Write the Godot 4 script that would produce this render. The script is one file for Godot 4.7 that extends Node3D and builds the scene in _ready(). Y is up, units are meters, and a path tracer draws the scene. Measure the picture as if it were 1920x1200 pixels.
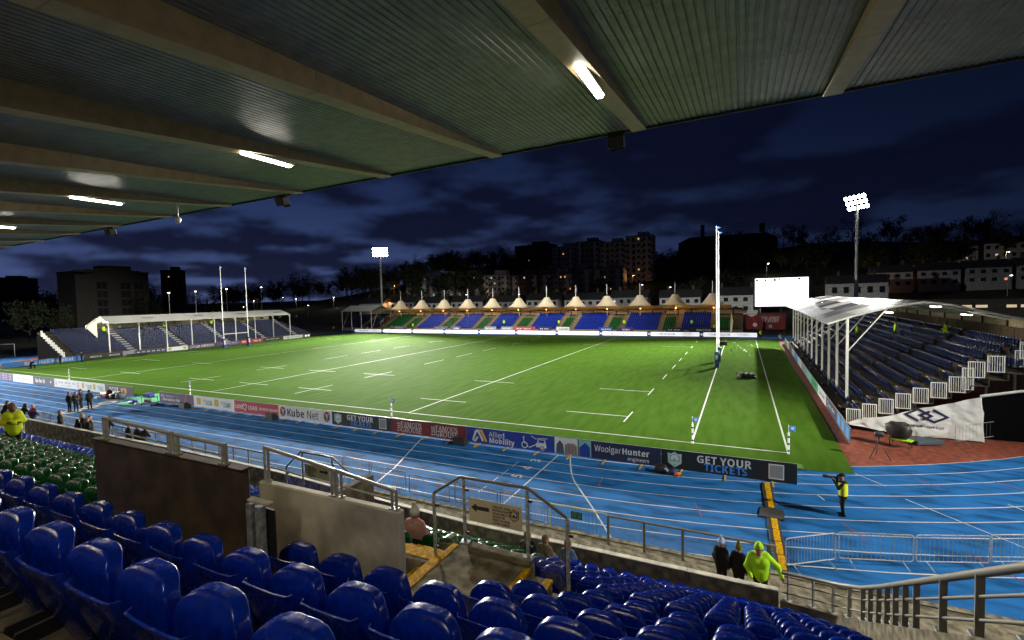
extends Node3D

# ---------------------------------------------------------------- helpers
class Geo:
	var v := PackedVector3Array()
	var n := PackedVector3Array()
	var uv := PackedVector2Array()
	var c := PackedColorArray()
	var ix := PackedInt32Array()
	var xf := Transform3D()
	var col := Color(1, 1, 1)
	func vert(p: Vector3, nn: Vector3, t := Vector2.ZERO) -> int:
		v.append(xf * p)
		n.append((xf.basis * nn).normalized())
		uv.append(t)
		c.append(col)
		return v.size() - 1
	func face(a: int, b: int, d: int) -> void:
		var g := (v[b] - v[a]).cross(v[d] - v[a])
		if g.dot(n[a] + n[b] + n[d]) > 0.0:
			ix.append_array(PackedInt32Array([a, d, b]))
		else:
			ix.append_array(PackedInt32Array([a, b, d]))
	func tri(a: Vector3, b: Vector3, d: Vector3, nn = null) -> void:
		var m: Vector3 = nn if nn != null else -(b - a).cross(d - a).normalized()
		face(vert(a, m), vert(b, m), vert(d, m))
	func quad(a: Vector3, b: Vector3, d: Vector3, e: Vector3, nn: Vector3, u0 := Vector2(0, 0), u1 := Vector2(1, 1)) -> void:
		var i := vert(a, nn, Vector2(u0.x, u1.y))
		var j := vert(b, nn, Vector2(u1.x, u1.y))
		var k := vert(d, nn, Vector2(u1.x, u0.y))
		var l := vert(e, nn, u0)
		face(i, j, k)
		face(i, k, l)
	func box(p: Vector3, s: Vector3, b := Basis()) -> void:
		var keep := xf
		xf = xf * Transform3D(b, p)
		var h := s / 2.0
		for ax in 3:
			for sg in [-1.0, 1.0]:
				var nn := Vector3.ZERO
				nn[ax] = sg
				var u := Vector3.ZERO
				var w := Vector3.ZERO
				u[(ax + 1) % 3] = h[(ax + 1) % 3]
				w[(ax + 2) % 3] = h[(ax + 2) % 3]
				var o := nn * h[ax]
				quad(o - u - w, o + u - w, o + u + w, o - u + w, nn)
		xf = keep
	# box with chamfered edges
	func cbox(p: Vector3, s: Vector3, r := 0.01, b := Basis()) -> void:
		var keep := xf
		xf = xf * Transform3D(b, p)
		var h := s / 2.0
		r = minf(r, minf(h.x, minf(h.y, h.z)) * 0.9)
		var g := h - Vector3(r, r, r)
		for ax in 3:
			var a1 := (ax + 1) % 3
			var a2 := (ax + 2) % 3
			for sg in [-1.0, 1.0]:
				var nn := Vector3.ZERO
				nn[ax] = sg
				var u := Vector3.ZERO
				var w := Vector3.ZERO
				u[a1] = g[a1]
				w[a2] = g[a2]
				var o := nn * h[ax]
				quad(o - u - w, o + u - w, o + u + w, o - u + w, nn)
			for s1 in [-1.0, 1.0]:
				for s2 in [-1.0, 1.0]:
					var p1 := Vector3.ZERO
					p1[a1] = s1 * h[a1]
					p1[a2] = s2 * g[a2]
					var p2 := Vector3.ZERO
					p2[a1] = s1 * g[a1]
					p2[a2] = s2 * h[a2]
					var e := Vector3.ZERO
					e[ax] = g[ax]
					var m := Vector3.ZERO
					m[a1] = s1
					m[a2] = s2
					quad(p1 - e, p1 + e, p2 + e, p2 - e, m.normalized())
		for sx in [-1.0, 1.0]:
			for sy in [-1.0, 1.0]:
				for sz in [-1.0, 1.0]:
					var q := Vector3(sx, sy, sz)
					tri(Vector3(sx * h.x, sy * g.y, sz * g.z), Vector3(sx * g.x, sy * h.y, sz * g.z), Vector3(sx * g.x, sy * g.y, sz * h.z), q.normalized())
		xf = keep
	# round bar along a list of points
	func tube(pts: Array, r: float, sides := 6, cap := true, r2 := -1.0) -> void:
		var rows := []
		var up := Vector3.UP
		var cnt := pts.size()
		for i in cnt:
			var p: Vector3 = pts[i]
			var pa: Vector3 = pts[maxi(i - 1, 0)]
			var pb: Vector3 = pts[mini(i + 1, cnt - 1)]
			var d := (pb - pa).normalized()
			var sx := d.cross(up)
			if sx.length() < 0.05:
				sx = d.cross(Vector3.RIGHT)
			sx = sx.normalized()
			var sy := sx.cross(d).normalized()
			var rr := r if r2 < 0.0 else lerpf(r, r2, float(i) / float(maxi(cnt - 1, 1)))
			var row := []
			for k in sides:
				var a := TAU * (k + 0.5) / sides
				var o := sx * cos(a) + sy * sin(a)
				row.append(vert(p + o * rr, o))
			rows.append(row)
			if cap and (i == 0 or i == cnt - 1):
				var m := -d if i == 0 else d
				var ctr := vert(p, m)
				var ring := []
				for k in sides:
					var a := TAU * (k + 0.5) / sides
					ring.append(vert(p + (sx * cos(a) + sy * sin(a)) * rr, m))
				for k in sides:
					face(ctr, ring[k], ring[(k + 1) % sides])
		for i in cnt - 1:
			for k in sides:
				var k2 := (k + 1) % sides
				face(rows[i][k], rows[i][k2], rows[i + 1][k2])
				face(rows[i][k], rows[i + 1][k2], rows[i + 1][k])
	# smooth grid of points: pts[i][j]
	func sheet(pts: Array, closed_j := false, flip := false) -> void:
		var ni := pts.size()
		var nj: int = pts[0].size()
		var ids := []
		for i in ni:
			var row := []
			for j in nj:
				var ja := (j - 1 + nj) % nj if closed_j else maxi(j - 1, 0)
				var jb := (j + 1) % nj if closed_j else mini(j + 1, nj - 1)
				var du: Vector3 = pts[mini(i + 1, ni - 1)][j] - pts[maxi(i - 1, 0)][j]
				var dv: Vector3 = pts[i][jb] - pts[i][ja]
				var m := du.cross(dv)
				m = m.normalized() if m.length() > 1e-9 else Vector3.UP
				row.append(vert(pts[i][j], -m if flip else m, Vector2(float(j) / maxi(nj - 1, 1), float(i) / maxi(ni - 1, 1))))
			ids.append(row)
		var jn := nj if closed_j else nj - 1
		for i in ni - 1:
			for j in jn:
				var j2 := (j + 1) % nj
				face(ids[i][j], ids[i][j2], ids[i + 1][j2])
				face(ids[i][j], ids[i + 1][j2], ids[i + 1][j])
	# flat polygon (in xy of the current frame) pushed along z
	func prism(poly: PackedVector2Array, z0: float, z1: float) -> void:
		var t := Geometry2D.triangulate_polygon(poly)
		for k in range(0, t.size(), 3):
			for e in [[z1, 1.0], [z0, -1.0]]:
				var m := Vector3(0, 0, e[1] * signf(z1 - z0))
				var ids := []
				for q in 3:
					var p := poly[t[k + q]]
					ids.append(vert(Vector3(p.x, p.y, e[0]), m))
				face(ids[0], ids[1], ids[2])
		var area := 0.0
		for i in poly.size():
			area += poly[i].cross(poly[(i + 1) % poly.size()])
		for i in poly.size():
			var a := poly[i]
			var b := poly[(i + 1) % poly.size()]
			var d := (b - a).normalized()
			var m2 := Vector2(d.y, -d.x) * signf(area)
			quad(Vector3(a.x, a.y, z0), Vector3(b.x, b.y, z0), Vector3(b.x, b.y, z1), Vector3(a.x, a.y, z1), Vector3(m2.x, m2.y, 0))
	func lathe(prof: Array, sides := 12, sector := TAU) -> void:
		var rows := []
		for p in prof:
			var row := []
			for k in sides:
				var a := sector * k / sides
				row.append(Vector3(cos(a) * p.x, p.y, sin(a) * p.x))
			rows.append(row)
		sheet(rows, true)
	func mesh() -> ArrayMesh:
		var arr := []
		arr.resize(Mesh.ARRAY_MAX)
		arr[Mesh.ARRAY_VERTEX] = v
		arr[Mesh.ARRAY_NORMAL] = n
		arr[Mesh.ARRAY_TEX_UV] = uv
		arr[Mesh.ARRAY_COLOR] = c
		arr[Mesh.ARRAY_INDEX] = ix
		var am := ArrayMesh.new()
		if ix.size():
			am.add_surface_from_arrays(Mesh.PRIMITIVE_TRIANGLES, arr)
		return am

var M := {}
var counts := {}
var rng := RandomNumberGenerator.new()

func V(x: float, y: float, z: float) -> Vector3:
	return Vector3(x, y, z)

func srgb(r: float, g: float, b: float) -> Color:
	return Color(r, g, b).linear_to_srgb()

# colour given as real-world linear base colour
func mat(key: String, r: float, g: float, b: float, rough := 0.7, metal := 0.0, spec := 0.5) -> StandardMaterial3D:
	var m := StandardMaterial3D.new()
	m.resource_name = key
	m.albedo_color = srgb(r, g, b)
	m.roughness = rough
	m.metallic = metal
	m.metallic_specular = spec
	M[key] = m
	return m

func noise_tex(freq: float, octaves: int, stops: Array, seed_ := 1, size := 512, type := FastNoiseLite.TYPE_SIMPLEX_SMOOTH) -> NoiseTexture2D:
	var f := FastNoiseLite.new()
	f.seed = seed_
	f.noise_type = type
	f.frequency = freq
	f.fractal_octaves = octaves
	var t := NoiseTexture2D.new()
	t.width = size
	t.height = size
	t.seamless = true
	t.noise = f
	var g := Gradient.new()
	var offs := PackedFloat32Array()
	var cols := PackedColorArray()
	for s in stops:
		offs.append(s[0])
		cols.append(s[1])
	g.offsets = offs
	g.colors = cols
	t.color_ramp = g
	return t

func grey(x: float) -> Color:
	return Color(x, x, x)

# gives a material a mottled world-mapped texture that multiplies its colour
func mottle(m: StandardMaterial3D, metres: float, lo: float, hi: float, seed_ := 1, freq := 0.012) -> StandardMaterial3D:
	m.albedo_texture = noise_tex(freq, 5, [[0.2, grey(lo)], [0.5, grey((lo + hi) / 2.0)], [0.8, grey(hi)]], seed_)
	m.uv1_triplanar = true
	m.uv1_world_triplanar = true
	m.uv1_scale = Vector3.ONE / metres
	return m

func glow(key: String, r: float, g: float, b: float, energy: float) -> StandardMaterial3D:
	var m := mat(key, 0.8, 0.8, 0.8, 0.5)
	m.emission_enabled = true
	m.emission = srgb(r, g, b)
	m.emission_energy_multiplier = energy
	return m

func numbered(called: String) -> String:
	if not counts.has(called):
		counts[called] = 0
		return called
	counts[called] += 1
	return "%s_%03d" % [called, counts[called]]

func tag(o: Node, label: String, category: String, group := "") -> void:
	o.set_meta("label", label)
	o.set_meta("category", category)
	if group:
		o.set_meta("group", group)

func thing(called: String, label: String, category: String, at := Vector3.ZERO, turn := 0.0, group := "") -> Node3D:
	var o := Node3D.new()
	o.name = numbered(called)
	add_child(o)
	o.position = at
	o.rotation.y = turn
	tag(o, label, category, group)
	return o

func part(parent: Node, called: String, mesh: Mesh, m: Material, at := Vector3.ZERO, label := "") -> MeshInstance3D:
	var o := MeshInstance3D.new()
	o.name = called if parent != self else numbered(called)
	o.mesh = mesh
	if m:
		o.material_override = m
	parent.add_child(o, true)
	o.position = at
	if label:
		o.set_meta("label", label)
	return o

func structure(called: String, mesh: Mesh, m: Material, at := Vector3.ZERO) -> MeshInstance3D:
	var o := part(self, called, mesh, m, at)
	o.set_meta("kind", "structure")
	return o

func pbox(parent: Node, called: String, p: Vector3, s: Vector3, m: Material, r := 0.0, b := Basis()) -> MeshInstance3D:
	var g := Geo.new()
	if r > 0.0:
		g.cbox(Vector3.ZERO, s, r)
	else:
		g.box(Vector3.ZERO, s)
	var o := part(parent, called, g.mesh(), m, p)
	o.basis = b
	return o

func ptube(parent: Node, called: String, pts: Array, r: float, m: Material, sides := 6) -> MeshInstance3D:
	var g := Geo.new()
	g.tube(pts, r, sides)
	return part(parent, called, g.mesh(), m)

func copy(o: Node3D, at: Vector3, turn := 0.0, label := "") -> Node3D:
	var c: Node3D = o.duplicate()
	c.name = numbered(String(o.name).rstrip("0123456789").trim_suffix("_") if String(o.name).contains("_0") else String(o.name))
	add_child(c)
	c.position = at
	c.rotation.y = turn
	if label:
		c.set_meta("label", label)
	return c

func font(kind := "Droid Sans", bold := false) -> Font:
	var key := kind + str(bold)
	if not M.has(key):
		var f := SystemFont.new()
		f.font_names = PackedStringArray([kind])
		f.font_weight = 700 if bold else 400
		M[key] = f
	return M[key]

# lettering of a given height and at most a given width, centred at p on a face looking along +z of the parent
func letters(parent: Node, text: String, p: Vector3, h: float, wmax: float, m: Material, bold := false, kind := "Droid Sans", left := false, b := Basis()) -> MeshInstance3D:
	var t := TextMesh.new()
	t.text = text
	t.font = font(kind, bold)
	t.font_size = 32
	t.pixel_size = h / 24.0
	t.depth = 0.004
	t.curve_step = 2.0
	t.horizontal_alignment = HORIZONTAL_ALIGNMENT_LEFT if left else HORIZONTAL_ALIGNMENT_CENTER
	var o := part(parent, "lettering", t, m, p)
	var w := t.get_aabb().size.x
	o.basis = b * Basis.from_scale(Vector3(minf(1.0, wmax / maxf(w, 0.001)), 1, 1))
	return o

# ---------------------------------------------------------------- sky
func sky_image() -> ImageTexture:
	var w := 1536
	var h := 768
	var im := Image.create(w, h, false, Image.FORMAT_RGBF)
	var f1 := FastNoiseLite.new()
	f1.seed = 11
	f1.noise_type = FastNoiseLite.TYPE_SIMPLEX_SMOOTH
	f1.frequency = 0.46
	f1.fractal_octaves = 6
	f1.fractal_gain = 0.55
	var f2 := FastNoiseLite.new()
	f2.seed = 5
	f2.noise_type = FastNoiseLite.TYPE_SIMPLEX_SMOOTH
	f2.frequency = 0.11
	f2.fractal_octaves = 3
	for y in h:
		var el := (0.5 - (y + 0.5) / h) * PI
		if el < -0.02:
			im.fill_rect(Rect2i(0, y, w, h - y), Color(0.004, 0.005, 0.012))
			break
		var se := sin(maxf(el, 0.0))
		var ce := cos(el)
		var k := 1.0 / (se + 0.09)
		var lowness := pow(1.0 - se, 4.0)
		for x in w:
			var az := (x + 0.5) / w * TAU
			var dx := sin(az) * ce
			var dz := -cos(az) * ce
			# the last light of dusk lies towards -x, behind the goal end
			var west := clampf(0.5 - 0.5 * (dx * 0.93 + dz * 0.36), 0.0, 1.0)
			west = pow(west, 3.2)
			var b := 0.17 + 0.83 * west
			var clear := Color(0.004, 0.0075, 0.034).lerp(Color(0.034, 0.068, 0.205), lowness) * b
			var warm := lowness * lowness * lowness * west
			clear += Color(0.05, 0.045, 0.05) * warm
			var q := f1.get_noise_3d(dx * k * 1.3 + 4.0, dz * k * 1.3, 3.0) * 0.5 + 0.5
			var q2 := f2.get_noise_3d(dx * k, dz * k, 9.0) * 0.5 + 0.5
			var cover := smoothstep(0.40, 0.56, q * 0.9 + q2 * 0.16 - 0.01)
			var cloud := Color(0.0030, 0.0040, 0.0150) * (0.5 + 0.9 * q) * (0.6 + 0.7 * b) + Color(0.006, 0.006, 0.012) * warm
			im.set_pixel(x, y, clear.lerp(cloud, cover * 0.93))
	return ImageTexture.create_from_image(im)

func _ready() -> void:
	rng.seed = 7
	# camera
	var cam := Camera3D.new()
	cam.name = "camera"
	add_child(cam)
	cam.transform = Transform3D(Basis(V(0.898933, -0.024171, -0.437418), V(0.001235, 0.998613, -0.052644), V(0.438084, 0.046783, 0.897716)), V(2.8209, 9.2816, 30.9054))
	cam.fov = 68.273
	cam.near = 0.05
	cam.far = 3000.0
	cam.current = true
	# dusk sky; the sun is below the horizon, so the lamps below give the light
	var we := WorldEnvironment.new()
	we.name = "environment"
	var env := Environment.new()
	env.background_mode = Environment.BG_SKY
	env.sky = Sky.new()
	var psm := PanoramaSkyMaterial.new()
	psm.panorama = sky_image()
	env.sky.sky_material = psm
	env.background_energy_multiplier = 1.0
	env.tonemap_mode = Environment.TONE_MAPPER_LINEAR
	env.tonemap_exposure = 1.0
	env.sdfgi_enabled = true
	env.ssao_enabled = true
	env.ssil_enabled = true
	we.environment = env
	add_child(we)
	materials()
	floodlights()
	grounds()
	main_roof()
	main_terrace()
	main_seats()
	main_details()
	near_boards()
	far_stand()
	right_stand()
	left_stand()
	trackside()
	pitch_items()
	people()
	hillside()

func materials() -> void:
	mottle(mat("concrete", 0.25, 0.22, 0.155, 0.95, 0.0, 0.2), 2.2, 0.62, 1.0, 3)
	mottle(mat("concrete_dark", 0.25, 0.22, 0.155, 0.95, 0.0, 0.2), 2.5, 0.65, 1.0, 4)
	mottle(mat("painted_shade_panel", 0.075, 0.047, 0.025, 0.85), 2.5, 0.7, 1.0, 5)  # shade on the parapet, put into its base colour
	mottle(mat("concrete_pale", 0.64, 0.61, 0.48, 0.8), 2.2, 0.76, 1.0, 8, 0.006)
	mottle(mat("terrace", 0.13, 0.10, 0.065, 0.9), 1.8, 0.6, 1.0, 6)
	mottle(mat("galvanised", 0.44, 0.46, 0.46, 0.45, 0.15), 0.5, 0.7, 1.0, 9)
	mat("steel_grey", 0.16, 0.15, 0.125, 0.45, 0.35)
	mat("galv_rail", 0.32, 0.31, 0.27, 0.45, 0.2)
	mat("steel_rail", 0.20, 0.19, 0.165, 0.5, 0.3)
	mat("hi_vest", 0.60, 0.66, 0.02, 0.6)
	mat("white_steel", 0.68, 0.68, 0.64, 0.45)
	mat("black", 0.012, 0.012, 0.013, 0.6)
	mat("black_cloth", 0.005, 0.005, 0.006, 1.0, 0.0, 0.05)
	mat("white_paint", 0.72, 0.72, 0.70, 0.7)
	mat("line_white", 0.42, 0.45, 0.38, 0.8)
	mat("lane_white", 0.40, 0.42, 0.42, 0.7)
	mat("red_mark", 0.22, 0.03, 0.04, 0.8)
	mottle(mat("yellow_paint", 0.66, 0.36, 0.006, 0.85, 0.0, 0.2), 0.7, 0.7, 1.0, 12)
	mat("yellow_wood", 0.30, 0.20, 0.04, 0.7)
	mat("seat_blue", 0.001, 0.020, 0.29, 0.20, 0.0, 0.36)
	mat("seat_green", 0.001, 0.075, 0.014, 0.26, 0.0, 0.36)
	for c in ["seat_blue", "seat_green"]:
		var sm: StandardMaterial3D = M[c]
		mottle(sm, 0.9, 0.78, 1.0, 14, 0.02)
		sm.roughness = 1.0
		sm.roughness_texture = noise_tex(0.03, 4, [[0.25, grey(0.17)], [0.6, grey(0.24)], [0.85, grey(0.42)]], 13)
		sm.roughness_texture_channel = BaseMaterial3D.TEXTURE_CHANNEL_RED
	mat("seat_navy", 0.012, 0.024, 0.085, 0.25)
	var s := mat("sheet_paint", 0.20, 0.21, 0.175, 0.38)
	s.metallic_specular = 0.6
	mottle(s, 3.0, 0.80, 1.0, 15)
	mottle(mat("beam_paint", 0.50, 0.38, 0.21, 0.5), 2.0, 0.92, 1.0, 16)
	mat("trim_dark", 0.02, 0.022, 0.02, 0.5)
	var gl := mat("glass", 0.25, 0.30, 0.30, 0.04)
	gl.transparency = BaseMaterial3D.TRANSPARENCY_ALPHA
	gl.albedo_color.a = 0.05
	var t := mat("grass", 0.058, 0.122, 0.015, 0.9)
	t.metallic_specular = 0.05
	t.albedo_texture = noise_tex(0.010, 5, [[0.15, Color(0.86, 0.89, 0.80)], [0.5, Color(0.93, 0.95, 0.91)], [0.85, Color(1, 1, 1)]], 21, 1024)
	t.uv1_triplanar = true
	t.uv1_world_triplanar = true
	t.uv1_scale = V(1.0 / 9.0, 0.1, 1.0 / 46.0)
	t.detail_enabled = true
	t.detail_albedo = noise_tex(0.16, 3, [[0.2, grey(0.88)], [0.8, grey(1.0)]], 22, 1024)
	t.detail_blend_mode = BaseMaterial3D.BLEND_MODE_MUL
	t.detail_uv_layer = BaseMaterial3D.DETAIL_UV_2
	t.uv2_triplanar = true
	t.uv2_world_triplanar = true
	t.uv2_scale = Vector3.ONE / 9.0
	var k := mat("track", 0.023, 0.155, 0.43, 0.9, 0.0, 0.15)
	k.albedo_texture = noise_tex(0.012, 5, [[0.2, grey(0.74)], [0.45, grey(0.92)], [0.8, grey(1.0)]], 31, 512)
	k.uv1_triplanar = true
	k.uv1_world_triplanar = true
	k.uv1_scale = V(1.0 / 14.0, 0.1, 1.0 / 5.0)
	k.detail_enabled = true
	k.detail_albedo = noise_tex(0.25, 2, [[0.25, grey(0.80)], [0.75, grey(1.0)]], 32, 512)
	k.detail_blend_mode = BaseMaterial3D.BLEND_MODE_MUL
	k.detail_uv_layer = BaseMaterial3D.DETAIL_UV_2
	k.uv2_triplanar = true
	k.uv2_world_triplanar = true
	k.uv2_scale = Vector3.ONE / 2.5
	mottle(mat("red_run", 0.24, 0.045, 0.016, 0.85), 3.0, 0.7, 1.0, 41)
	mottle(mat("tarmac", 0.045, 0.042, 0.036, 0.9), 3.0, 0.7, 1.0, 42)
	mottle(mat("field_dark", 0.03, 0.045, 0.018, 0.95), 14.0, 0.5, 1.0, 43)
	mat("glass_dark", 0.02, 0.022, 0.028, 0.12)

# ---------------------------------------------------------------- floodlight masts
func floodlights() -> void:
	mottle(mat("mast_grey", 0.55, 0.56, 0.55, 0.5, 0.0), 2.0, 0.8, 1.0, 51)
	glow("lamp_glass", 1.0, 1.0, 0.96, 40.0)
	var where := "tall floodlight mast %s"
	mast(V(-108, 0, -95), 26.0, [[V(-74, 0, -36), 27.0, 27000.0], [V(-46, 0, -32), 17.0, 33000.0]], where % "behind the far corner, next to the row of tent roofs")
	mast(V(25, 0, -93.5), 28.0, [[V(-10, 0, -36), 25.0, 18000.0], [V(-34, 0, -28), 18.0, 18000.0], [V(-104, 1, -38), 12.0, 12000.0]], where % "behind the arched-roof stand")
	mast(V(45, 0, 13.8), 28.0, [[V(-26, 0, -20), 18.0, 9000.0], [V(4, 0, 4), 27.0, 4000.0], [V(-48, 2, -80), 15.0, 20000.0], [V(-104, 1, -22), 10.0, 15000.0]], where % "at the bend of the track")
	mast(V(-150, 0, 30.0), 28.0, [[V(-86, 0, -18), 24.0, 20000.0], [V(-66, 0, 2), 13.0, 30000.0], [V(-66, 2, -82), 13.0, 20000.0]], where % "beyond the small stand end of the main stand")

func mast(at: Vector3, top: float, aims: Array, label: String) -> void:
	var t := thing("floodlight_mast", label, "floodlight", at, 0.0, "floodlight masts")
	var g := Geo.new()
	g.tube([V(0, 0, 0), V(0, top * 0.5, 0), V(0, top, 0)], 0.42, 12, true, 0.24)
	part(t, "pole", g.mesh(), M.mast_grey)
	pbox(t, "base_plate", V(0, 0.05, 0), V(1.0, 0.1, 1.0), M.mast_grey, 0.02)
	var mid := Vector3.ZERO
	for a in aims:
		mid += a[0] / aims.size()
	var d: Vector3 = V(mid.x, 0, mid.z) - V(at.x, 0, at.z)
	var yaw := atan2(-d.x, -d.z)
	var b := Basis(Vector3.UP, yaw) * Basis(Vector3.RIGHT, -0.42)
	var frame := Geo.new()
	for r in 3:
		frame.box(V(0, -1.15 + r * 1.15, 0.1), V(5.0, 0.1, 0.1))
	for s in [-1.0, 1.0]:
		frame.box(V(s * 1.2, 0, 0.17), V(0.1, 2.7, 0.1))
	var fr := part(t, "head_frame", frame.mesh(), M.mast_grey, V(0, top, 0))
	fr.basis = b
	var hg := Geo.new()
	hg.lathe([Vector2(0.001, -0.3), Vector2(0.18, -0.28), Vector2(0.42, 0.0), Vector2(0.45, 0.07)], 12)
	var housing := hg.mesh()
	var lg := Geo.new()
	lg.lathe([Vector2(0.44, 0.06), Vector2(0.3, 0.09), Vector2(0.001, 0.1)], 12)
	var lens := lg.mesh()
	for r in 3:
		for k in 5:
			var p: Vector3 = b * V(-2.04 + k * 1.02, -1.15 + r * 1.15, -0.12)
			var h := part(t, "lamp", housing, M.mast_grey, V(0, top, 0) + p)
			h.basis = b * Basis(Vector3.RIGHT, -PI / 2)
			part(h, "lens", lens, M.lamp_glass)
	for k in aims.size():
		var l := SpotLight3D.new()
		l.name = "beam"
		t.add_child(l, true)
		l.position = V(0, top, 0) + b * V(-1.0 + 0.7 * k, 0, -0.6)
		l.look_at(aims[k][0], Vector3.UP)
		l.spot_angle = aims[k][1]
		l.spot_angle_attenuation = 1.0
		l.light_energy = aims[k][2]
		l.light_color = Color(1.0, 0.985, 0.94)
		l.light_size = 1.0
		l.spot_range = 400.0
		l.spot_attenuation = 2.0
		l.shadow_enabled = true

# ---------------------------------------------------------------- ground, track, pitch
const PL := 97.02
const PW := 70.99

func ring_points(r: float, step := 0.06) -> Array:
	# outline of the running track at a distance r from the bends' centres, anticlockwise seen from above
	var out := []
	var n := int(ceil(PI / 2 / step))
	for q in [[-6.0, -32.0, 0.0], [-6.0, -39.0, 1.0], [-91.0, -39.0, 2.0], [-91.0, -32.0, 3.0]]:
		for i in n + 1:
			var a: float = (q[2] + float(i) / n) * PI / 2
			out.append(V(q[0] + sin(a) * r, 0, q[1] + cos(a) * r))
	return out

func band(g: Geo, r0: float, r1: float, y: float, i0 := 0, i1 := -1) -> void:
	var a := ring_points(r0)
	var b := ring_points(r1)
	var n := a.size()
	if i1 < 0:
		i1 = n
	for i in range(i0, i1):
		var j := (i + 1) % n
		g.quad(a[i] + V(0, y, 0), a[j] + V(0, y, 0), b[j] + V(0, y, 0), b[i] + V(0, y, 0), Vector3.UP)

func flat(g: Geo, x0: float, x1: float, z0: float, z1: float, y: float) -> void:
	g.quad(V(x0, y, z0), V(x1, y, z0), V(x1, y, z1), V(x0, y, z1), Vector3.UP)

func strip(g: Geo, a: Vector3, b: Vector3, w: float, y: float) -> void:
	var d := (b - a).normalized()
	var s := V(-d.z, 0, d.x) * w / 2
	var o := V(0, y, 0)
	g.quad(a - s + o, b - s + o, b + s + o, a + s + o, Vector3.UP)

func grounds() -> void:
	var g := Geo.new()
	flat(g, -1600, 1600, -128, 600, -0.06)
	structure("ground", g.mesh(), M.field_dark)
	g = Geo.new()
	flat(g, -150, 70, -127.9, -60, -0.052)
	structure("path", g.mesh(), M.tarmac)
	# red run-up areas inside both bends
	g = Geo.new()
	var pts := ring_points(36.0)
	var ctr := V(-48, -0.03, -35.5)
	for i in pts.size():
		g.tri(ctr, pts[i] + V(0, -0.03, 0), pts[(i + 1) % pts.size()] + V(0, -0.03, 0), Vector3.UP)
	structure("run_up_ground", g.mesh(), M.red_run)
	g = Geo.new()
	band(g, 36.0, 46.0, -0.024)
	band(g, 46.0, 54.0, -0.028, 0, 27)
	var tr := structure("running_track_ground", g.mesh(), M.track)
	for k in 9:
		var r := 36.0 + 1.243 * k
		var lg := Geo.new()
		band(lg, r - 0.032, r + 0.032, -0.019)
		part(tr, "lane_line", lg.mesh(), M.lane_white)
	track_marks(tr)
	# pitch
	g = Geo.new()
	var edge := [V(-107, 0, 4.2), V(-40, 0, 4.2), V(4.6, 0, 3.9), V(5.4, 0, 2.75), V(7.92, 0, 2.35), V(8.0, 0, -0.6), V(8.35, 0, -30), V(9.0, 0, -74.6), V(-107, 0, -74.6)]
	# the near fringe and the rest as one sheet, cut into strips so that the sheet is not one huge face
	var xs := [-107.0, -90.0, -70.0, -50.0, -30.0, -10.0, 4.6]
	for i in xs.size() - 1:
		flat(g, xs[i], xs[i + 1], -74.6, 3.95, 0.0)
	g.quad(edge[2] + V(0, 0, 0.05), edge[3], V(5.4, 0, -74.6), V(4.6, 0, -74.6), Vector3.UP)
	g.quad(edge[3], edge[4], edge[5], V(5.4, 0, -0.6), Vector3.UP)
	g.quad(V(5.4, 0, -0.6), edge[5], edge[6], V(5.4, 0, -30), Vector3.UP)
	g.quad(V(5.4, 0, -30), edge[6], edge[7], V(5.4, 0, -74.6), Vector3.UP)
	var pi_ := structure("pitch_ground", g.mesh(), M.grass)
	var y := 0.005
	var lines := []
	lines.append([V(-PL - 5.2, 0, 0), V(5.2, 0, 0)])
	lines.append([V(-PL - 5.2, 0, -PW), V(5.2, 0, -PW)])
	for x in [5.2, 0.0, -22.0, -PL / 2, -PL + 22.0, -PL, -PL - 5.2]:
		lines.append([V(x, 0, 0), V(x, 0, -PW)])
	for l in lines:
		var lg := Geo.new()
		strip(lg, l[0], l[1], 0.11, y)
		part(pi_, "pitch_line", lg.mesh(), M.line_white)
	var dashes := []
	for side in [0, 1]:
		for off in [5.0, 15.0]:
			var z: float = -off if side == 0 else -PW + off
			for x in [-22.0, -PL / 2 + 10, -PL / 2, -PL / 2 - 10, -PL + 22]:
				dashes.append([V(x - 2.5, 0, z), V(x + 2.5, 0, z)])
			dashes.append([V(-10, 0, z), V(-5, 0, z)])
			dashes.append([V(-PL + 5, 0, z), V(-PL + 10, 0, z)])
	for x in [-PL / 2 + 10, -PL / 2 - 10]:
		for z in [-5.0, -15.0, -27.0, -35.5, -44.0, -56.0, -66.0]:
			dashes.append([V(x, 0, z + 2.5), V(x, 0, z - 2.5)])
	for x in [-5.0, -PL + 5]:
		for z in [-5.0, -15.0, -24.0, -32.0, -39.0, -47.0, -56.0, -66.0]:
			dashes.append([V(x, 0, z + 1.6), V(x, 0, z - 1.6)])
	for l in dashes:
		var lg := Geo.new()
		strip(lg, l[0], l[1], 0.10, y + 0.004)
		part(pi_, "pitch_line", lg.mesh(), M.line_white)

func ground_text(parent: Node, text: String, p: Vector3, h: float, turn: float, m: Material) -> void:
	var o := letters(parent, text, p, h, 99.0, m, true)
	o.basis = Basis(Vector3.UP, turn) * Basis(Vector3.RIGHT, -PI / 2)

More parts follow.
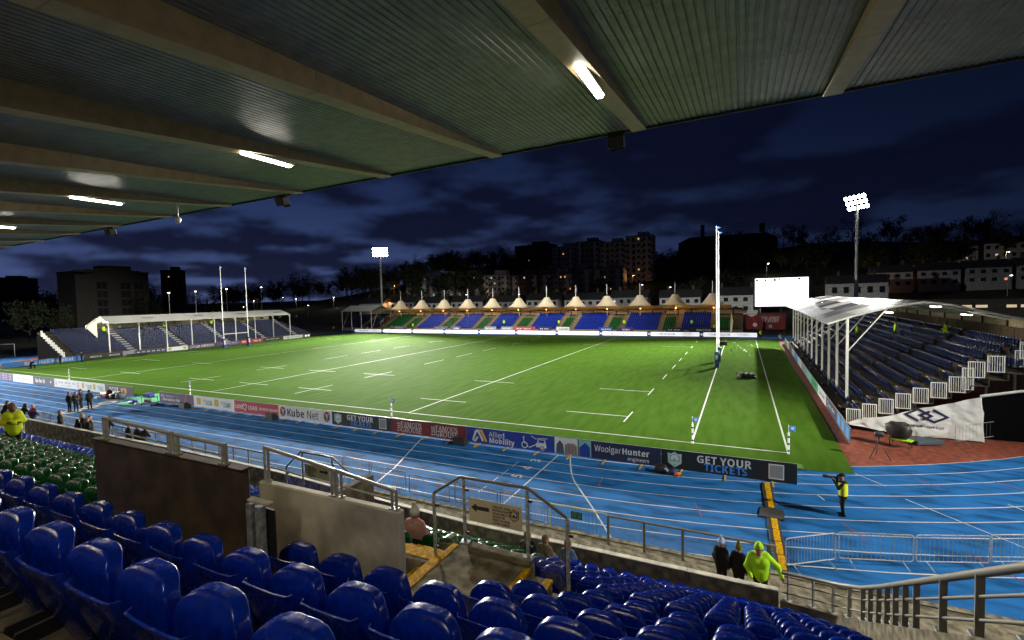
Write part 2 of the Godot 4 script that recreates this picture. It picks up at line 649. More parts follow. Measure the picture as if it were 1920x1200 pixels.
func track_marks(tr: Node3D) -> void:
	var y := -0.0145
	# finish line, staggered starts and the curved break line
	var segs := [
		[V(-6.9, 0, 5.2), V(-6.9, 0, 14.0), M.lane_white, 0.07],
		[V(-36.0, 0, 5.2), V(-36.0, 0, 14.0), M.lane_white, 0.05],
		[V(9.3, 0, 5.0), V(11.8, 0, 8.3), M.lane_white, 0.05], [V(11.8, 0, 8.3), V(12.6, 0, 9.6), M.lane_white, 0.05],
		[V(7.9, 0, 2.2), V(8.9, 0, 3.6), M.lane_white, 0.05], [V(14.2, 0, 2.1), V(14.6, 0, 2.7), M.lane_white, 0.05],
		[V(13.0, 0, 4.0), V(13.5, 0, 4.9), M.lane_white, 0.05], [V(5.9, 0, 5.9), V(6.1, 0, 6.5), M.lane_white, 0.05],
		[V(10.4, 0, 2.0), V(11.1, 0, 2.9), M.red_mark, 0.05], [V(13.6, 0, 1.0), V(14.6, 0, 2.2), M.red_mark, 0.05],
		[V(6.4, 0, 8.6), V(7.0, 0, 9.9), M.red_mark, 0.05], [V(9.9, 0, 9.6), V(10.9, 0, 11.2), M.red_mark, 0.05],
		[V(-3.6, 0, 7.7), V(-3.5, 0, 8.9), M.red_mark, 0.05], [V(0.9, 0, 8.9), V(1.3, 0, 10.2), M.red_mark, 0.05],
	]
	for s in segs:
		var g := Geo.new()
		strip(g, s[0], s[1], s[3], y)
		part(tr, "track_mark", g.mesh(), s[2])
	for cv in [[V(-6.1, 0, 5.4), V(-5.0, 0, 8.2), V(-3.2, 0, 11.0), V(-1.4, 0, 13.9)], [V(-16.6, 0, 5.4), V(-15.6, 0, 8.0), V(-14.6, 0, 10.6), V(-13.9, 0, 13.2)]]:
		var c := Curve3D.new()
		for i in 4:
			var tan_: Vector3 = (cv[mini(i + 1, 3)] - cv[maxi(i - 1, 0)]) / 6.0
			c.add_point(cv[i], -tan_, tan_)
		var bp := c.tessellate(4, 2)
		var g := Geo.new()
		for i in bp.size() - 1:
			strip(g, bp[i], bp[i + 1], 0.07, y + 0.001)
		part(tr, "track_mark", g.mesh(), M.lane_white)
	for k in 4:
		ground_text(tr, str(3 + k), V(-7.75, y - 0.002, 6.55 + 1.24 * k), 0.62, PI / 2, M.lane_white)
		var g := Geo.new()
		strip(g, V(-8.6, 0, 7.1 + 1.24 * k), V(-8.6, 0, 7.95 + 1.24 * k), 0.04, y)
		part(tr, "track_mark", g.mesh(), M.lane_white)

# ---------------------------------------------------------------- main stand: roof
const CX := 2.8209
const CY := 9.2816
const CZ := 30.9054

func roof_y(x: float, z: float) -> float:
	return CY + 4.80 + 0.011 * (x - CX) - 0.059 * (z - 16.9)

func main_roof() -> void:
	var t := thing("stand_roof", "cantilever roof of pale ribbed metal sheets over the main stand", "roof")
	var bay := 4.6
	var x_first := CX + 1.98 + 4.0 * bay
	# one ribbed sheet, 32 ribs across a bay, 3.3 m long, its outer face looking down
	var prof := []
	var rp := bay / 32.0
	for i in 32:
		var x0 := i * rp - bay / 2
		prof.append_array([V(x0, 0.0, 0), V(x0 + rp * 0.58, 0.0, 0), V(x0 + rp * 0.68, 0.022, 0), V(x0 + rp * 0.90, 0.022, 0)])
	prof.append(V(bay / 2, 0.0, 0))
	var g := Geo.new()
	for i in prof.size() - 1:
		var a: Vector3 = prof[i]
		var b: Vector3 = prof[i + 1]
		var d := (b - a).normalized()
		g.quad(a, b, b + V(0, 0, 3.3), a + V(0, 0, 3.3), V(d.y, -d.x, 0))
	# row of fixing screws near each end of the sheet
	for i in range(0, 32, 1):
		for z in [0.12, 3.12]:
			g.box(V(i * rp - bay / 2 + rp * 0.29, -0.004, z), V(0.022, 0.012, 0.022))
	var sheet := g.mesh()
	var bx := Basis(V(1, 0.011, 0).normalized(), V(0, 1, 0), V(0, -0.059, 1).normalized())
	for k in 19:
		var xc := x_first - bay * (k + 0.5)
		for s in 8:
			var z := 16.9 + s * 3.26
			var o := part(t, "roof_sheet", sheet, M.sheet_paint, V(xc, roof_y(xc, z) + 0.004 * (s % 2), z))
			o.basis = bx
	# deck above the sheets, added to keep light from leaking through the roof
	g = Geo.new()
	var xa := x_first
	var xb := x_first - bay * 19
	var za := 16.86
	var zb := 43.2
	var corners := [V(xa, roof_y(xa, za), za), V(xb, roof_y(xb, za), za), V(xb, roof_y(xb, zb), zb), V(xa, roof_y(xa, zb), zb)]
	for lift in [0.06, 0.26]:
		var u := V(0, lift, 0)
		g.quad(corners[0] + u, corners[1] + u, corners[2] + u, corners[3] + u, V(0, 1 if lift > 0.1 else -1, 0))
	part(t, "deck", g.mesh(), M.trim_dark)
	g = Geo.new()
	var ed: Vector3 = corners[1] - corners[0]
	g.xf = Transform3D(Basis(ed.normalized(), Vector3.UP, ed.normalized().cross(Vector3.UP)), (corners[0] + corners[1]) / 2)
	g.box(V(0, 0.11, 0.0), V(ed.length(), 0.34, 0.05))
	part(t, "fascia", g.mesh(), M.trim_dark)
	# tapered box beams, deep at the back and shallow at the edge
	g = Geo.new()
	var n := 7
	for i in n:
		var z0 := 26.3 * i / n
		var z1 := 26.3 * (i + 1) / n - 0.012
		var d0 := 0.08 + 0.040 * z0
		var d1 := 0.08 + 0.040 * z1
		var w := 0.17
		g.quad(V(-w, -d0, z0), V(w, -d0, z0), V(w, -d1, z1), V(-w, -d1, z1), V(0, -1, 0))
		for sg in [-1.0, 1.0]:
			g.quad(V(sg * w, 0, z0), V(sg * w, -d0, z0), V(sg * w, -d1, z1), V(sg * w, 0, z1), V(sg, 0, 0))
		# lower flange, a little wider than the web
		g.box(V(0, -(d0 + d1) / 2 - 0.012, (z0 + z1) / 2), V(0.40, 0.024, z1 - z0), Basis(Vector3.RIGHT, atan2(d1 - d0, z1 - z0)))
	g.quad(V(-0.17, 0, 0), V(0.17, 0, 0), V(0.17, -0.08, 0), V(-0.17, -0.08, 0), V(0, 0, -1))
	var beam := g.mesh()
	for k in 20:
		var x := x_first - bay * k
		var o := part(t, "beam", beam, M.beam_paint, V(x, roof_y(x, 16.95), 16.95))
		o.basis = bx
	# strip lights under every second beam
	glow("strip_glow", 1.0, 0.93, 0.80, 38.0)
	for k in range(1, 20, 2):
		var x := x_first - bay * k
		for row in [21.9, 32.0]:
			strip_light(V(x, roof_y(x, row) - (0.08 + 0.040 * (row - 16.9)) - 0.09, row), Vector2(0.14, 1.5), 6.0 if row < 30.0 else 8.5, "tube light under a roof beam of the main stand", "tube lights under the main stand roof")
	# loudspeakers hung at the roof edge
	for x in [-3.25, -17.3, -31.0, -48.0]:
		var px: float = CX + x
		var s := thing("loudspeaker", "black loudspeaker box hung from the edge of the main stand roof", "loudspeaker", V(px, roof_y(px, 17.1) - 0.32, 17.1), 0.0, "loudspeakers along the roof edge")
		pbox(s, "cabinet", V(0, 0, 0), V(0.46, 0.34, 0.36), M.black, 0.03, Basis(Vector3.RIGHT, 0.35))
		pbox(s, "grille", V(0, -0.075, -0.185), V(0.40, 0.28, 0.02), M.trim_dark, 0.004, Basis(Vector3.RIGHT, 0.35))
		pbox(s, "bracket", V(0, 0.22, 0.02), V(0.5, 0.10, 0.06), M.black, 0.01)
	var c := thing("ceiling_camera", "small white camera hanging on a stem from the main stand roof", "camera", V(CX - 22.4, roof_y(-19.6, 18.4), 18.4))
	ptube(c, "stem", [V(0, 0, 0), V(0, -0.55, 0)], 0.03, M.white_steel, 8)
	var cg := Geo.new()
	cg.lathe([Vector2(0.001, -0.82), Vector2(0.08, -0.80), Vector2(0.11, -0.7), Vector2(0.11, -0.56), Vector2(0.03, -0.52)], 12)
	part(c, "housing", cg.mesh(), M.white_steel)

func strip_light(p: Vector3, size: Vector2, energy: float, label: String, group: String, called := "tube_light") -> void:
	var t := thing(called, label, "light", p, 0.0, group)
	pbox(t, "housing", V(0, 0.03, 0), V(size.x + 0.08, 0.06, size.y + 0.1), M.white_steel, 0.01)
	var g := Geo.new()
	g.cbox(Vector3.ZERO, V(size.x, 0.05, size.y), 0.02)
	part(t, "diffuser", g.mesh(), M.strip_glow, V(0, -0.03, 0))
	var l := AreaLight3D.new()
	l.name = "lamp_light"
	t.add_child(l, true)
	l.position = V(0, -0.08, 0)
	l.rotation.x = -PI / 2
	l.area_size = size
	l.light_energy = energy
	l.light_color = Color(1.0, 0.93, 0.80)
	l.area_range = 60.0
	l.shadow_enabled = true

# ---------------------------------------------------------------- main stand: steps and walls
func urow(k: int) -> Vector2:    # distance in front of the camera and height of the tread
	return Vector2(1.2 + 0.82 * k, CY - (1.255 + 0.458 * k) - 0.76)

func lrow(j: int) -> Vector2:
	return Vector2(6.6 + 0.82 * j, CY - (4.26 + 0.458 * j) - 0.76)

func slab(parent: Node, called: String, x0: float, x1: float, y0: float, y1: float, d0: float, d1: float, m: Material, bevel := 0.012) -> MeshInstance3D:
	# x measured from the camera's own position along the stand, d towards the pitch
	return pbox(parent, called, V(CX + (x0 + x1) / 2, (y0 + y1) / 2, CZ - (d0 + d1) / 2), V(absf(x1 - x0), absf(y1 - y0), absf(d1 - d0)), m, bevel)

func main_terrace() -> void:
	var t := Node3D.new()
	t.name = "terrace_ground"
	add_child(t)
	t.set_meta("kind", "structure")
	for k in range(-4, 6):
		var r := urow(k)
		for span in ([[-62.0, 2.2]] if k < 2 else ([[-62.0, -6.4], [-3.82, 2.2]] if k == 2 else [[-62.0, -8.4], [-2.55 if k < 5 else -2.0, 2.2]])):
			slab(t, "step", span[0], span[1], r.y - 0.62, r.y, r.x - 0.3, r.x + 0.52, M.terrace)
	# cross gangway between upper and lower seats
	var gy: float = lrow(0).y
	slab(t, "gangway", -62.0, -8.4, gy - 0.4, gy + 0.02, 5.82, 6.3, M.terrace)
	slab(t, "gangway", -2.0, 2.2, gy - 0.4, gy + 0.02, 5.82, 6.3, M.terrace)
	slab(t, "landing", -8.4, -2.0, 3.2, 3.55, 2.6, 6.3, M.concrete_dark)
	for j in 9:
		var r := lrow(j)
		for span in ([[-62.0, -9.6], [-5.9, -4.4], [-2.05, 2.0]] if j == 0 else [[-62.0, 1.95 - maxf(0.0, j - 5.0) * 0.25]]):
			slab(t, "step", span[0], span[1], r.y - 0.62, r.y, r.x - 0.3, r.x + 0.52, M.terrace)
	# front walkway and its kerb towards the track
	slab(t, "walkway", -75.0, 26.0, -0.5, 0.30, CZ - 17.4, CZ - 14.25, M.concrete_dark)
	slab(t, "kerb", -75.0, 26.0, -0.5, 0.34, CZ - 14.25, CZ - 14.02, M.concrete)
	# ground floor behind the rail at the stand's end
	slab(t, "end_floor", 2.6, 30.0, -0.5, 0.29, -6.0, CZ - 17.4, M.concrete_dark)
	# front wall
	var w := thing("concrete_wall", "low dark concrete wall with a pale coping in front of the lowest seats", "wall")
	var segs := [[0.85, -1.4, 17.2, 17.2], [-1.4, -4.6, 17.2, 17.2], [-4.6, -8.6, 17.2, 17.2], [-8.6, -13.0, 17.2, 16.9], [-13.0, -19.0, 16.9, 16.4], [-19.0, -27.0, 16.4, 16.2], [-27.0, -36.0, 16.2, 16.2], [-36.0, -46.0, 16.2, 16.2]]
	for s in segs:
		var a := V(CX + s[0], 0, s[2])
		var b := V(CX + s[1], 0, s[3])
		var d := (b - a).normalized()
		var bs := Basis(d, Vector3.UP, d.cross(Vector3.UP))
		var len_ := a.distance_to(b) - 0.015
		pbox(w, "panel", (a + b) / 2 + V(0, 0.72, 0), V(len_, 1.56, 0.16), M.concrete_dark, 0.01, bs)
		pbox(w, "coping", (a + b) / 2 + V(0, 1.52, 0), V(len_, 0.035, 0.19), M.concrete_pale, 0.008, bs)
	# parapets behind the entrance: one with shade painted into its colour, one pale
	w = thing("concrete_wall", "tall concrete parapet, shade painted into its brown colour, with a rail, between green seats and two steel posts", "wall")
	slab(w, "panel", -6.36, -3.86, 3.2, CY - 1.43, 2.55, 2.63, M.painted_shade_panel, 0.015)
	slab(w, "coping", -6.38, -3.85, CY - 1.43, CY - 1.415, 2.54, 2.64, M.painted_shade_panel, 0.004)
	rail_on(w, V(CX - 6.2, CY - 1.415, CZ - 2.59), V(CX - 4.95, CY - 1.415, CZ - 2.59), 0.23, 0.19)
	rail_on(w, V(CX - 4.90, CY - 1.415, CZ - 2.59), V(CX - 4.12, CY - 1.415, CZ - 2.59), 0.19, 0.17)
	w = thing("concrete_wall", "tall pale stained concrete parapet behind three blue seats", "wall")
	slab(w, "panel", -4.72, -2.80, 3.2, CY - 1.92, 3.3, 3.39, M.concrete_pale, 0.015)
	rail_on(w, V(CX - 4.66, CY - 1.92, CZ - 3.345), V(CX - 3.62, CY - 1.92, CZ - 3.345), 0.37, 0.26)
	rail_on(w, V(CX - 3.60, CY - 1.92, CZ - 3.345), V(CX - 2.86, CY - 1.92, CZ - 3.345), 0.26, 0.17)
	var st := thing("steel_post", "pair of galvanised steel channel posts at the joint of dark and pale parapets", "post", V(CX - 3.80, 3.6, CZ - 2.60))
	for dx in [-0.04, 0.09]:
		pbox(st, "channel", V(dx, 1.98, 0.0), V(0.075, 3.96, 0.06), M.galvanised, 0.008)
	pbox(st, "dark_gap_plate", V(0.04, 1.96, -0.05), V(0.32, 3.92, 0.02), M.black)  # black plate standing in for the shaded gap between the posts
	pbox(st, "cap", V(0.04, 3.985, -0.02), V(0.30, 0.025, 0.07), M.concrete_pale, 0.008)
	# side wall of the entrance void below the parapets, and walls closing it
	var e := thing("concrete_wall", "plain concrete side walls of the entrance opening under the glass guards", "wall")
	slab(e, "panel", -8.6, -8.4, 1.0, CY - 4.4, 3.4, 9.0, M.concrete_dark, 0.01)
	slab(e, "panel", -4.50, -4.38, 1.0, lrow(0).y + 0.3, 6.30, 7.3, M.concrete_dark, 0.01)
	raised_steps()
	# right-hand end wall with its sloping rail
	end_wall()
	# back of the stand
	var bw := thing("concrete_wall", "back wall of the main stand under the roof", "wall")
	slab(bw, "panel", -64.0, 30.0, 0.0, 13.0, -12.4, -12.1, M.concrete_dark, 0.0)

func rail_on(parent: Node, a: Vector3, b: Vector3, ha: float, hb: float) -> void:
	var up := Vector3.UP
	var d := (b - a).normalized()
	ptube(parent, "top_rail", [a + up * ha, b + up * hb], 0.018, M.galv_rail, 8)
	ptube(parent, "mid_rail", [a + up * ha * 0.45, b + up * hb * 0.45], 0.010, M.galv_rail, 6)
	for e in [[a, ha], [a + d * 0.06, ha], [b, hb], [b - d * 0.05, hb]]:
		pbox(parent, "post", e[0] + up * e[1] / 2, V(0.016, e[1], 0.028), M.galv_rail, 0.003)
		pbox(parent, "base_plate", e[0] + up * 0.006, V(0.04, 0.012, 0.06), M.galv_rail)

func glass_guard(label: String, p: Vector3, l: float, top: float, wl: float, wr: float, drop: float, arrow: float) -> void:
	# frame in the plane z = 0 of the node: level rail of length l, wings falling by drop at both ends
	var t := thing("glass_guard", label, "guard rail", p, 0.0, "glass guards over the stand entrance")
	var a := V(-wl, top - drop, 0)
	var b := V(0, top, 0)
	var c := V(l, top, 0)
	var d := V(l + wr, top - drop, 0)
	ptube(t, "hand_rail", [a, b, c, d], 0.024, M.steel_grey, 8)
	for q in [[0.06, 0.0, top], [l - 0.02, 0.0, top], [-wl, -0.35, top - drop], [l + wr, -0.65, top - drop]]:
		pbox(t, "post", V(q[0], (q[1] + q[2]) / 2, 0.0), V(0.055, q[2] - q[1], 0.03), M.galvanised, 0.006)
		if q[1] == 0.0:
			pbox(t, "base_plate", V(q[0], 0.02, 0), V(0.14, 0.04, 0.12), M.galvanised, 0.006)
		for h in [0.18, 0.82]:
			pbox(t, "clamp", V(q[0] + 0.05, q[1] + (q[2] - q[1]) * h, 0.0), V(0.07, 0.035, 0.035), M.black, 0.006)
	var g := Geo.new()
	g.prism(PackedVector2Array([Vector2(0.12, 0.1), Vector2(l - 0.08, 0.1), Vector2(l - 0.08, top - 0.06), Vector2(0.12, top - 0.06)]), -0.005, 0.005)
	part(t, "pane", g.mesh(), M.glass)
	g = Geo.new()
	g.prism(PackedVector2Array([Vector2(l + 0.05, 0.0), Vector2(l + wr - 0.05, -0.45), Vector2(l + wr - 0.05, top - drop - 0.05), Vector2(l + 0.05, top - 0.12)]), -0.005, 0.005)
	part(t, "pane", g.mesh(), M.glass)
	g = Geo.new()
	g.prism(PackedVector2Array([Vector2(-0.0, 0.05), Vector2(-wl + 0.05, -0.25), Vector2(-wl + 0.05, top - drop - 0.05), Vector2(0.0, top - 0.1)]), -0.005, 0.005)
	part(t, "pane", g.mesh(), M.glass)
	var s := thing("direction_sign", "cream sign with a black %s arrow and crest, fixed to the glass guard" % ("left-pointing" if arrow < 0 else "right-pointing"), "sign", p + V(l * 0.53, top - 0.47, 0.03))
	var w := l * 0.78
	pbox(s, "panel", Vector3.ZERO, V(w, 0.36, 0.012), M.sign_cream, 0.003)
	var ag := Geo.new()
	var ar := PackedVector2Array()
	for q in [Vector2(-0.16, 0), Vector2(-0.06, 0.07), Vector2(-0.06, 0.03), Vector2(0.16, 0.03), Vector2(0.16, -0.03), Vector2(-0.06, -0.03), Vector2(-0.06, -0.07)]:
		ar.append(Vector2(q.x * -arrow, q.y) + Vector2(arrow * (w * 0.5 - 0.2), 0.04))
	ag.prism(ar, 0.006, 0.009)
	part(s, "arrow", ag.mesh(), M.black)
	var rows := ["SNACKS AND", "REFRESHMENTS", "AVAILABLE AT", "KIOSK IN", "FIRST FLOOR", "CONCOURSE"]
	for i in rows.size():
		letters(s, rows[i], V(arrow * (w * 0.5 - 0.62) - 0.20, 0.108 - i * 0.05, 0.008), 0.036, 0.36, M.black, true, "Droid Sans", true)
	crest(s, V(-arrow * (w * 0.5 - 0.13), 0.03, 0.007), 0.2, M.black, M.sign_cream)

# a shield emblem with a warrior's helmet shape in it
func crest(parent: Node, p: Vector3, h: float, dark: Material, pale: Material) -> void:
	var sh := [Vector2(-0.42, 0.40), Vector2(-0.2, 0.36), Vector2(0, 0.5), Vector2(0.2, 0.36), Vector2(0.42, 0.40), Vector2(0.40, -0.22), Vector2(0.0, -0.5), Vector2(-0.40, -0.22)]
	for e in [[1.0, dark, 0.0, 0.003], [0.86, pale, 0.003, 0.004], [0.76, dark, 0.004, 0.005]]:
		var pl := PackedVector2Array()
		for q in sh:
			pl.append(q * h * e[0])
		var g := Geo.new()
		g.prism(pl, e[2], e[3])
		part(parent, "crest", g.mesh(), e[1], p)
	var hel := [Vector2(-0.2, -0.06), Vector2(-0.22, 0.14), Vector2(-0.1, 0.27), Vector2(0.1, 0.27), Vector2(0.22, 0.14), Vector2(0.2, -0.06), Vector2(0.07, -0.02), Vector2(0.07, 0.08), Vector2(-0.07, 0.08), Vector2(-0.07, -0.02)]
	var hp := PackedVector2Array()
	for q in hel:
		hp.append(q * h)
	var hg := Geo.new()
	hg.prism(hp, 0.005, 0.006)
	hg.box(V(0, -0.17 * h, 0.0055), V(0.5 * h, 0.055 * h, 0.001))
	hg.box(V(0, -0.26 * h, 0.0055), V(0.42 * h, 0.055 * h, 0.001))
	part(parent, "crest", hg.mesh(), pale, p)

func raised_steps() -> void:
	mat("sign_cream", 0.50, 0.43, 0.30, 0.6)
	# platform over the entrance with yellow-nosed steps at both sides
	var t := thing("concrete_steps", "concrete landing with yellow-edged steps on two sides behind a glass guard", "steps")
	var py := CY - 3.95
	slab(t, "landing", -4.20, -2.78, py - 0.5, py, 4.9, 6.28, M.concrete, 0.012)
	slab(t, "kerb", -3.86, -2.80, py, py + 0.10, 6.12, 6.28, M.concrete, 0.012)
	slab(t, "nosing", -2.87, -2.765, py - 0.05, py + 0.008, 4.9, 6.1, M.yellow_paint, 0.006)
	slab(t, "nosing", -4.22, -4.10, py - 0.05, py + 0.008, 4.9, 6.26, M.yellow_paint, 0.006)
	for i in range(1, 4):
		var xr := -2.78 + 0.28 * i
		slab(t, "step", xr - 0.28, xr, py - 0.5 - 0.2 * i, py - 0.19 * i, 5.3, 6.26, M.concrete, 0.01)
		slab(t, "nosing", xr - 0.10, xr + 0.012, py - 0.19 * i - 0.05, py - 0.19 * i + 0.008, 5.3, 6.26, M.yellow_paint, 0.006)
		var xl := -4.20 - 0.28 * i
		slab(t, "step", xl, xl + 0.28, py - 0.6 - 0.2 * i, py - 0.19 * i, 4.6, 6.26, M.concrete_dark, 0.01)
		slab(t, "nosing", xl - 0.012, xl + 0.11, py - 0.19 * i - 0.05, py - 0.19 * i + 0.008, 4.6, 6.26, M.yellow_paint, 0.006)
	# flight of yellow-nosed steps going down towards the track beside them
	var f := thing("concrete_steps", "flight of concrete steps with bright yellow nosings beside the pale parapet", "steps")
	for i in 6:
		var y := CY - 4.22 - i * 0.15
		slab(f, "step", -5.95, -4.52, y - 0.6, y, 6.0 + 0.26 * i, 6.26 + 0.26 * i, M.concrete, 0.01)
		slab(f, "nosing", -5.95, -4.52, y - 0.04, y + 0.008, 6.10 + 0.26 * i, 6.27 + 0.26 * i, M.yellow_paint, 0.006)
	glass_guard("glass guard with steel handrail above the yellow-edged concrete landing", V(CX - 4.0, py + 0.08, CZ - 6.2), 1.17, 1.07, 0.52, 0.60, 0.34, -1.0)
	glass_guard("glass guard with steel handrail seen over the pale parapet", V(CX - 10.9, CY - 5.2, CZ - 8.9), 1.2, 1.12, 0.6, 0.85, 0.5, 1.0)
	var l2 := thing("concrete_steps", "concrete landing under the glass guard beyond the pale parapet", "steps")
	slab(l2, "landing", -10.95, -9.65, CY - 5.3, CY - 5.2, 8.75, 9.0, M.concrete, 0.012)
	for x in [-10.8, -9.9]:
		slab(l2, "support", x, x + 0.12, CY - 6.4, CY - 5.3, 8.8, 8.95, M.concrete, 0.01)

func end_wall() -> void:
	var t := thing("railing", "heavy steel railing on a concrete wall sloping down the end of the stand", "railing")
	# path of the wall top: rakes down with the seats and bends in at the front
	var top := []
	for p in [V(5.1, 0, 33.0), V(5.1, 0, 30.2), V(5.1, 0, 27.6), V(5.1, 0, 25.0), V(5.13, 0, 22.6), V(5.15, 0, 20.4), V(5.1, 0, 19.0), V(4.85, 0, 18.2), V(4.4, 0, 17.6), V(3.75, 0, 17.2)]:
		top.append(V(p.x, 6.57 + (p.z - 24.9) * 0.610 - 0.72 if p.z > 18.5 else lerpf(1.28, 1.95, (p.z - 17.2) / 1.3), p.z))
	var g := Geo.new()
	for i in top.size() - 1:
		var a: Vector3 = top[i]
		var b: Vector3 = top[i + 1]
		var s := (b - a).cross(Vector3.UP).normalized() * 0.09
		for sg in [-1.0, 1.0]:
			var o: Vector3 = s * sg
			g.quad(a + o, b + o, V(b.x, -0.4, b.z) + o, V(a.x, -0.4, a.z) + o, o.normalized())
		g.quad(a - s, b - s, b + s, a + s, V(0, 1, 0))
	part(t, "wall", g.mesh(), M.concrete)
	var rails := [[], [], []]
	for p in top:
		rails[0].append(p + V(0, 0.72, 0))
		rails[1].append(p + V(0, 0.46, 0))
		rails[2].append(p + V(0, 0.20, 0))
	ptube(t, "top_rail", rails[0], 0.045, M.steel_rail, 8)
	ptube(t, "mid_rail", rails[1], 0.020, M.steel_rail, 6)
	ptube(t, "mid_rail", rails[2], 0.020, M.steel_rail, 6)
	var cv := Curve3D.new()
	for p in top:
		cv.add_point(p)
	var len_ := cv.get_baked_length()
	var s := 0.4
	while s < len_:
		var p := cv.sample_baked(s)
		var q := cv.sample_baked(minf(s + 0.1, len_))
		var q0 := cv.sample_baked(maxf(s - 0.1, 0.0))
		var d := q - q0
		var bs := Basis(Vector3.UP, atan2(d.x, d.z))
		pbox(t, "post", p + V(0, 0.36, 0), V(0.08, 0.74, 0.03), M.steel_rail, 0.004, bs)
		pbox(t, "base_plate", p + V(0, 0.012, 0), V(0.14, 0.024, 0.2), M.galvanised, 0.004, bs)
		s += 1.22 if s < 12.0 else 0.62

# ---------------------------------------------------------------- main stand: seats
const ORD := ["first", "second", "third", "fourth", "fifth", "sixth", "seventh", "eighth", "ninth", "tenth", "eleventh", "twelfth"]

func seat_pan() -> ArrayMesh:
	# tipped-up seat: upright shell with a rounded top lip, deep sides and a crisp edge
	var outline := []
	var n := 30
	for i in n:
		var a := TAU * i / n
		var cx := cos(a)
		var sy := sin(a)
		var up := sy > 0.0
		outline.append(Vector2(signf(cx) * pow(absf(cx), 0.62 if up else 0.3) * 0.226, 0.585 + signf(sy) * pow(absf(sy), 0.80 if up else 0.4) * (0.185 if up else 0.215)))
	var rings := [[0.90, -0.056], [0.985, -0.056], [1.0, -0.046], [1.0, 0.0], [0.995, 0.012], [0.975, 0.019], [0.90, 0.023], [0.72, 0.026], [0.4, 0.027], [0.02, 0.027]]
	var rows := []
	for r in rings:
		var row := []
		for p in outline:
			var q: Vector2 = Vector2(0, 0.585) + (p - Vector2(0, 0.585)) * r[0]
			var roll: float = maxf(0.0, q.y - 0.67)
			row.append(V(q.x, q.y, r[1] + 0.030 - roll * roll * 5.5))
		rows.append(row)
	var g := Geo.new()
	g.sheet(rows, true, true)
	return g.mesh()

func seat_back() -> ArrayMesh:
	# low back: straight top edge, sides flaring to a corner, narrowing below; side edges turned forward
	var g := Geo.new()
	var vs := [[0.25, 0.150, 0.062], [0.34, 0.190, 0.095], [0.47, 0.240, 0.142], [0.50, 0.245, 0.153], [0.60, 0.234, 0.190], [0.70, 0.219, 0.226], [0.772, 0.207, 0.250], [0.787, 0.204, 0.253]]
	var us := [-1.0, -0.955, -0.91, -0.5, 0.0, 0.5, 0.91, 0.955, 1.0]
	var sides := []
	for off in [0.0, -0.012]:
		var rows := []
		for q in vs:
			var row := []
			for u in us:
				var wing: float = maxf(0.0, absf(u) - 0.90) / 0.10
				row.append(V(u * q[1], q[0], q[2] + off - 0.006 * u * u - 0.035 * wing))
			rows.append(row)
		g.sheet(rows, false, off < 0.0)
		sides.append(rows)
	# rim
	var loop := []
	var nr := vs.size()
	var nu := us.size()
	for j in nu:
		loop.append([nr - 1, j])
	for i in range(nr - 2, -1, -1):
		loop.append([i, nu - 1])
	for j in range(nu - 2, -1, -1):
		loop.append([0, j])
	for i in range(1, nr - 1):
		loop.append([i, 0])
	var ctr := V(0, 0.57, 0.17)
	for i in loop.size():
		var a: Array = loop[i]
		var b: Array = loop[(i + 1) % loop.size()]
		var p0: Vector3 = sides[0][a[0]][a[1]]
		var p1: Vector3 = sides[0][b[0]][b[1]]
		var q0: Vector3 = sides[1][a[0]][a[1]]
		var q1: Vector3 = sides[1][b[0]][b[1]]
		var m := (p1 - p0).cross(q0 - p0).normalized()
		if m.dot((p0 + p1) / 2 - ctr) < 0.0:
			m = -m
		g.quad(p0, p1, q1, q0, m)
	return g.mesh()

func seat_bracket() -> ArrayMesh:
	var g := Geo.new()
	for s in [-0.19, 0.19]:
		g.box(V(s, 0.37, 0.13), V(0.022, 0.08, 0.26))
		g.box(V(s, 0.25, 0.24), V(0.02, 0.30, 0.05))
	g.box(V(0, 0.37, 0.02), V(0.40, 0.025, 0.025))
	return g.mesh()

func joined(meshes: Array) -> ArrayMesh:
	var st := SurfaceTool.new()
	st.begin(Mesh.PRIMITIVE_TRIANGLES)
	for m in meshes:
		st.append_from(m, 0, Transform3D())
	return st.commit()

func scatter(called: String, label: String, category: String, mesh: Mesh, m: Material, where: Array) -> void:
	if where.is_empty():
		return
	var mm := MultiMesh.new()
	mm.transform_format = MultiMesh.TRANSFORM_3D
	mm.mesh = mesh
	mm.instance_count = where.size()
	for i in where.size():
		mm.set_instance_transform(i, where[i])
	var o := MultiMeshInstance3D.new()
	o.name = numbered(called)
	o.multimesh = mm
	o.material_override = m
	add_child(o)
	tag(o, label, category)
	o.set_meta("kind", "stuff")

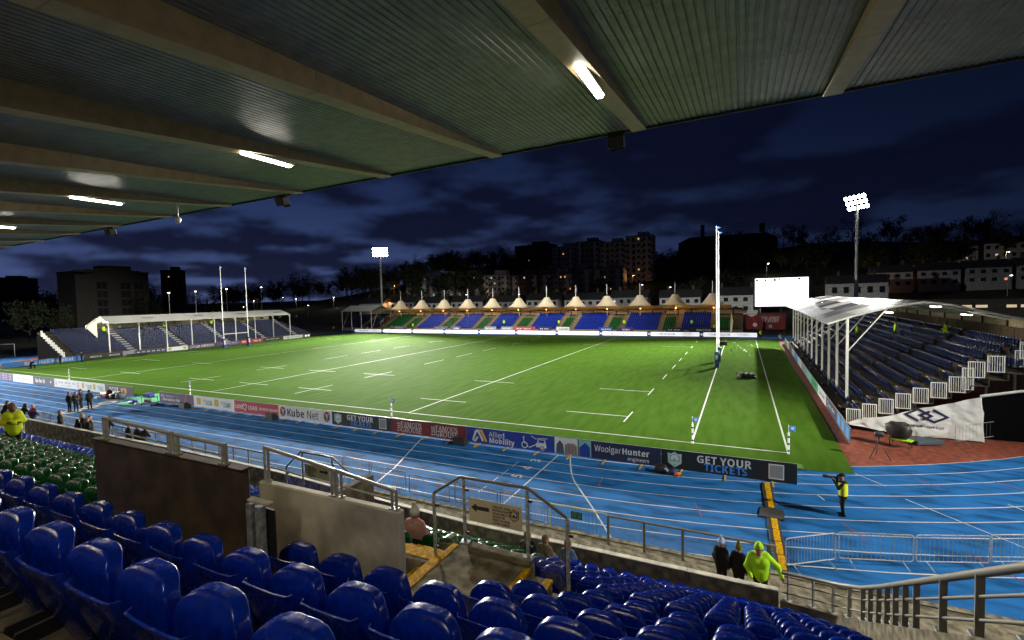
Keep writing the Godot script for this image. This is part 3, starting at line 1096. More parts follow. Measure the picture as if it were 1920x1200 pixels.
func main_seats() -> void:
	var pan := seat_pan()
	var back := seat_back()
	var bracket := seat_bracket()
	var spots := {"blue": [], "green": []}
	for k in range(0, 6):
		var r := urow(k)
		var x := 1.95
		while x > -46.0:
			var ok := true
			if k == 2 and x < -3.55 and x > -6.6:
				ok = false
			if k >= 3 and x < (-2.3 if k < 5 else -1.75) and x > -8.6:
				ok = false
			if ok:
				spots["green" if (k >= 2 and x < -6.0) else "blue"].append([V(CX + x, r.y, CZ - r.x), k, x])
			x -= 0.5
	for j in 9:
		var r := lrow(j)
		var right := 1.75 - maxf(0.0, j - 5.0) * 0.25
		var x := right
		while x > -46.0:
			var ok := true
			var green := false
			if x > -9.9:
				if x < [-1.8, -2.6, -3.4][mini(j, 2)] - (1.1 if j > 2 else 0.0):
					ok = false
				if j >= 1 and x < -4.95 - (1.1 if j < 3 else 0.0):
					green = true
					ok = true
			else:
				green = j < 2 or j > 7
			if ok and not (x < -24.0 and x > -25.2):
				spots["green" if green else "blue"].append([V(CX + x, r.y, CZ - r.x), 10 + j, x])
			x -= 0.5
	var cam := V(CX, CY, CZ)
	var b := Basis(V(0.898933, -0.024171, -0.437418), V(0.001235, 0.998613, -0.052644), V(0.438084, 0.046783, 0.897716))
	for c in ["blue", "green"]:
		var seen := []
		for s in spots[c]:
			var q: Vector3 = b.transposed() * (s[0] + V(0, 0.6, 0) - cam)
			if q.z < -0.3 and absf(q.x / q.z) < 1.16 and absf(q.y / q.z) < 0.76:
				seen.append([-q.z] + s)
		seen.sort_custom(func(p, q): return p[0] < q[0])
		var rest := []
		for i in seen.size():
			var s: Array = seen[i]
			if i < 290:
				var row: String
				if s[2] < 10:
					row = "%s row up from the gangway%s" % [ORD[5 - s[2]], "" if s[3] > -6.0 else ", past the dark parapet"]
				else:
					row = "%s row up from the front wall%s" % [ORD[18 - s[2]], "" if s[3] > -9.9 else ", past the dark parapet"]
				var t := thing(c + "_seat", "glossy %s tip-up seat, %s" % [c, row], "seat", s[1], 0.0, "%s seats, %s" % [c, row])
				part(t, "seat_pan", pan, M["seat_" + c])
				part(t, "backrest", back, M["seat_" + c])
				part(t, "bracket", bracket, M.black)
			else:
				rest.append(Transform3D(Basis(), s[1]))
		scatter("far_seats", "rows of small %s seats far along the main stand" % c, "seats", joined([pan, back]), M["seat_" + c], rest)

# ---------------------------------------------------------------- advertising boards
func main_details() -> void:
	for q in [["ad_white", 0.55, 0.57, 0.58], ["ad_navy", 0.012, 0.018, 0.06], ["ad_black", 0.008, 0.010, 0.012], ["ad_red", 0.34, 0.012, 0.035], ["ad_maroon", 0.14, 0.010, 0.014],
			["ad_blue", 0.010, 0.035, 0.26], ["ad_purple", 0.035, 0.018, 0.075], ["ad_sky", 0.06, 0.26, 0.60], ["ad_cyan", 0.05, 0.22, 0.62], ["ad_amber", 0.70, 0.33, 0.03],
			["ad_green", 0.03, 0.26, 0.12], ["ad_gold", 0.35, 0.27, 0.03], ["ad_teal", 0.16, 0.36, 0.34], ["ad_lilac", 0.30, 0.25, 0.45], ["ad_magenta", 0.34, 0.01, 0.14], ["ad_violet", 0.05, 0.01, 0.16], ["ad_magenta_soft", 0.16, 0.02, 0.14], ["ad_green_dark", 0.015, 0.10, 0.04], ["ad_teal_dark", 0.03, 0.06, 0.07], ["trim_brown", 0.014, 0.012, 0.009], ["ad_grey", 0.20, 0.22, 0.24], ["ad_stone", 0.22, 0.19, 0.17], ["ad_slate", 0.05, 0.07, 0.10]]:
		mat(q[0], q[1], q[2], q[3], 0.5)
	# front rail of the walkway
	var t := thing("railing", "dark steel handrail on posts along the edge of the running track", "railing")
	var xs := []
	var x := CX - 4.4
	while x < CX + 1.4:
		xs.append(x)
		x += 1.27
	front_rail(t, CX - 4.35, CX + 0.95)
	t = thing("railing", "long steel handrail where spectators stand by the running track", "railing")
	front_rail(t, -62.0, -20.0)

func front_rail(t: Node3D, x0: float, x1: float) -> void:
	ptube(t, "top_rail", [V(x0, 1.36, 14.5), V(x1, 1.36, 14.5)], 0.04, M.steel_rail, 8)
	var x := x0
	while x <= x1 + 0.01:
		pbox(t, "post", V(x, 0.83, 14.5), V(0.09, 1.06, 0.03), M.steel_rail, 0.006)
		x += 1.27
	var g := Geo.new()
	g.box(V((x0 + x1) / 2, 0.85, 14.49), V(x1 - x0, 0.8, 0.010))
	part(t, "glazing", g.mesh(), M.glass)

func poly(parent: Node, called: String, pts: Array, m: Material, p: Vector3, s := 1.0, z0 := 0.0, z1 := 0.004) -> void:
	var pl := PackedVector2Array()
	for q in pts:
		pl.append(q * s)
	var g := Geo.new()
	g.prism(pl, z0, z1)
	part(parent, called, g.mesh(), m, p)

func disc(parent: Node, called: String, r: float, r_in: float, m: Material, p: Vector3) -> void:
	var g := Geo.new()
	for i in 20:
		var a := TAU * i / 20
		var b := TAU * (i + 1) / 20
		g.quad(V(cos(a) * r, sin(a) * r, 0), V(cos(b) * r, sin(b) * r, 0), V(cos(b) * r_in, sin(b) * r_in, 0), V(cos(a) * r_in, sin(a) * r_in, 0), V(0, 0, 1))
	part(parent, called, g.mesh(), m, p)

# a board along the local x axis, its face looking along local +z; origin at the middle of its foot
func board(label: String, at: Vector3, turn: float, w: float, h: float, m: Material, group: String, feet := false) -> Node3D:
	var t := thing("advertising_board", label, "board", at, turn, group)
	pbox(t, "panel", V(0, h / 2 + 0.02, 0), V(w - 0.02, h, 0.03), m, 0.004)
	pbox(t, "top_edge", V(0, h + 0.025, 0), V(w - 0.02, 0.014, 0.045), M.ad_grey)
	if feet:
		var n := int(round(w / 1.9))
		for i in n:
			var x := (i + 0.5) / n * w - w / 2
			pbox(t, "foot", V(x, 0.02, 0.42), V(0.09, 0.045, 0.82), M.yellow_wood if i % 3 else M.yellow_paint, 0.005)
			pbox(t, "strut", V(x, 0.24, -0.22), V(0.04, 0.04, 0.7), M.ad_stone, 0.004, Basis(Vector3.RIGHT, -0.75))
	return t

func near_boards() -> void:
	var grp := "boards between pitch and running track"
	var z := 5.05
	var h := 1.0
	var e := [5.19, -1.09, -7.19, -13.29, -19.46, -25.23, -31.18, -36.82, -42.65, -48.16]
	var mk := func(i: int, label: String, m: Material) -> Node3D:
		return board(label, V((e[i] + e[i + 1]) / 2, 0, z), 0.0, e[i] - e[i + 1], h, m, grp, true)
	var f := 0.019
	# 0: tickets, with a crest
	var b: Node3D = mk.call(0, "black board reading GET YOUR TICKETS with a large crest, at the end of its line", M.ad_black)
	tickets(b, 6.28, f)
	b = mk.call(1, "navy board with three building pictures and white lettering ending in engineers", M.ad_navy)
	for q in [[-2.72, 0.62, M.ad_white], [-2.02, 0.80, M.ad_white], [-1.18, 0.74, M.ad_teal]]:
		pbox(b, "picture", V(q[0], 0.52, f), V(q[1], 0.96, 0.004), q[2])
	poly(b, "picture", [Vector2(-0.25, -0.45), Vector2(0.27, -0.45), Vector2(0.2, 0.12), Vector2(0.0, 0.35), Vector2(-0.2, 0.1)], M.ad_slate, V(-2.7, 0.5, f + 0.004))
	poly(b, "picture", [Vector2(-0.37, -0.45), Vector2(0.38, -0.45), Vector2(0.36, 0.1), Vector2(0.2, 0.22), Vector2(-0.2, 0.22), Vector2(-0.36, 0.1)], M.ad_stone, V(-2.02, 0.5, f + 0.004))
	poly(b, "picture", [Vector2(-0.3, -0.45), Vector2(0.32, -0.45), Vector2(0.32, 0.1), Vector2(0.05, 0.36), Vector2(-0.3, 0.06)], M.ad_blue, V(-1.2, 0.5, f + 0.004))
	for i in 4:
		pbox(b, "picture", V(-2.32 + i * 0.2, 0.36, f + 0.010), V(0.035, 0.45, 0.003), M.ad_maroon)
	letters(b, "Woolgar", V(-0.62, 0.62, f), 0.34, 1.52, M.ad_white, false, "Droid Sans", true)
	letters(b, "Hunter", V(0.94, 0.62, f), 0.34, 1.45, M.ad_white, true, "Droid Sans", true)
	letters(b, "engineers", V(1.25, 0.24, f), 0.2, 1.15, M.ad_white, false, "Droid Sans", true)
	b = mk.call(2, "bright blue board with looped white and orange mark and a wheelchair-and-car pictogram", M.ad_blue)
	ribbon(b, [V(-2.55, 0.2, f), V(-2.33, 0.78, f), V(-2.18, 0.84, f), V(-2.02, 0.6, f), V(-1.82, 0.22, f)], 0.15, M.ad_white)
	ribbon(b, [V(-2.55, 0.2, f), V(-2.38, 0.16, f), V(-2.2, 0.42, f)], 0.12, M.ad_white)
	ribbon(b, [V(-2.06, 0.84, f + 0.004), V(-1.9, 0.84, f + 0.004), V(-1.58, 0.2, f + 0.004)], 0.15, M.ad_amber)
	letters(b, "Allied", V(-1.38, 0.68, f), 0.34, 1.25, M.ad_white, false, "Droid Sans", true)
	letters(b, "Mobility", V(-1.38, 0.30, f), 0.34, 1.85, M.ad_white, true, "Droid Sans", true)
	wheelchair_mark(b, V(1.45, 0.5, f))
	b = mk.call(3, "dark red board with the same white serif whisky lettering twice", M.ad_maroon)
	for x in [-1.55, 1.35]:
		letters(b, "FAMOUS", V(x + 0.2, 0.65, f), 0.36, 1.75, M.ad_white, false, "Droid Serif")
		letters(b, "GROUSE", V(x + 0.2, 0.29, f), 0.34, 1.75, M.ad_white, false, "Droid Serif")
		var o := letters(b, "THE", V(x - 0.86, 0.47, f), 0.26, 0.8, M.ad_white, false, "Droid Serif")
		o.basis = Basis(Vector3.BACK, PI / 2)
	b = mk.call(4, "black board reading GET YOUR TICKETS next to the dark red board", M.ad_black)
	tickets(b, 5.77, f)
	b = mk.call(5, "white board with a cube emblem at each end of black lettering", M.ad_white)
	cube_mark(b, V(-2.45, 0.53, f))
	cube_mark(b, V(2.45, 0.53, f))
	letters(b, "Kube", V(-2.0, 0.5, f), 0.62, 2.0, M.ad_black, true, "Droid Sans", true)
	letters(b, "Net", V(0.25, 0.5, f), 0.62, 1.6, M.ad_black, false, "Droid Sans", true)
	b = mk.call(6, "red board with a white heart outline between two words", M.ad_red)
	letters(b, "LOVE", V(-2.7, 0.5, f), 0.36, 1.0, M.ad_white, true, "Droid Sans", true)
	ribbon(b, [V(-1.4, 0.2, f), V(-1.68, 0.6, f), V(-1.55, 0.78, f), V(-1.4, 0.64, f), V(-1.25, 0.78, f), V(-1.12, 0.6, f), V(-1.4, 0.2, f)], 0.06, M.ad_white)
	letters(b, "LOAN", V(-0.95, 0.5, f), 0.36, 1.1, M.ad_white, true, "Droid Sans", true)
	letters(b, "GEORGE SQUARE", V(0.4, 0.5, f), 0.22, 2.3, M.ad_white, true, "Droid Sans", true)
	b = mk.call(7, "white board with two gold squares and green lettering beside the red board", M.ad_white)
	gold_board(b, 5.6, f)
	b = mk.call(8, "dark purple board about free travel with a magenta slash", M.ad_purple)
	letters(b, "Why not give", V(-2.5, 0.68, f), 0.26, 2.2, M.ad_lilac, true, "Droid Sans", true)
	letters(b, "free travel a Try!", V(-2.2, 0.34, f), 0.26, 3.0, M.ad_white, true, "Droid Sans", true)
	poly(b, "slash", [Vector2(-0.25, -0.45), Vector2(-0.05, -0.45), Vector2(0.3, 0.45), Vector2(0.1, 0.45)], M.ad_magenta, V(1.45, 0.52, f))
	# boards beyond the gap
	z = 4.6
	var mk2 := func(x0: float, x1: float, label: String, m: Material) -> Node3D:
		return board(label, V((x0 + x1) / 2, 0, z), 0.0, absf(x1 - x0), h, m, grp, false)
	b = mk2.call(-53.7, -59.4, "black board with white and orange capitals behind the piled team kit", M.ad_black)
	letters(b, "SCOT", V(-1.9, 0.5, f), 0.55, 1.9, M.ad_white, true, "Droid Sans", true)
	letters(b, "JCB", V(0.35, 0.5, f), 0.55, 1.5, M.ad_amber, true, "Droid Sans", true)
	b = mk2.call(-59.4, -64.8, "white board with two gold squares beyond the piled team kit", M.ad_white)
	gold_board(b, 5.4, f)
	b = mk2.call(-64.8, -71.0, "white board with lilac lettering and a small crest at each end", M.ad_white)
	print_lines(b, V(0, 0.62, f), 3.9, 0.26, 11, M.ad_lilac)
	print_lines(b, V(0, 0.28, f), 2.8, 0.13, 9, M.ad_teal)
	crest(b, V(-2.6, 0.5, f), 0.7, M.ad_lilac, M.ad_white)
	crest(b, V(2.6, 0.5, f), 0.7, M.ad_lilac, M.ad_white)
	b = mk2.call(-71.0, -76.6, "navy board reading Go for it", M.ad_navy)
	letters(b, "Go for it", V(-0.9, 0.5, f), 0.48, 2.6, M.ad_white, true)
	letters(b, "+", V(1.9, 0.5, f), 0.5, 1.0, M.ad_white, true)
	b = mk2.call(-76.6, -82.3, "white board with very pale grey lettering", M.ad_white)
	print_lines(b, V(0, 0.5, f), 3.8, 0.26, 10, M.ad_grey)
	b = mk2.call(-82.3, -90.0, "purple board striped with rows of pale lettering", M.ad_purple)
	for r in 4:
		print_lines(b, V(0, 0.16 + 0.23 * r, f), 6.8, 0.10, 16, M.ad_lilac)

func tickets(b: Node3D, w: float, f: float) -> void:
	crest(b, V(-w * 0.39, 0.52, f), 0.86, M.ad_teal, M.ad_white)
	letters(b, "GET YOUR", V(-w * 0.015, 0.69, f), 0.40, w * 0.44, M.ad_white, true)
	letters(b, "TICKETS", V(0.0, 0.30, f), 0.40, w * 0.36, M.ad_cyan, true)
	pbox(b, "blank_square", V(w * 0.36, 0.52, f), V(0.66, 0.74, 0.004), M.ad_white)
	pbox(b, "blank_square", V(w * 0.36, 0.52, f + 0.004), V(0.56, 0.62, 0.004), M.ad_grey)

func gold_board(b: Node3D, w: float, f: float) -> void:
	for x in [-w * 0.38, w * 0.08]:
		pbox(b, "emblem", V(x, 0.56, f), V(0.55, 0.6, 0.004), M.ad_gold)
		pbox(b, "emblem", V(x, 0.5, f + 0.004), V(0.07, 0.5, 0.004), M.ad_amber)
		letters(b, "SP Energy", V(x + 0.62, 0.62, f), 0.24, 1.3, M.ad_teal, true, "Droid Sans", true)
		letters(b, "Networks", V(x + 0.95, 0.36, f), 0.24, 1.0, M.ad_teal, true, "Droid Sans", true)

func ribbon(parent: Node, pts: Array, w: float, m: Material) -> void:
	var g := Geo.new()
	for i in pts.size() - 1:
		var a: Vector3 = pts[i]
		var b: Vector3 = pts[i + 1]
		var d := (b - a).normalized()
		var s := V(-d.y, d.x, 0) * w / 2
		a -= d * w * 0.2
		b += d * w * 0.2
		var o := V(0, 0, 0.0006 * i)
		g.quad(a - s + o, b - s + o, b + s + o, a + s + o, V(0, 0, 1))
	part(parent, "emblem", g.mesh(), m)

func cube_mark(b: Node3D, p: Vector3) -> void:
	var s := 0.42
	poly(b, "emblem", [Vector2(-0.75, 0.7), Vector2(0, 1), Vector2(0.75, 0.7), Vector2(0.1, 0.35)], M.ad_red, p, s)
	poly(b, "emblem", [Vector2(-0.75, 0.62), Vector2(-0.08, 0.25), Vector2(-0.08, -1), Vector2(-0.7, -0.5)], M.ad_purple, p, s)
	poly(b, "emblem", [Vector2(0.75, 0.62), Vector2(0.12, 0.25), Vector2(0.02, -1), Vector2(0.7, -0.5)], M.ad_blue, p, s)
	poly(b, "emblem", [Vector2(-0.3, 0.35), Vector2(0.02, 0.25), Vector2(0.35, 0.4), Vector2(0.02, -0.7)], M.ad_amber, p + V(0, 0, 0.004), s)

func wheelchair_mark(b: Node3D, p: Vector3) -> void:
	disc(b, "emblem", 0.21, 0.15, M.ad_white, p + V(-0.35, -0.2, 0.001))
	disc(b, "emblem", 0.06, 0.0, M.ad_white, p + V(-0.40, 0.27, 0.001))
	ribbon(b, [p + V(-0.4, 0.18, 0), p + V(-0.38, -0.06, 0), p + V(-0.2, -0.08, 0), p + V(-0.12, -0.3, 0)], 0.06, M.ad_white)
	ribbon(b, [p + V(-0.05, -0.33, 0), p + V(0.42, -0.1, 0)], 0.05, M.ad_white)
	poly(b, "emblem", [Vector2(0.42, -0.25), Vector2(0.42, 0.0), Vector2(0.5, 0.02), Vector2(0.55, 0.24), Vector2(1.0, 0.24), Vector2(1.05, 0.0), Vector2(1.1, -0.25)], M.ad_white, p)
	pbox(b, "emblem", p + V(0.78, 0.12, 0.006), V(0.36, 0.16, 0.003), M.ad_blue)
	ribbon(b, [p + V(0.5, 0.28, 0.004), p + V(1.15, 0.32, 0.004)], 0.04, M.ad_white)
	ribbon(b, [p + V(0.45, 0.22, 0.004), p + V(0.1, 0.40, 0.004)], 0.04, M.ad_white)
	disc(b, "emblem", 0.15, 0.0, M.ad_white, p + V(0.82, -0.27, 0.006))
	disc(b, "emblem", 0.12, 0.07, M.ad_blue, p + V(0.82, -0.27, 0.009))

# a line of print too far away to read: a run of small unequal strokes
func print_lines(b: Node3D, p: Vector3, w: float, h: float, n: int, m: Material) -> void:
	var g := Geo.new()
	for i in n:
		var x := (i + 0.5) / n * w - w / 2
		var k := (i * 7 + 3) % 5
		if k == 4:
			continue
		g.box(V(x, (k - 1) * h * 0.06, 0.001), V(w / n * (0.55 + 0.08 * k), h * (0.75 + 0.06 * k), 0.003))
	part(b, "print", g.mesh(), m, p)

# ---------------------------------------------------------------- stand with the arched roof
func arch_y(x: float) -> float:
	var xs := [-0.15, 1.4, 3.5, 5.7, 7.1, 9.0, 10.8, 12.6]
	var ys := [6.70, 7.29, 7.90, 8.33, 8.12, 7.60, 7.10, 6.65]
	for i in xs.size() - 1:
		if x <= xs[i + 1]:
			var t: float = (x - xs[i]) / (xs[i + 1] - xs[i])
			return lerpf(ys[i], ys[i + 1], t)
	return ys[-1]

func right_stand() -> void:
	for q in [["roof_film_a", 0.48, 0.49, 0.50, 0.30], ["roof_film_b", 0.28, 0.29, 0.31, 0.22], ["roof_film_c", 0.15, 0.16, 0.19, 0.18]]:
		var m := mat(q[0], q[1], q[2], q[3], q[4])
		m.backlight_enabled = true
		m.backlight = Color(0.25, 0.25, 0.25)
	var org := V(8.85, 0, -7.2)
	var th := -0.0165
	var t := thing("seating_stand", "temporary seating stand with a white arched film roof behind the goal line", "stand", org, th)
	var rows := 12
	var zl := 60.0
	for i in rows:
		var x := 0.95 + 0.86 * i
		var y := 0.32 + 0.42 * i
		pbox(t, "deck", V(x, y - 0.03, -zl / 2), V(0.84, 0.06, zl), M.deck_board, 0.006)
		pbox(t, "riser", V(x + 0.42, y + 0.18, -zl / 2), V(0.025, 0.34, zl), M.deck_board)
		for a in 6:
			pbox(t, "aisle_step", V(x - 0.28, y + 0.10, -4.4 - a * 10.2), V(0.28, 0.2, 0.9), M.deck_board, 0.006)
			pbox(t, "step_edge", V(x - 0.43, y + 0.19, -4.4 - a * 10.2), V(0.035, 0.03, 0.9), M.white_steel, 0.004)
	# guard panels of upright bars stepping up the near end
	for i in 9:
		var x := 0.28 + 0.875 * i
		var y := 0.30 + 0.41 * i if i < 7 else 3.35 + 0.38 * (i - 6)
		guard_panel(t, V(x, y, 0.0), 0.78, 0.98, 0.0)
	guard_panel(t, V(6.15, 2.95, -0.05), 0.55, 1.35, 0.0)
	for q in [[10.9, 4.4], [11.1, 4.9]]:
		guard_panel(t, V(q[0] - 2.2, q[1], -0.6), 0.9, 1.0, 0.0)
	# front and rear columns with braces
	for k in 12:
		var z := -5.7 - 4.8 * k
		pbox(t, "column", V(1.15, 3.6, z), V(0.17, 7.2, 0.17), M.white_steel, 0.01)
		pbox(t, "column", V(12.3, 3.4, z), V(0.17, 6.8, 0.17), M.white_steel, 0.01)
		ptube(t, "brace", [V(1.22, 4.6, z), V(3.55, 7.8, z)], 0.045, M.white_steel, 8)
		var g := Geo.new()
		var pts := []
		for s in 25:
			var x := -0.15 + 12.75 * s / 24.0
			pts.append(V(x, arch_y(x) - 0.07, z))
		g.tube(pts, 0.075, 6)
		part(t, "roof_rib", g.mesh(), M.white_steel)
	for x in [-0.1, 2.4, 4.8, 7.2, 9.6, 12.4]:
		pbox(t, "purlin", V(x, arch_y(x) - 0.05, -5.6 - 26.4), V(0.07, 0.07, 52.9), M.white_steel)
	# film panels of the roof
	var cuts := [-0.15, 1.6, 3.6, 5.7, 8.0, 10.3, 12.6]
	for k in 11:
		for c in 6:
			var z0 := -5.66 - 4.8 * k
			var z1 := z0 - 4.74
			var g := Geo.new()
			for half in 2:
				var za := lerpf(z0, z1, half * 0.5) - 0.02 * half
				var zb := lerpf(z0, z1, half * 0.5 + 0.5)
				var pts := []
				for s in 4:
					var x := lerpf(cuts[c] + 0.01, cuts[c + 1] - 0.01, s / 3.0)
					var sag := 0.03 * sin(PI * s / 3.0)
					pts.append([V(x, arch_y(x) + 0.03, za), V(x, arch_y(x) + 0.03 - sag, (za + zb) / 2), V(x, arch_y(x) + 0.03, zb)])
				g.sheet(pts)
			var pick := rng.randi() % 10
			part(t, "roof_film", g.mesh(), M.roof_film_a if pick < 5 else (M.roof_film_b if pick < 8 else M.roof_film_c))
	# back wall panels
	for k in 27:
		pbox(t, "back_wall_panel", V(12.0, 6.0, -0.9 - 2.18 * k), V(0.06, 2.1 if k > 1 else 1.0, 2.14), M.back_panel, 0.008)
		if k % 2 == 0:
			pbox(t, "back_post", V(11.9, 6.0, -2.0 - 2.18 * k), V(0.1, 2.1, 0.1), M.black)
		pbox(t, "back_rail", V(11.55, 5.85, -0.9 - 2.18 * k), V(0.03, 0.9, 2.1), M.deck_board)
	# black cloth round the scaffold at the near end
	var cg := Geo.new()
	cg.prism(PackedVector2Array([Vector2(6.95, 0.0), Vector2(12.9, 0.0), Vector2(12.9, 3.9), Vector2(7.0, 2.5)]), -0.12, -0.06)
	cg.prism(PackedVector2Array([Vector2(0.0, 0.0), Vector2(7.0, 0.0), Vector2(7.0, 2.4), Vector2(0.2, 0.25)]), -0.32, -0.26)
	part(t, "skirt", cg.mesh(), M.black_cloth)
	ptube(t, "edge_beam", [V(7.0, 2.62, 0.02), V(12.9, 4.02, 0.02)], 0.09, M.white_steel, 6)
	# lamps under the roof
	for p in [V(3.7, 7.55, -5.9), V(6.4, 7.95, -5.9), V(9.2, 7.2, -9.5), V(3.7, 7.55, -25.0), V(6.4, 7.95, -25.0), V(3.7, 7.55, -44.0), V(6.4, 7.95, -44.0)]:
		var w: Vector3 = t.transform * p
		strip_light(w, Vector2(0.22, 1.4), 7.0, "tube light under the arched film roof", "tube lights under the arched roof", "tube_light")
	# seats facing the pitch
	var pan := seat_pan()
	var back := seat_back()
	var spots := []
	for i in rows:
		var y := 0.32 + 0.42 * i
		var z := -0.55
		while z > -zl + 0.3:
			var off := fmod(-z + 0.1, 10.2)
			if absf(off - 4.5) > 0.62:
				spots.append(V(0.98 + 0.86 * i, y, z))
			z -= 0.48
	var cam := V(CX, CY, CZ)
	var near := []
	for s in spots:
		near.append([(t.transform * s).distance_to(cam), s])
	near.sort_custom(func(p, q): return p[0] < q[0])
	var rest := []
	for i in near.size():
		var w: Vector3 = t.transform * near[i][1]
		if i < 280:
			var o := thing("navy_seat", "dark navy tip-up seat in the arched-roof stand, %s row up from its boards" % ORD[int(round((near[i][1].x - 0.98) / 0.86))], "seat", w, PI / 2 + th, "navy seats, %s row of the arched-roof stand" % ORD[int(round((near[i][1].x - 0.98) / 0.86))])
			part(o, "seat_pan", pan, M.seat_navy)
			part(o, "backrest", back, M.seat_navy)
		else:
			rest.append(Transform3D(Basis(Vector3.UP, PI / 2 + th), w))
	scatter("far_seats", "long rows of navy seats further along the arched-roof stand", "seats", joined([pan, back]), M.seat_navy, rest)
	# low boards along its front, facing the pitch
	var cols := [["ad_white", "pale board with a round mark"], ["ad_navy", "navy board with a line of pale lettering"], ["ad_white", "white board with faint lettering"], ["ad_green", "green board"], ["ad_teal", "grey-green board"], ["ad_grey", "grey board"], ["ad_white", "long plain white board"], ["ad_sky", "light blue board"]]
	for k in 12:
		var q: Array = cols[k % 8]
		var zc := 4.2 - 5.2 * (k + 0.5)
		var m: Material = M[q[0]]
		if k == 0:
			m = M.ad_slate
		var w: Vector3 = t.transform * V(-0.12, 0, zc)
		var far: String = ["beside the tripod", "by the corner flag", "under its first columns", "further on", "halfway along", "near its far end"][k / 2]
		var b := board("%s before the arched-roof stand, %s" % ["dark board with three blue panels" if k == 0 else q[1], far], w, -PI / 2 + th, 5.18, 0.95, m, "boards before the arched-roof stand")
		if k == 0:
			for s in 3:
				pbox(b, "panel_print", V(-1.6 + s * 1.6, 0.5, 0.019), V(1.1, 0.7, 0.004), M.ad_sky)
		elif k < 4:
			disc(b, "emblem", 0.28, 0.18, M.ad_navy if k != 1 else M.ad_white, V(-1.5, 0.5, 0.02))
			print_lines(b, V(0.4, 0.5, 0.02), 2.6, 0.26, 8, M.ad_navy if k != 1 else M.ad_white)
	banner()

func guard_panel(t: Node3D, p: Vector3, w: float, h: float, turn: float) -> void:
	var o := part(t, "guard_panel", null, null, p)
	var g := Geo.new()
	g.box(V(w / 2, h, 0), V(w, 0.045, 0.045))
	g.box(V(w / 2, 0.03, 0), V(w, 0.045, 0.045))
	g.box(V(0.02, h / 2, 0), V(0.045, h, 0.045))
	g.box(V(w - 0.02, h / 2, 0), V(0.045, h, 0.045))
	o.mesh = g.mesh()
	o.material_override = M.white_steel
	var bg := Geo.new()
	bg.box(V(0, h / 2, 0), V(0.022, h - 0.07, 0.022))
	var bar := bg.mesh()
	for i in 6:
		part(o, "bar", bar, M.white_steel, V(w * (i + 1) / 7.0, 0.0, 0))

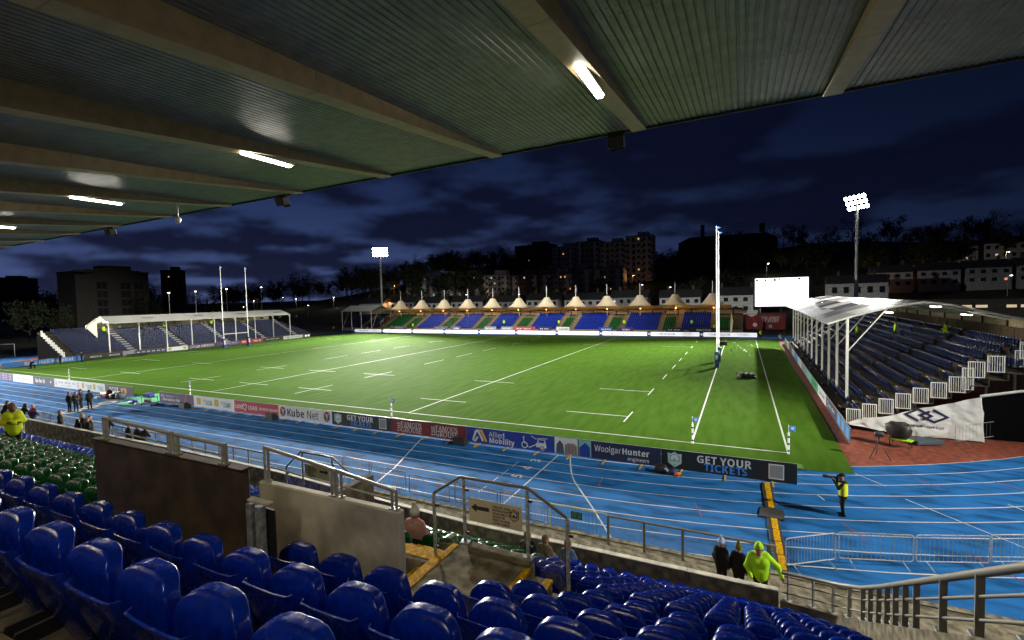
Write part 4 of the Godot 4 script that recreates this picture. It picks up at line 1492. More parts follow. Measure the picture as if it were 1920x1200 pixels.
func banner() -> void:
	# creased white sheet hung over the scaffold at the near end
	var t := thing("banner", "creased white banner with a blue linked-diamond mark at the end of the arched-roof stand", "banner")
	var cl := mat("banner_cloth", 0.62, 0.62, 0.60, 0.75)
	cl.backlight_enabled = true
	cl.backlight = Color(0.2, 0.2, 0.2)
	var f := FastNoiseLite.new()
	f.seed = 3
	f.frequency = 0.9
	var rows := []
	for i in 25:
		var v := i / 24.0
		var row := []
		for j in 61:
			var u := j / 60.0
			var x := lerpf(9.2, 15.7, u)
			var top := lerpf(0.5, 2.62, pow(u, 1.05)) + 0.10 * sin(u * 14.0) * (1.0 - u)
			var bot := 0.03 + 0.04 * sin(u * 9.0)
			if u < 0.42:
				bot = lerpf(0.32, 0.03, u / 0.42)
			var y := lerpf(top, bot, v)
			var z := -6.75 + 0.55 * v * u + 0.12 * sin(u * 19.0 + v * 3.0) * v * 0.6 + 0.10 * f.get_noise_2d(x * 1.2 + y * 0.8, y * 1.6 - x * 0.5)
			# crease lines running from the upper corner and from the middle
			z += 0.06 * absf(sin(7.0 * (u - 0.34) + 2.2 * v)) * (0.4 + 0.6 * v)
			z += 0.10 * maxf(0.0, 1.0 - absf((1.0 - u) * 6.0 - v * 1.2) * 2.0)
			row.append(V(x, y, z))
		rows.append(row)
	var g := Geo.new()
	g.sheet(rows, false, false)
	# fold hanging back round the corner pole
	var fold := []
	for i in 13:
		var v := i / 12.0
		var row := []
		for j in 7:
			var u := j / 6.0
			row.append(V(15.7 + 0.55 * u * (1.0 - v * 0.6), lerpf(2.62 - 0.15 * u, 0.05, v), -6.2 - 0.55 * (1.0 - v) - 0.8 * u + 0.08 * sin(u * 9.0)))
		fold.append(row)
	g.sheet(fold, false, false)
	part(t, "cloth", g.mesh(), cl)
	# printed mark: two linked open diamonds and a line of capitals
	var at := func(px: float, py: float) -> Vector3:
		var u := (px - 9.2) / 6.5
		var jf := clampf(u, 0.0, 1.0) * 60.0
		var j := mini(int(jf), 59)
		var col0: Vector3 = rows[0][j]
		var col1: Vector3 = rows[24][j]
		var v := clampf((col0.y - py) / maxf(col0.y - col1.y, 0.01), 0.0, 1.0) * 24.0
		var i := mini(int(v), 23)
		var a: Vector3 = rows[i][j].lerp(rows[i][j + 1], jf - j)
		var b: Vector3 = rows[i + 1][j].lerp(rows[i + 1][j + 1], jf - j)
		var r: Vector3 = a.lerp(b, v - i)
		return V(px, py, r.z + 0.035)
	var mg := Geo.new()
	for c in [12.78, 13.52]:
		var dm := [Vector2(-0.76, 0), Vector2(0, 0.44), Vector2(0.76, 0), Vector2(0, -0.44)]
		for s in 4:
			var a: Vector2 = dm[s]
			var b: Vector2 = dm[(s + 1) % 4]
			if (c < 13 and s == 2) or (c > 13 and s == 0):
				b = a.lerp(b, 0.72)
			for q in 6:
				var p0 := a.lerp(b, q / 6.0)
				var p1 := a.lerp(b, (q + 1) / 6.0)
				mg.quad(at.call(c + p0.x, 1.30 + p0.y), at.call(c + p1.x, 1.30 + p1.y), at.call(c + p1.x * 0.66, 1.30 + p1.y * 0.66), at.call(c + p0.x * 0.66, 1.30 + p0.y * 0.66), V(0, 0, 1))
	part(t, "printed_mark", mg.mesh(), M.ad_navy)
	var word := "DENHOLM ENERGY"
	for i in word.length():
		if word[i] != " ":
			var px := 12.05 + i * 0.145
			var p: Vector3 = at.call(px, 0.62)
			letters(t, word[i], p, 0.17, 0.14, M.ad_navy, false)
	# pole at the corner
	ptube(t, "pole", [V(15.75, 0, -6.2), V(15.72, 2.6, -6.75)], 0.03, M.white_steel, 8)

# ---------------------------------------------------------------- stand behind the other goal
func simple_seat() -> ArrayMesh:
	# far seats, a few pixels each: upright back with a rounded top and tipped-up pan
	var g := Geo.new()
	var o := PackedVector2Array([Vector2(-0.21, 0.36), Vector2(0.21, 0.36), Vector2(0.22, 0.62), Vector2(0.15, 0.76), Vector2(-0.15, 0.76), Vector2(-0.22, 0.62)])
	g.prism(o, 0.10, 0.14)
	var q := PackedVector2Array([Vector2(-0.2, 0.38), Vector2(0.2, 0.38), Vector2(0.2, 0.62), Vector2(0.1, 0.72), Vector2(-0.1, 0.72), Vector2(-0.2, 0.62)])
	g.prism(q, -0.03, 0.03)
	return g.mesh()

func left_stand() -> void:
	var film: StandardMaterial3D = M.gable_film
	mat("pale_step", 0.30, 0.36, 0.46, 0.7)
	var t := thing("seating_stand", "temporary stand of dark seats under a long white gabled film roof", "stand", V(-103.4, 0, 0))
	var rows := 11
	var z0 := -8.6
	var z1 := -62.0
	for i in rows:
		var x := -1.1 - 0.86 * i
		var y := 0.75 + 0.40 * i
		# the uncovered ends are lower at the far side
		pbox(t, "deck", V(x, y - 0.03, (z0 + z1) / 2 + i * 0.25), V(0.84, 0.06, z0 - z1 - i * 0.5), M.deck_board)
		pbox(t, "riser", V(x - 0.42, y + 0.16, (z0 + z1) / 2 + i * 0.25), V(0.03, 0.34, z0 - z1 - i * 0.5), M.deck_board)
		for a in 5:
			pbox(t, "aisle_step", V(x + 0.2, y + 0.1, -19.2 - a * 9.4), V(0.46, 0.2, 1.15), M.pale_step, 0.01)
	for i in 10:
		guard_panel(t, V(-0.75 - 0.86 * i, 0.7 + 0.40 * i, z0 + 0.05), 0.8, 1.0, 0.0)
	var sk := Geo.new()
	sk.prism(PackedVector2Array([Vector2(-0.6, 0), Vector2(-10.4, 0), Vector2(-10.4, 4.6), Vector2(-0.6, 0.7)]), z0 - 0.1, z0)
	part(t, "skirt", sk.mesh(), M.black_cloth)
	# roof frames, film and columns
	var prof := [Vector2(-0.75, 6.28), Vector2(-4.2, 7.55), Vector2(-9.4, 5.85)]
	for k in 9:
		var z := -15.6 - 4.95 * k
		pbox(t, "column", V(-1.0, 3.15, z), V(0.16, 6.3, 0.16), M.white_steel, 0.01)
		pbox(t, "column", V(-9.5, 2.95, z), V(0.16, 5.9, 0.16), M.white_steel, 0.01)
		var g := Geo.new()
		g.tube([V(prof[0].x, prof[0].y, z), V(prof[1].x, prof[1].y, z), V(prof[2].x, prof[2].y, z)], 0.06, 6)
		g.tube([V(-1.0, 5.5, z), V(-2.0, 6.65, z)], 0.04, 6)
		part(t, "roof_frame", g.mesh(), M.white_steel)
		if k < 8:
			for h in 2:
				var a: Vector2 = prof[h]
				var b: Vector2 = prof[h + 1]
				var pts := []
				for s in 5:
					var p := a.lerp(b, s / 4.0)
					var sag := 0.05 * sin(PI * s / 4.0)
					pts.append([V(p.x, p.y + 0.09, z - 0.03), V(p.x, p.y + 0.09 - sag, z - 2.47), V(p.x, p.y + 0.09, z - 4.92)])
				var fg := Geo.new()
				fg.sheet(pts)
				part(t, "roof_film", fg.mesh(), film)
			if k in [1, 3, 5, 7]:
				var pg := Geo.new()
				for s in 6:
					var zz := z - 1.4 - 0.36 * s
					var p0: Vector2 = prof[0].lerp(prof[1], 0.45)
					var p1: Vector2 = prof[0].lerp(prof[1], 0.62)
					pg.quad(V(p0.x, p0.y + 0.10, zz), V(p0.x, p0.y + 0.10, zz - 0.24), V(p1.x, p1.y + 0.10, zz - 0.24), V(p1.x, p1.y + 0.10, zz), V(0.34, 0.94, 0))
				part(t, "roof_print", pg.mesh(), M.ad_grey)
		pbox(t, "roof_speaker", V(-1.5, 5.75, z - 2.3), V(0.5, 0.45, 0.6), M.black, 0.04)
	for i in 3:
		pbox(t, "purlin", V(prof[i].x, prof[i].y, -35.4), V(0.08, 0.08, 39.7), M.white_steel)
	# gable end and back wall panels
	var gg := Geo.new()
	gg.prism(PackedVector2Array([Vector2(-9.3, 4.4), Vector2(-9.3, 5.85), Vector2(-4.2, 7.5), Vector2(-2.6, 6.9), Vector2(-5.6, 6.3), Vector2(-5.6, 3.0), Vector2(-6.0, 2.9)]), -15.75, -15.70)
	part(t, "gable_panel", gg.mesh(), M.back_panel)
	for k in 16:
		pbox(t, "back_wall_panel", V(-9.3, 5.25, -16.9 - 2.475 * k), V(0.06, 1.5, 2.44), M.back_panel, 0.01)
	for z in [-17.5, -36.0, -52.0]:
		strip_light(V(-109.0, 6.5, z), Vector2(0.25, 1.6), 6.0, "tube light under the gabled film roof", "tube lights under the gabled roof")
	# seats
	var where := []
	for i in rows:
		var z := z0 - 0.5
		while z > z1 + 0.5 + i * 0.5:
			var off := fmod(-z - 19.2 + 94.0, 9.4)
			if minf(off, 9.4 - off) > 0.75:
				where.append(Transform3D(Basis(Vector3.UP, -PI / 2), V(-103.4 - 1.15 - 0.86 * i, 0.75 + 0.40 * i, z)))
			z -= 0.5
	scatter("far_seats", "rows of dark navy seats under the white gabled roof", "seats", simple_seat(), M.seat_navy, where)
	# boards along its front
	var grp := "boards before the gabled-roof stand"
	var mk := func(a: float, b: float, label: String, m: Material, h := 0.85) -> Node3D:
		return board(label, V(-103.0, 0, (a + b) / 2), PI / 2, absf(a - b), h, m, grp)
	var f := 0.02
	var bd: Node3D = mk.call(-11.1, -16.9, "black board with two words in pale capitals before the gabled-roof stand", M.ad_black)
	letters(bd, "MALCOLM", V(-1.2, 0.45, f), 0.26, 2.2, M.ad_white, true)
	letters(bd, "MALCOLM", V(1.6, 0.45, f), 0.26, 2.2, M.ad_white, true)
	bd = mk.call(-19.0, -24.6, "navy board with six pale blocks before the gabled-roof stand", M.ad_navy)
	for i in 6:
		print_lines(bd, V(-2.2 + i * 0.88, 0.45, f), 0.66, 0.2, 4, M.ad_white)
	bd = mk.call(-24.6, -28.7, "white board with two gold squares before the gabled-roof stand", M.ad_white)
	for x in [-1.5, 1.4]:
		pbox(bd, "emblem", V(x, 0.45, f), V(0.6, 0.5, 0.004), M.ad_gold)
	bd = mk.call(-28.7, -35.0, "near-black board reading QATAR AIRWAYS", M.ad_purple)
	letters(bd, "QATAR AIRWAYS", V(-0.2, 0.45, f), 0.5, 5.2, M.ad_white, false, "Droid Serif")
	bd = mk.call(-35.0, -40.4, "violet board with a line of pale print behind the goal posts", M.ad_lilac_dark)
	print_lines(bd, V(0, 0.45, f), 4.2, 0.24, 14, M.ad_lilac)
	bd = mk.call(-40.4, -46.2, "red board with two pale words beside the violet board", M.ad_red)
	print_lines(bd, V(-1.6, 0.45, f), 1.7, 0.3, 6, M.ad_white)
	print_lines(bd, V(1.4, 0.45, f), 1.9, 0.3, 6, M.ad_white)
	bd = mk.call(-46.2, -51.9, "black board with a thin line of pale print beside the red board", M.ad_black)
	print_lines(bd, V(0, 0.45, f), 3.9, 0.2, 14, M.ad_white)
	bd = mk.call(-51.9, -58.0, "white board with a blue oval at the end of the gabled-roof stand", M.ad_white)
	disc(bd, "emblem", 0.24, 0.12, M.ad_blue, V(-1.6, 0.45, f))
	print_lines(bd, V(0.7, 0.45, f), 2.6, 0.18, 9, M.ad_grey)
	bd = mk.call(-58.0, -60.6, "small black board with two glowing white squares", M.ad_black)
	for x in [-0.45, 0.45]:
		pbox(bd, "emblem", V(x, 0.45, f), V(0.6, 0.5, 0.004), M.led_white)
	bd = mk.call(-0.5, -11.0, "light blue hospital board at the corner by the gabled-roof stand", M.ad_cyan)
	letters(bd, "Ross Hall Hospital", V(0.6, 0.45, f), 0.55, 7.6, M.ad_white, true)
	pbox(t, "gate", V(0.3, 0.5, -17.95), V(0.06, 0.9, 1.9), M.ad_grey, 0.01)
	var bn := thing("bench", "long low black bench on the grass before the gabled-roof stand", "bench", V(-100.6, 0, -18.2), PI / 2 - 0.1)
	pbox(bn, "seat", V(0, 0.42, 0), V(3.4, 0.08, 0.4), M.black, 0.01)
	for x in [-1.5, -0.5, 0.5, 1.5]:
		pbox(bn, "leg", V(x, 0.2, 0), V(0.06, 0.38, 0.36), M.black)
	pbox(bn, "skirt_panel", V(0, 0.2, -0.19), V(3.3, 0.34, 0.02), M.black)

# ---------------------------------------------------------------- far stand with tent roofs, screen
func far_stand() -> void:
	var lw := glow("led_white", 0.93, 0.92, 1.0, 0.72)
	var film := mat("gable_film", 0.66, 0.66, 0.62, 0.5)
	film.backlight_enabled = true
	film.backlight = Color(0.3, 0.29, 0.26)
	mottle(mat("deck_board", 0.085, 0.06, 0.035, 0.9), 1.2, 0.5, 1.0, 61)
	mottle(mat("back_panel", 0.42, 0.36, 0.26, 0.8), 2.0, 0.75, 1.0, 62)
	mat("ad_lilac_dark", 0.08, 0.04, 0.16, 0.5)
	mat("aisle_sand", 0.15, 0.125, 0.06, 0.8)
	var cv := mat("canopy_cloth", 0.76, 0.69, 0.50, 0.6)
	cv.backlight_enabled = true
	cv.backlight = Color(0.30, 0.27, 0.2)
	glow("uplight_glow", 1.0, 0.62, 0.22, 14.0)
	var t := thing("seating_stand", "long low stand of blue and green blocks under a row of white tent roofs", "stand")
	var rows := 11
	for i in rows:
		pbox(t, "step", V(-47.5, 0.55 + 0.36 * i - 0.3, -80.3 - 0.8 * i), V(101.0, 0.6, 0.79), M.terrace)
	pbox(t, "front_wall", V(-47.5, 0.6, -79.7), V(101.0, 1.2, 0.2), M.concrete_dark, 0.01)
	pbox(t, "back_wall", V(-47.5, 3.0, -90.3), V(101.0, 5.6, 0.3), M.ad_black, 0.0)
	for k in 26:
		pbox(t, "back_window", V(-96.5 + 3.9 * k, 5.0, -90.1), V(2.9, 1.0, 0.06), M.glass_dark)
	for k in 34:
		pbox(t, "back_rail", V(-96.5 + 3.0 * k, 4.95, -88.9), V(2.7, 0.9, 0.05), M.ad_grey)
	# aisles with sand-coloured steps; seat blocks alternate green and blue between them
	var ax := [-95.5, -88.0, -83.6, -75.2, -71.0, -63.6, -59.6, -51.6, -47.4, -38.9, -35.3, -26.9, -22.9, -14.2, -10.2, -3.0]
	for x in ax:
		for i in rows:
			pbox(t, "aisle_step", V(x, 0.66 + 0.36 * i, -80.15 - 0.8 * i), V(1.1, 0.2, 0.5), M.aisle_sand)
	var where := {"seat_blue": [], "seat_green": []}
	for k in ax.size() - 1:
		var wide: float = ax[k + 1] - ax[k]
		var c := "seat_blue" if wide > 6.5 and k > 0 else "seat_green"
		if k == 0:
			c = "seat_green"
		for i in rows:
			if c == "seat_green" and wide < 5.0 and i > 7:
				continue
			var x: float = ax[k] + 0.85
			while x < ax[k + 1] - 0.75:
				where[c].append(Transform3D(Basis(Vector3.UP, PI), V(x, 0.55 + 0.36 * i, -80.45 - 0.8 * i)))
				x += 0.5
	for i in 8:
		var x := -2.1
		while x < 1.2:
			where["seat_green"].append(Transform3D(Basis(Vector3.UP, PI), V(x, 0.55 + 0.36 * i, -80.45 - 0.8 * i)))
			x += 0.5
	var ss := simple_seat()
	scatter("far_seats", "blocks of blue seats under the row of tent roofs", "seats", ss, M.seat_blue, where["seat_blue"])
	scatter("far_seats", "blocks of green seats under the row of tent roofs", "seats", ss, M.seat_green, where["seat_green"])
	# twelve tent roofs
	for k in 12:
		tent(V(-3.2 - 8.05 * k, 0, -85.0), k)
	# boards on the wall
	var grp := "boards on the wall before the tent-roofed stand"
	for q in [[-91.5, -85.5, "ad_black", "black board with small capitals under the last tent roof", "MALCOLM", "ad_grey"], [-75.7, -71.0, "ad_navy", "navy board under the third tent roof", "", "ad_grey"],
			[-70.3, -66.8, "ad_purple", "purple board with pale word, next to a navy board", "leidos", "ad_white"], [-54.3, -50.9, "ad_grey", "grey board with white block", "", "ad_white"],
			[-59.4, -55.8, "ad_grey", "dull grey board with pale square", "", "ad_white"], [-50.6, -44.6, "ad_red", "red board with pale print on the far wall", "", "ad_white"],
			[-43.7, -40.2, "ad_black", "black board with pale capitals on the far wall", "", "ad_white"], [-38.8, -35.4, "ad_white", "white board with black word on the far wall", "KubeNet", "ad_black"],
			[-28.1, -24.7, "ad_blue", "blue board with looped mark on the far wall", "Mobility", "ad_white"], [-23.7, -19.8, "ad_purple", "purple board with pale word, next to a blue board", "leidos", "ad_white"],
			[-12.6, -8.9, "ad_black", "black board with a white wave and an orange square", "", "ad_white"], [-7.8, -2.0, "ad_black", "black board reading MALCOLM under the first tent roof", "MALCOLM", "ad_white"]]:
		var b := board(q[3], V((q[0] + q[1]) / 2, 0.75, -79.55), 0.0, q[1] - q[0], 1.0, M[q[2]], grp)
		if q[4]:
			letters(b, q[4], V(0.2, 0.5, 0.02), 0.45, (q[1] - q[0]) * 0.8, M[q[5]], true)
		else:
			print_lines(b, V(0, 0.5, 0.02), (q[1] - q[0]) * 0.75, 0.25, 9, M[q[5]])
	# glowing boards along the touchline
	for k in 10:
		var x0 := -103.3 + 10.89 * k
		var b := thing("led_board", "glowing white and violet pitchside screen before the tent-roofed stand", "screen", V(x0 + 5.44, 0, -76.6), 0.0, "glowing screens along the far touchline")
		pbox(b, "cabinet", V(0, 0.52, -0.12), V(10.86, 1.02, 0.2), M.ad_black, 0.01)
		pbox(b, "screen", V(0.35, 0.55, 0.0), V(10.1, 0.86, 0.03), lw)
		pbox(b, "screen_crest", V(-5.05, 0.55, 0.0), V(0.6, 0.86, 0.03), M.ad_blue)
		disc(b, "screen_crest", 0.2, 0.1, M.led_white, V(-5.05, 0.55, 0.02))
		letters(b, "CONCUSSION", V(-1.6, 0.55, 0.018), 0.5, 4.0, M.ad_violet, true)
		letters(b, "IF IN DOUBT", V(2.8, 0.72, 0.018), 0.26, 2.6, M.ad_violet, true)
		letters(b, "SIT THEM OUT", V(3.1, 0.40, 0.018), 0.22, 3.2, M.ad_magenta_soft, true)
		var l := AreaLight3D.new()
		l.name = "screen_light"
		b.add_child(l, true)
		l.position = V(0.35, 0.55, 0.06)
		l.rotation.y = PI
		l.area_size = Vector2(10.1, 0.86)
		l.light_energy = 2.2
		l.light_color = Color(0.93, 0.92, 1.0)
		l.shadow_enabled = true
	# small covered stand beside the tents
	var s := thing("seating_stand", "small stand of navy seats under a short white gabled roof", "stand", V(-107, 0, -82.0), -0.12)
	for i in 9:
		pbox(s, "deck", V(0, 0.9 + 0.42 * i - 0.05, -0.4 - 0.8 * i), V(14.0, 0.1, 0.78), M.deck_board)
	pbox(s, "aisle", V(1.6, 2.75, -3.6), V(1.7, 0.06, 7.9), M.aisle_sand, 0.0, Basis(Vector3.RIGHT, 0.483))
	pbox(s, "front_panel", V(-2.4, 0.55, 0.1), V(8.6, 1.0, 0.05), M.ad_grey, 0.01)
	pbox(s, "front_panel", V(4.8, 0.55, 0.1), V(4.0, 1.0, 0.05), M.ad_grey, 0.01)
	pbox(s, "back_wall", V(0, 5.4, -7.6), V(14.0, 2.2, 0.08), M.back_panel)
	for x in [-7.0, -2.3, 2.3, 7.0]:
		pbox(s, "column", V(x, 3.1, 0.2), V(0.15, 6.2, 0.15), M.white_steel, 0.01)
		pbox(s, "column", V(x, 3.1, -7.6), V(0.15, 6.2, 0.15), M.white_steel, 0.01)
	for sx in [-7.0, 7.0]:
		ptube(s, "brace", [V(sx, 0.9, 0.0), V(sx, 6.1, -2.4)], 0.06, M.white_steel, 6)
	var rg := Geo.new()
	rg.sheet([[V(-7.3, 6.2, 0.5), V(7.3, 6.2, 0.5)], [V(-7.3, 8.0, -3.6), V(7.3, 8.0, -3.6)]])
	rg.sheet([[V(-7.3, 8.0, -3.6), V(7.3, 8.0, -3.6)], [V(-7.3, 6.2, -7.9), V(7.3, 6.2, -7.9)]])
	part(s, "roof_film", rg.mesh(), M.gable_film)
	var w2 := []
	for i in 9:
		for j in 27:
			var x := -6.6 + j * 0.5
			if absf(x - 1.6) > 1.0:
				w2.append(s.transform * Transform3D(Basis(Vector3.UP, PI), V(x, 0.9 + 0.42 * i, -0.55 - 0.8 * i)))
	scatter("far_seats", "rows of navy seats in the small gabled stand", "seats", ss, M.seat_navy, w2)
	screen()

func tent(p: Vector3, k: int) -> void:
	var ord: String = ["", "second ", "third ", "fourth ", "fifth ", "sixth ", "seventh ", "eighth ", "ninth ", "tenth ", "eleventh ", ""][k]
	var lab := "cream tent roof with mast and flag, the %sfrom the big screen" % (ord + "one " if ord else "first one ")
	if k == 11:
		lab = "cream tent roof with mast, the one next to the small gabled stand"
	var t := thing("tent_roof", lab, "canopy", p, 0.0, "tent roofs of the far stand")
	# cone of cloth drawn up to a ring and stretched to the corners of its bay
	var rings := 13
	var n := 28
	var pts := []
	for i in rings:
		var u := i / float(rings - 1)
		var row := []
		for j in n:
			var a := TAU * j / n
			var c := cos(a)
			var s := sin(a)
			var rx := 3.98 / maxf(absf(c), absf(s) * 0.72)
			var rr := lerpf(0.75, rx, pow(u, 1.0))
			var y := 6.2 + 2.8 * pow(clampf(1.0 - (rr - 0.75) / 3.2, 0.0, 1.0), 1.9) + 0.12 * u * absf(c * s) + 0.62 * s * u
			# front edge reaches out and down towards the pitch
			var z := s * rr * (1.0 if s < 0.0 else 1.15)
			row.append(V(c * rr, y, z))
		pts.append(row)
	var g := Geo.new()
	g.sheet(pts, true)
	part(t, "canopy", g.mesh(), M.canopy_cloth)
	g = Geo.new()
	g.lathe([Vector2(0.74, 8.98), Vector2(0.76, 9.1), Vector2(0.6, 9.2), Vector2(0.02, 9.22)], 14)
	part(t, "ring", g.mesh(), M.canopy_cloth)
	ptube(t, "mast", [V(0, 9.2, 0), V(0, 12.1, 0)], 0.08, M.white_steel, 6)
	if k < 10:
		var fg := Geo.new()
		fg.sheet([[V(0.08, 11.9, 0), V(0.2, 11.75, 0.1), V(0.3, 11.4, 0.0)], [V(0.08, 10.9, 0), V(0.14, 10.7, -0.08), V(0.2, 10.4, 0.02)]])
		part(t, "flag", fg.mesh(), M.ad_blue)
	# prop, tie arms and lamp underneath
	ptube(t, "prop", [V(0, 4.3, 0), V(0, 6.9, 0)], 0.09, M.aisle_sand, 6)
	for s in [-1.0, 1.0]:
		ptube(t, "arm", [V(0, 5.2, 0), V(s * 3.9, 6.0, 3.0)], 0.05, M.aisle_sand, 6)
		ptube(t, "arm", [V(0, 5.2, 0), V(s * 3.9, 6.0, -3.0)], 0.05, M.aisle_sand, 6)
	g = Geo.new()
	g.lathe([Vector2(0.001, 0.1), Vector2(0.09, 0.07), Vector2(0.11, 0.0), Vector2(0.07, -0.07), Vector2(0.001, -0.09)], 10)
	part(t, "uplight", g.mesh(), M.uplight_glow, V(0.35, 6.0, 1.3))
	var l := OmniLight3D.new()
	l.name = "uplight_glow_light"
	t.add_child(l, true)
	l.position = V(0.35, 6.0, 1.3)
	l.light_color = Color(1.0, 0.66, 0.30)
	l.light_energy = 9.0
	l.light_size = 0.08
	l.omni_range = 40.0
	l.omni_attenuation = 2.0
	l.shadow_enabled = true

func screen() -> void:
	var t := thing("video_screen", "huge glowing white video screen on a dark frame beside the tent-roofed stand", "screen", V(10.35, 0, -85.0))
	pbox(t, "cabinet", V(0, 9.1, -0.5), V(10.6, 6.5, 0.8), M.black, 0.05)
	for x in [-4.2, 0.0, 4.2]:
		pbox(t, "leg", V(x, 2.9, -0.6), V(0.4, 5.9, 0.4), M.black)
	pbox(t, "cross_bar", V(0, 4.6, -0.6), V(9.0, 0.3, 0.3), M.black)
	var lm := glow("screen_glow", 0.97, 0.99, 1.0, 2.6)
	pbox(t, "screen_picture", V(0, 9.15, 0.0), V(9.9, 6.0, 0.06), lm)
	# figures and captions along the top of the over-bright picture
	glow("screen_lime", 0.85, 1.0, 0.75, 1.4)
	for q in [[-4.6, 11.75, 0.5, 0.4, "screen_blue"], [-3.0, 11.75, 0.34, 0.5, "screen_dim"], [-1.2, 11.75, 0.4, 0.55, "screen_dim"], [-0.4, 11.8, 0.3, 0.4, "screen_dim"], [1.4, 11.85, 0.3, 0.3, "screen_dim"], [3.3, 11.85, 0.5, 0.42, "screen_dim"], [3.9, 11.7, 0.3, 0.2, "screen_dim"], [-2.2, 11.3, 0.3, 0.12, "screen_dim"], [4.2, 10.2, 0.3, 0.1, "screen_dim"], [3.8, 9.4, 0.3, 0.1, "screen_dim"], [-0.9, 7.6, 1.6, 0.12, "screen_lime"]]:
		pbox(t, "screen_detail", V(q[0], q[1], 0.035), V(q[2], q[3], 0.02), M[{"screen_dim": "ad_navy", "screen_blue": "ad_cyan", "screen_lime": "screen_lime"}[q[4]]], 0.04)
	var l := AreaLight3D.new()
	l.name = "screen_light"
	t.add_child(l, true)
	l.position = V(0, 9.15, 0.1)
	l.rotation.y = PI
	l.area_size = Vector2(9.9, 6.0)
	l.light_energy = 30.0
	l.light_color = Color(0.97, 0.99, 1.0)
	l.shadow_enabled = true
	# red banner under the screen
	var b := thing("banner", "dark red printed banner with white capitals under the big video screen", "banner", V(7.3, 0, -82.3))
	pbox(b, "cloth", V(0, 2.95, 0), V(7.4, 3.3, 0.05), M.ad_maroon, 0.01)
	letters(b, "THE SPIRIT", V(0.9, 3.7, 0.03), 0.55, 3.4, M.ad_white, true, "Droid Serif")
	letters(b, "OF RUGBY", V(0.9, 3.1, 0.03), 0.55, 3.0, M.ad_white, true, "Droid Serif")
	pbox(b, "emblem", V(0.9, 2.0, 0.03), V(0.6, 0.6, 0.01), M.ad_teal, 0.05)
	poly(b, "emblem", [Vector2(-0.5, -1.3), Vector2(0.1, -1.3), Vector2(-0.3, 0.2), Vector2(-1.0, 1.3)], M.ad_red, V(-1.6, 3.0, 0.028))
	disc(b, "emblem", 0.42, 0.0, M.ad_white, V(-2.0, 2.3, 0.04))
	poly(b, "emblem", [Vector2(-3.6, 1.5), Vector2(-1.6, 1.5), Vector2(-2.6, 1.0)], M.ad_white, V(0, 3.0, 0.028))
	for x in [-3.6, 3.6]:
		pbox(b, "post", V(x, 2.3, -0.1), V(0.1, 4.6, 0.1), M.black)

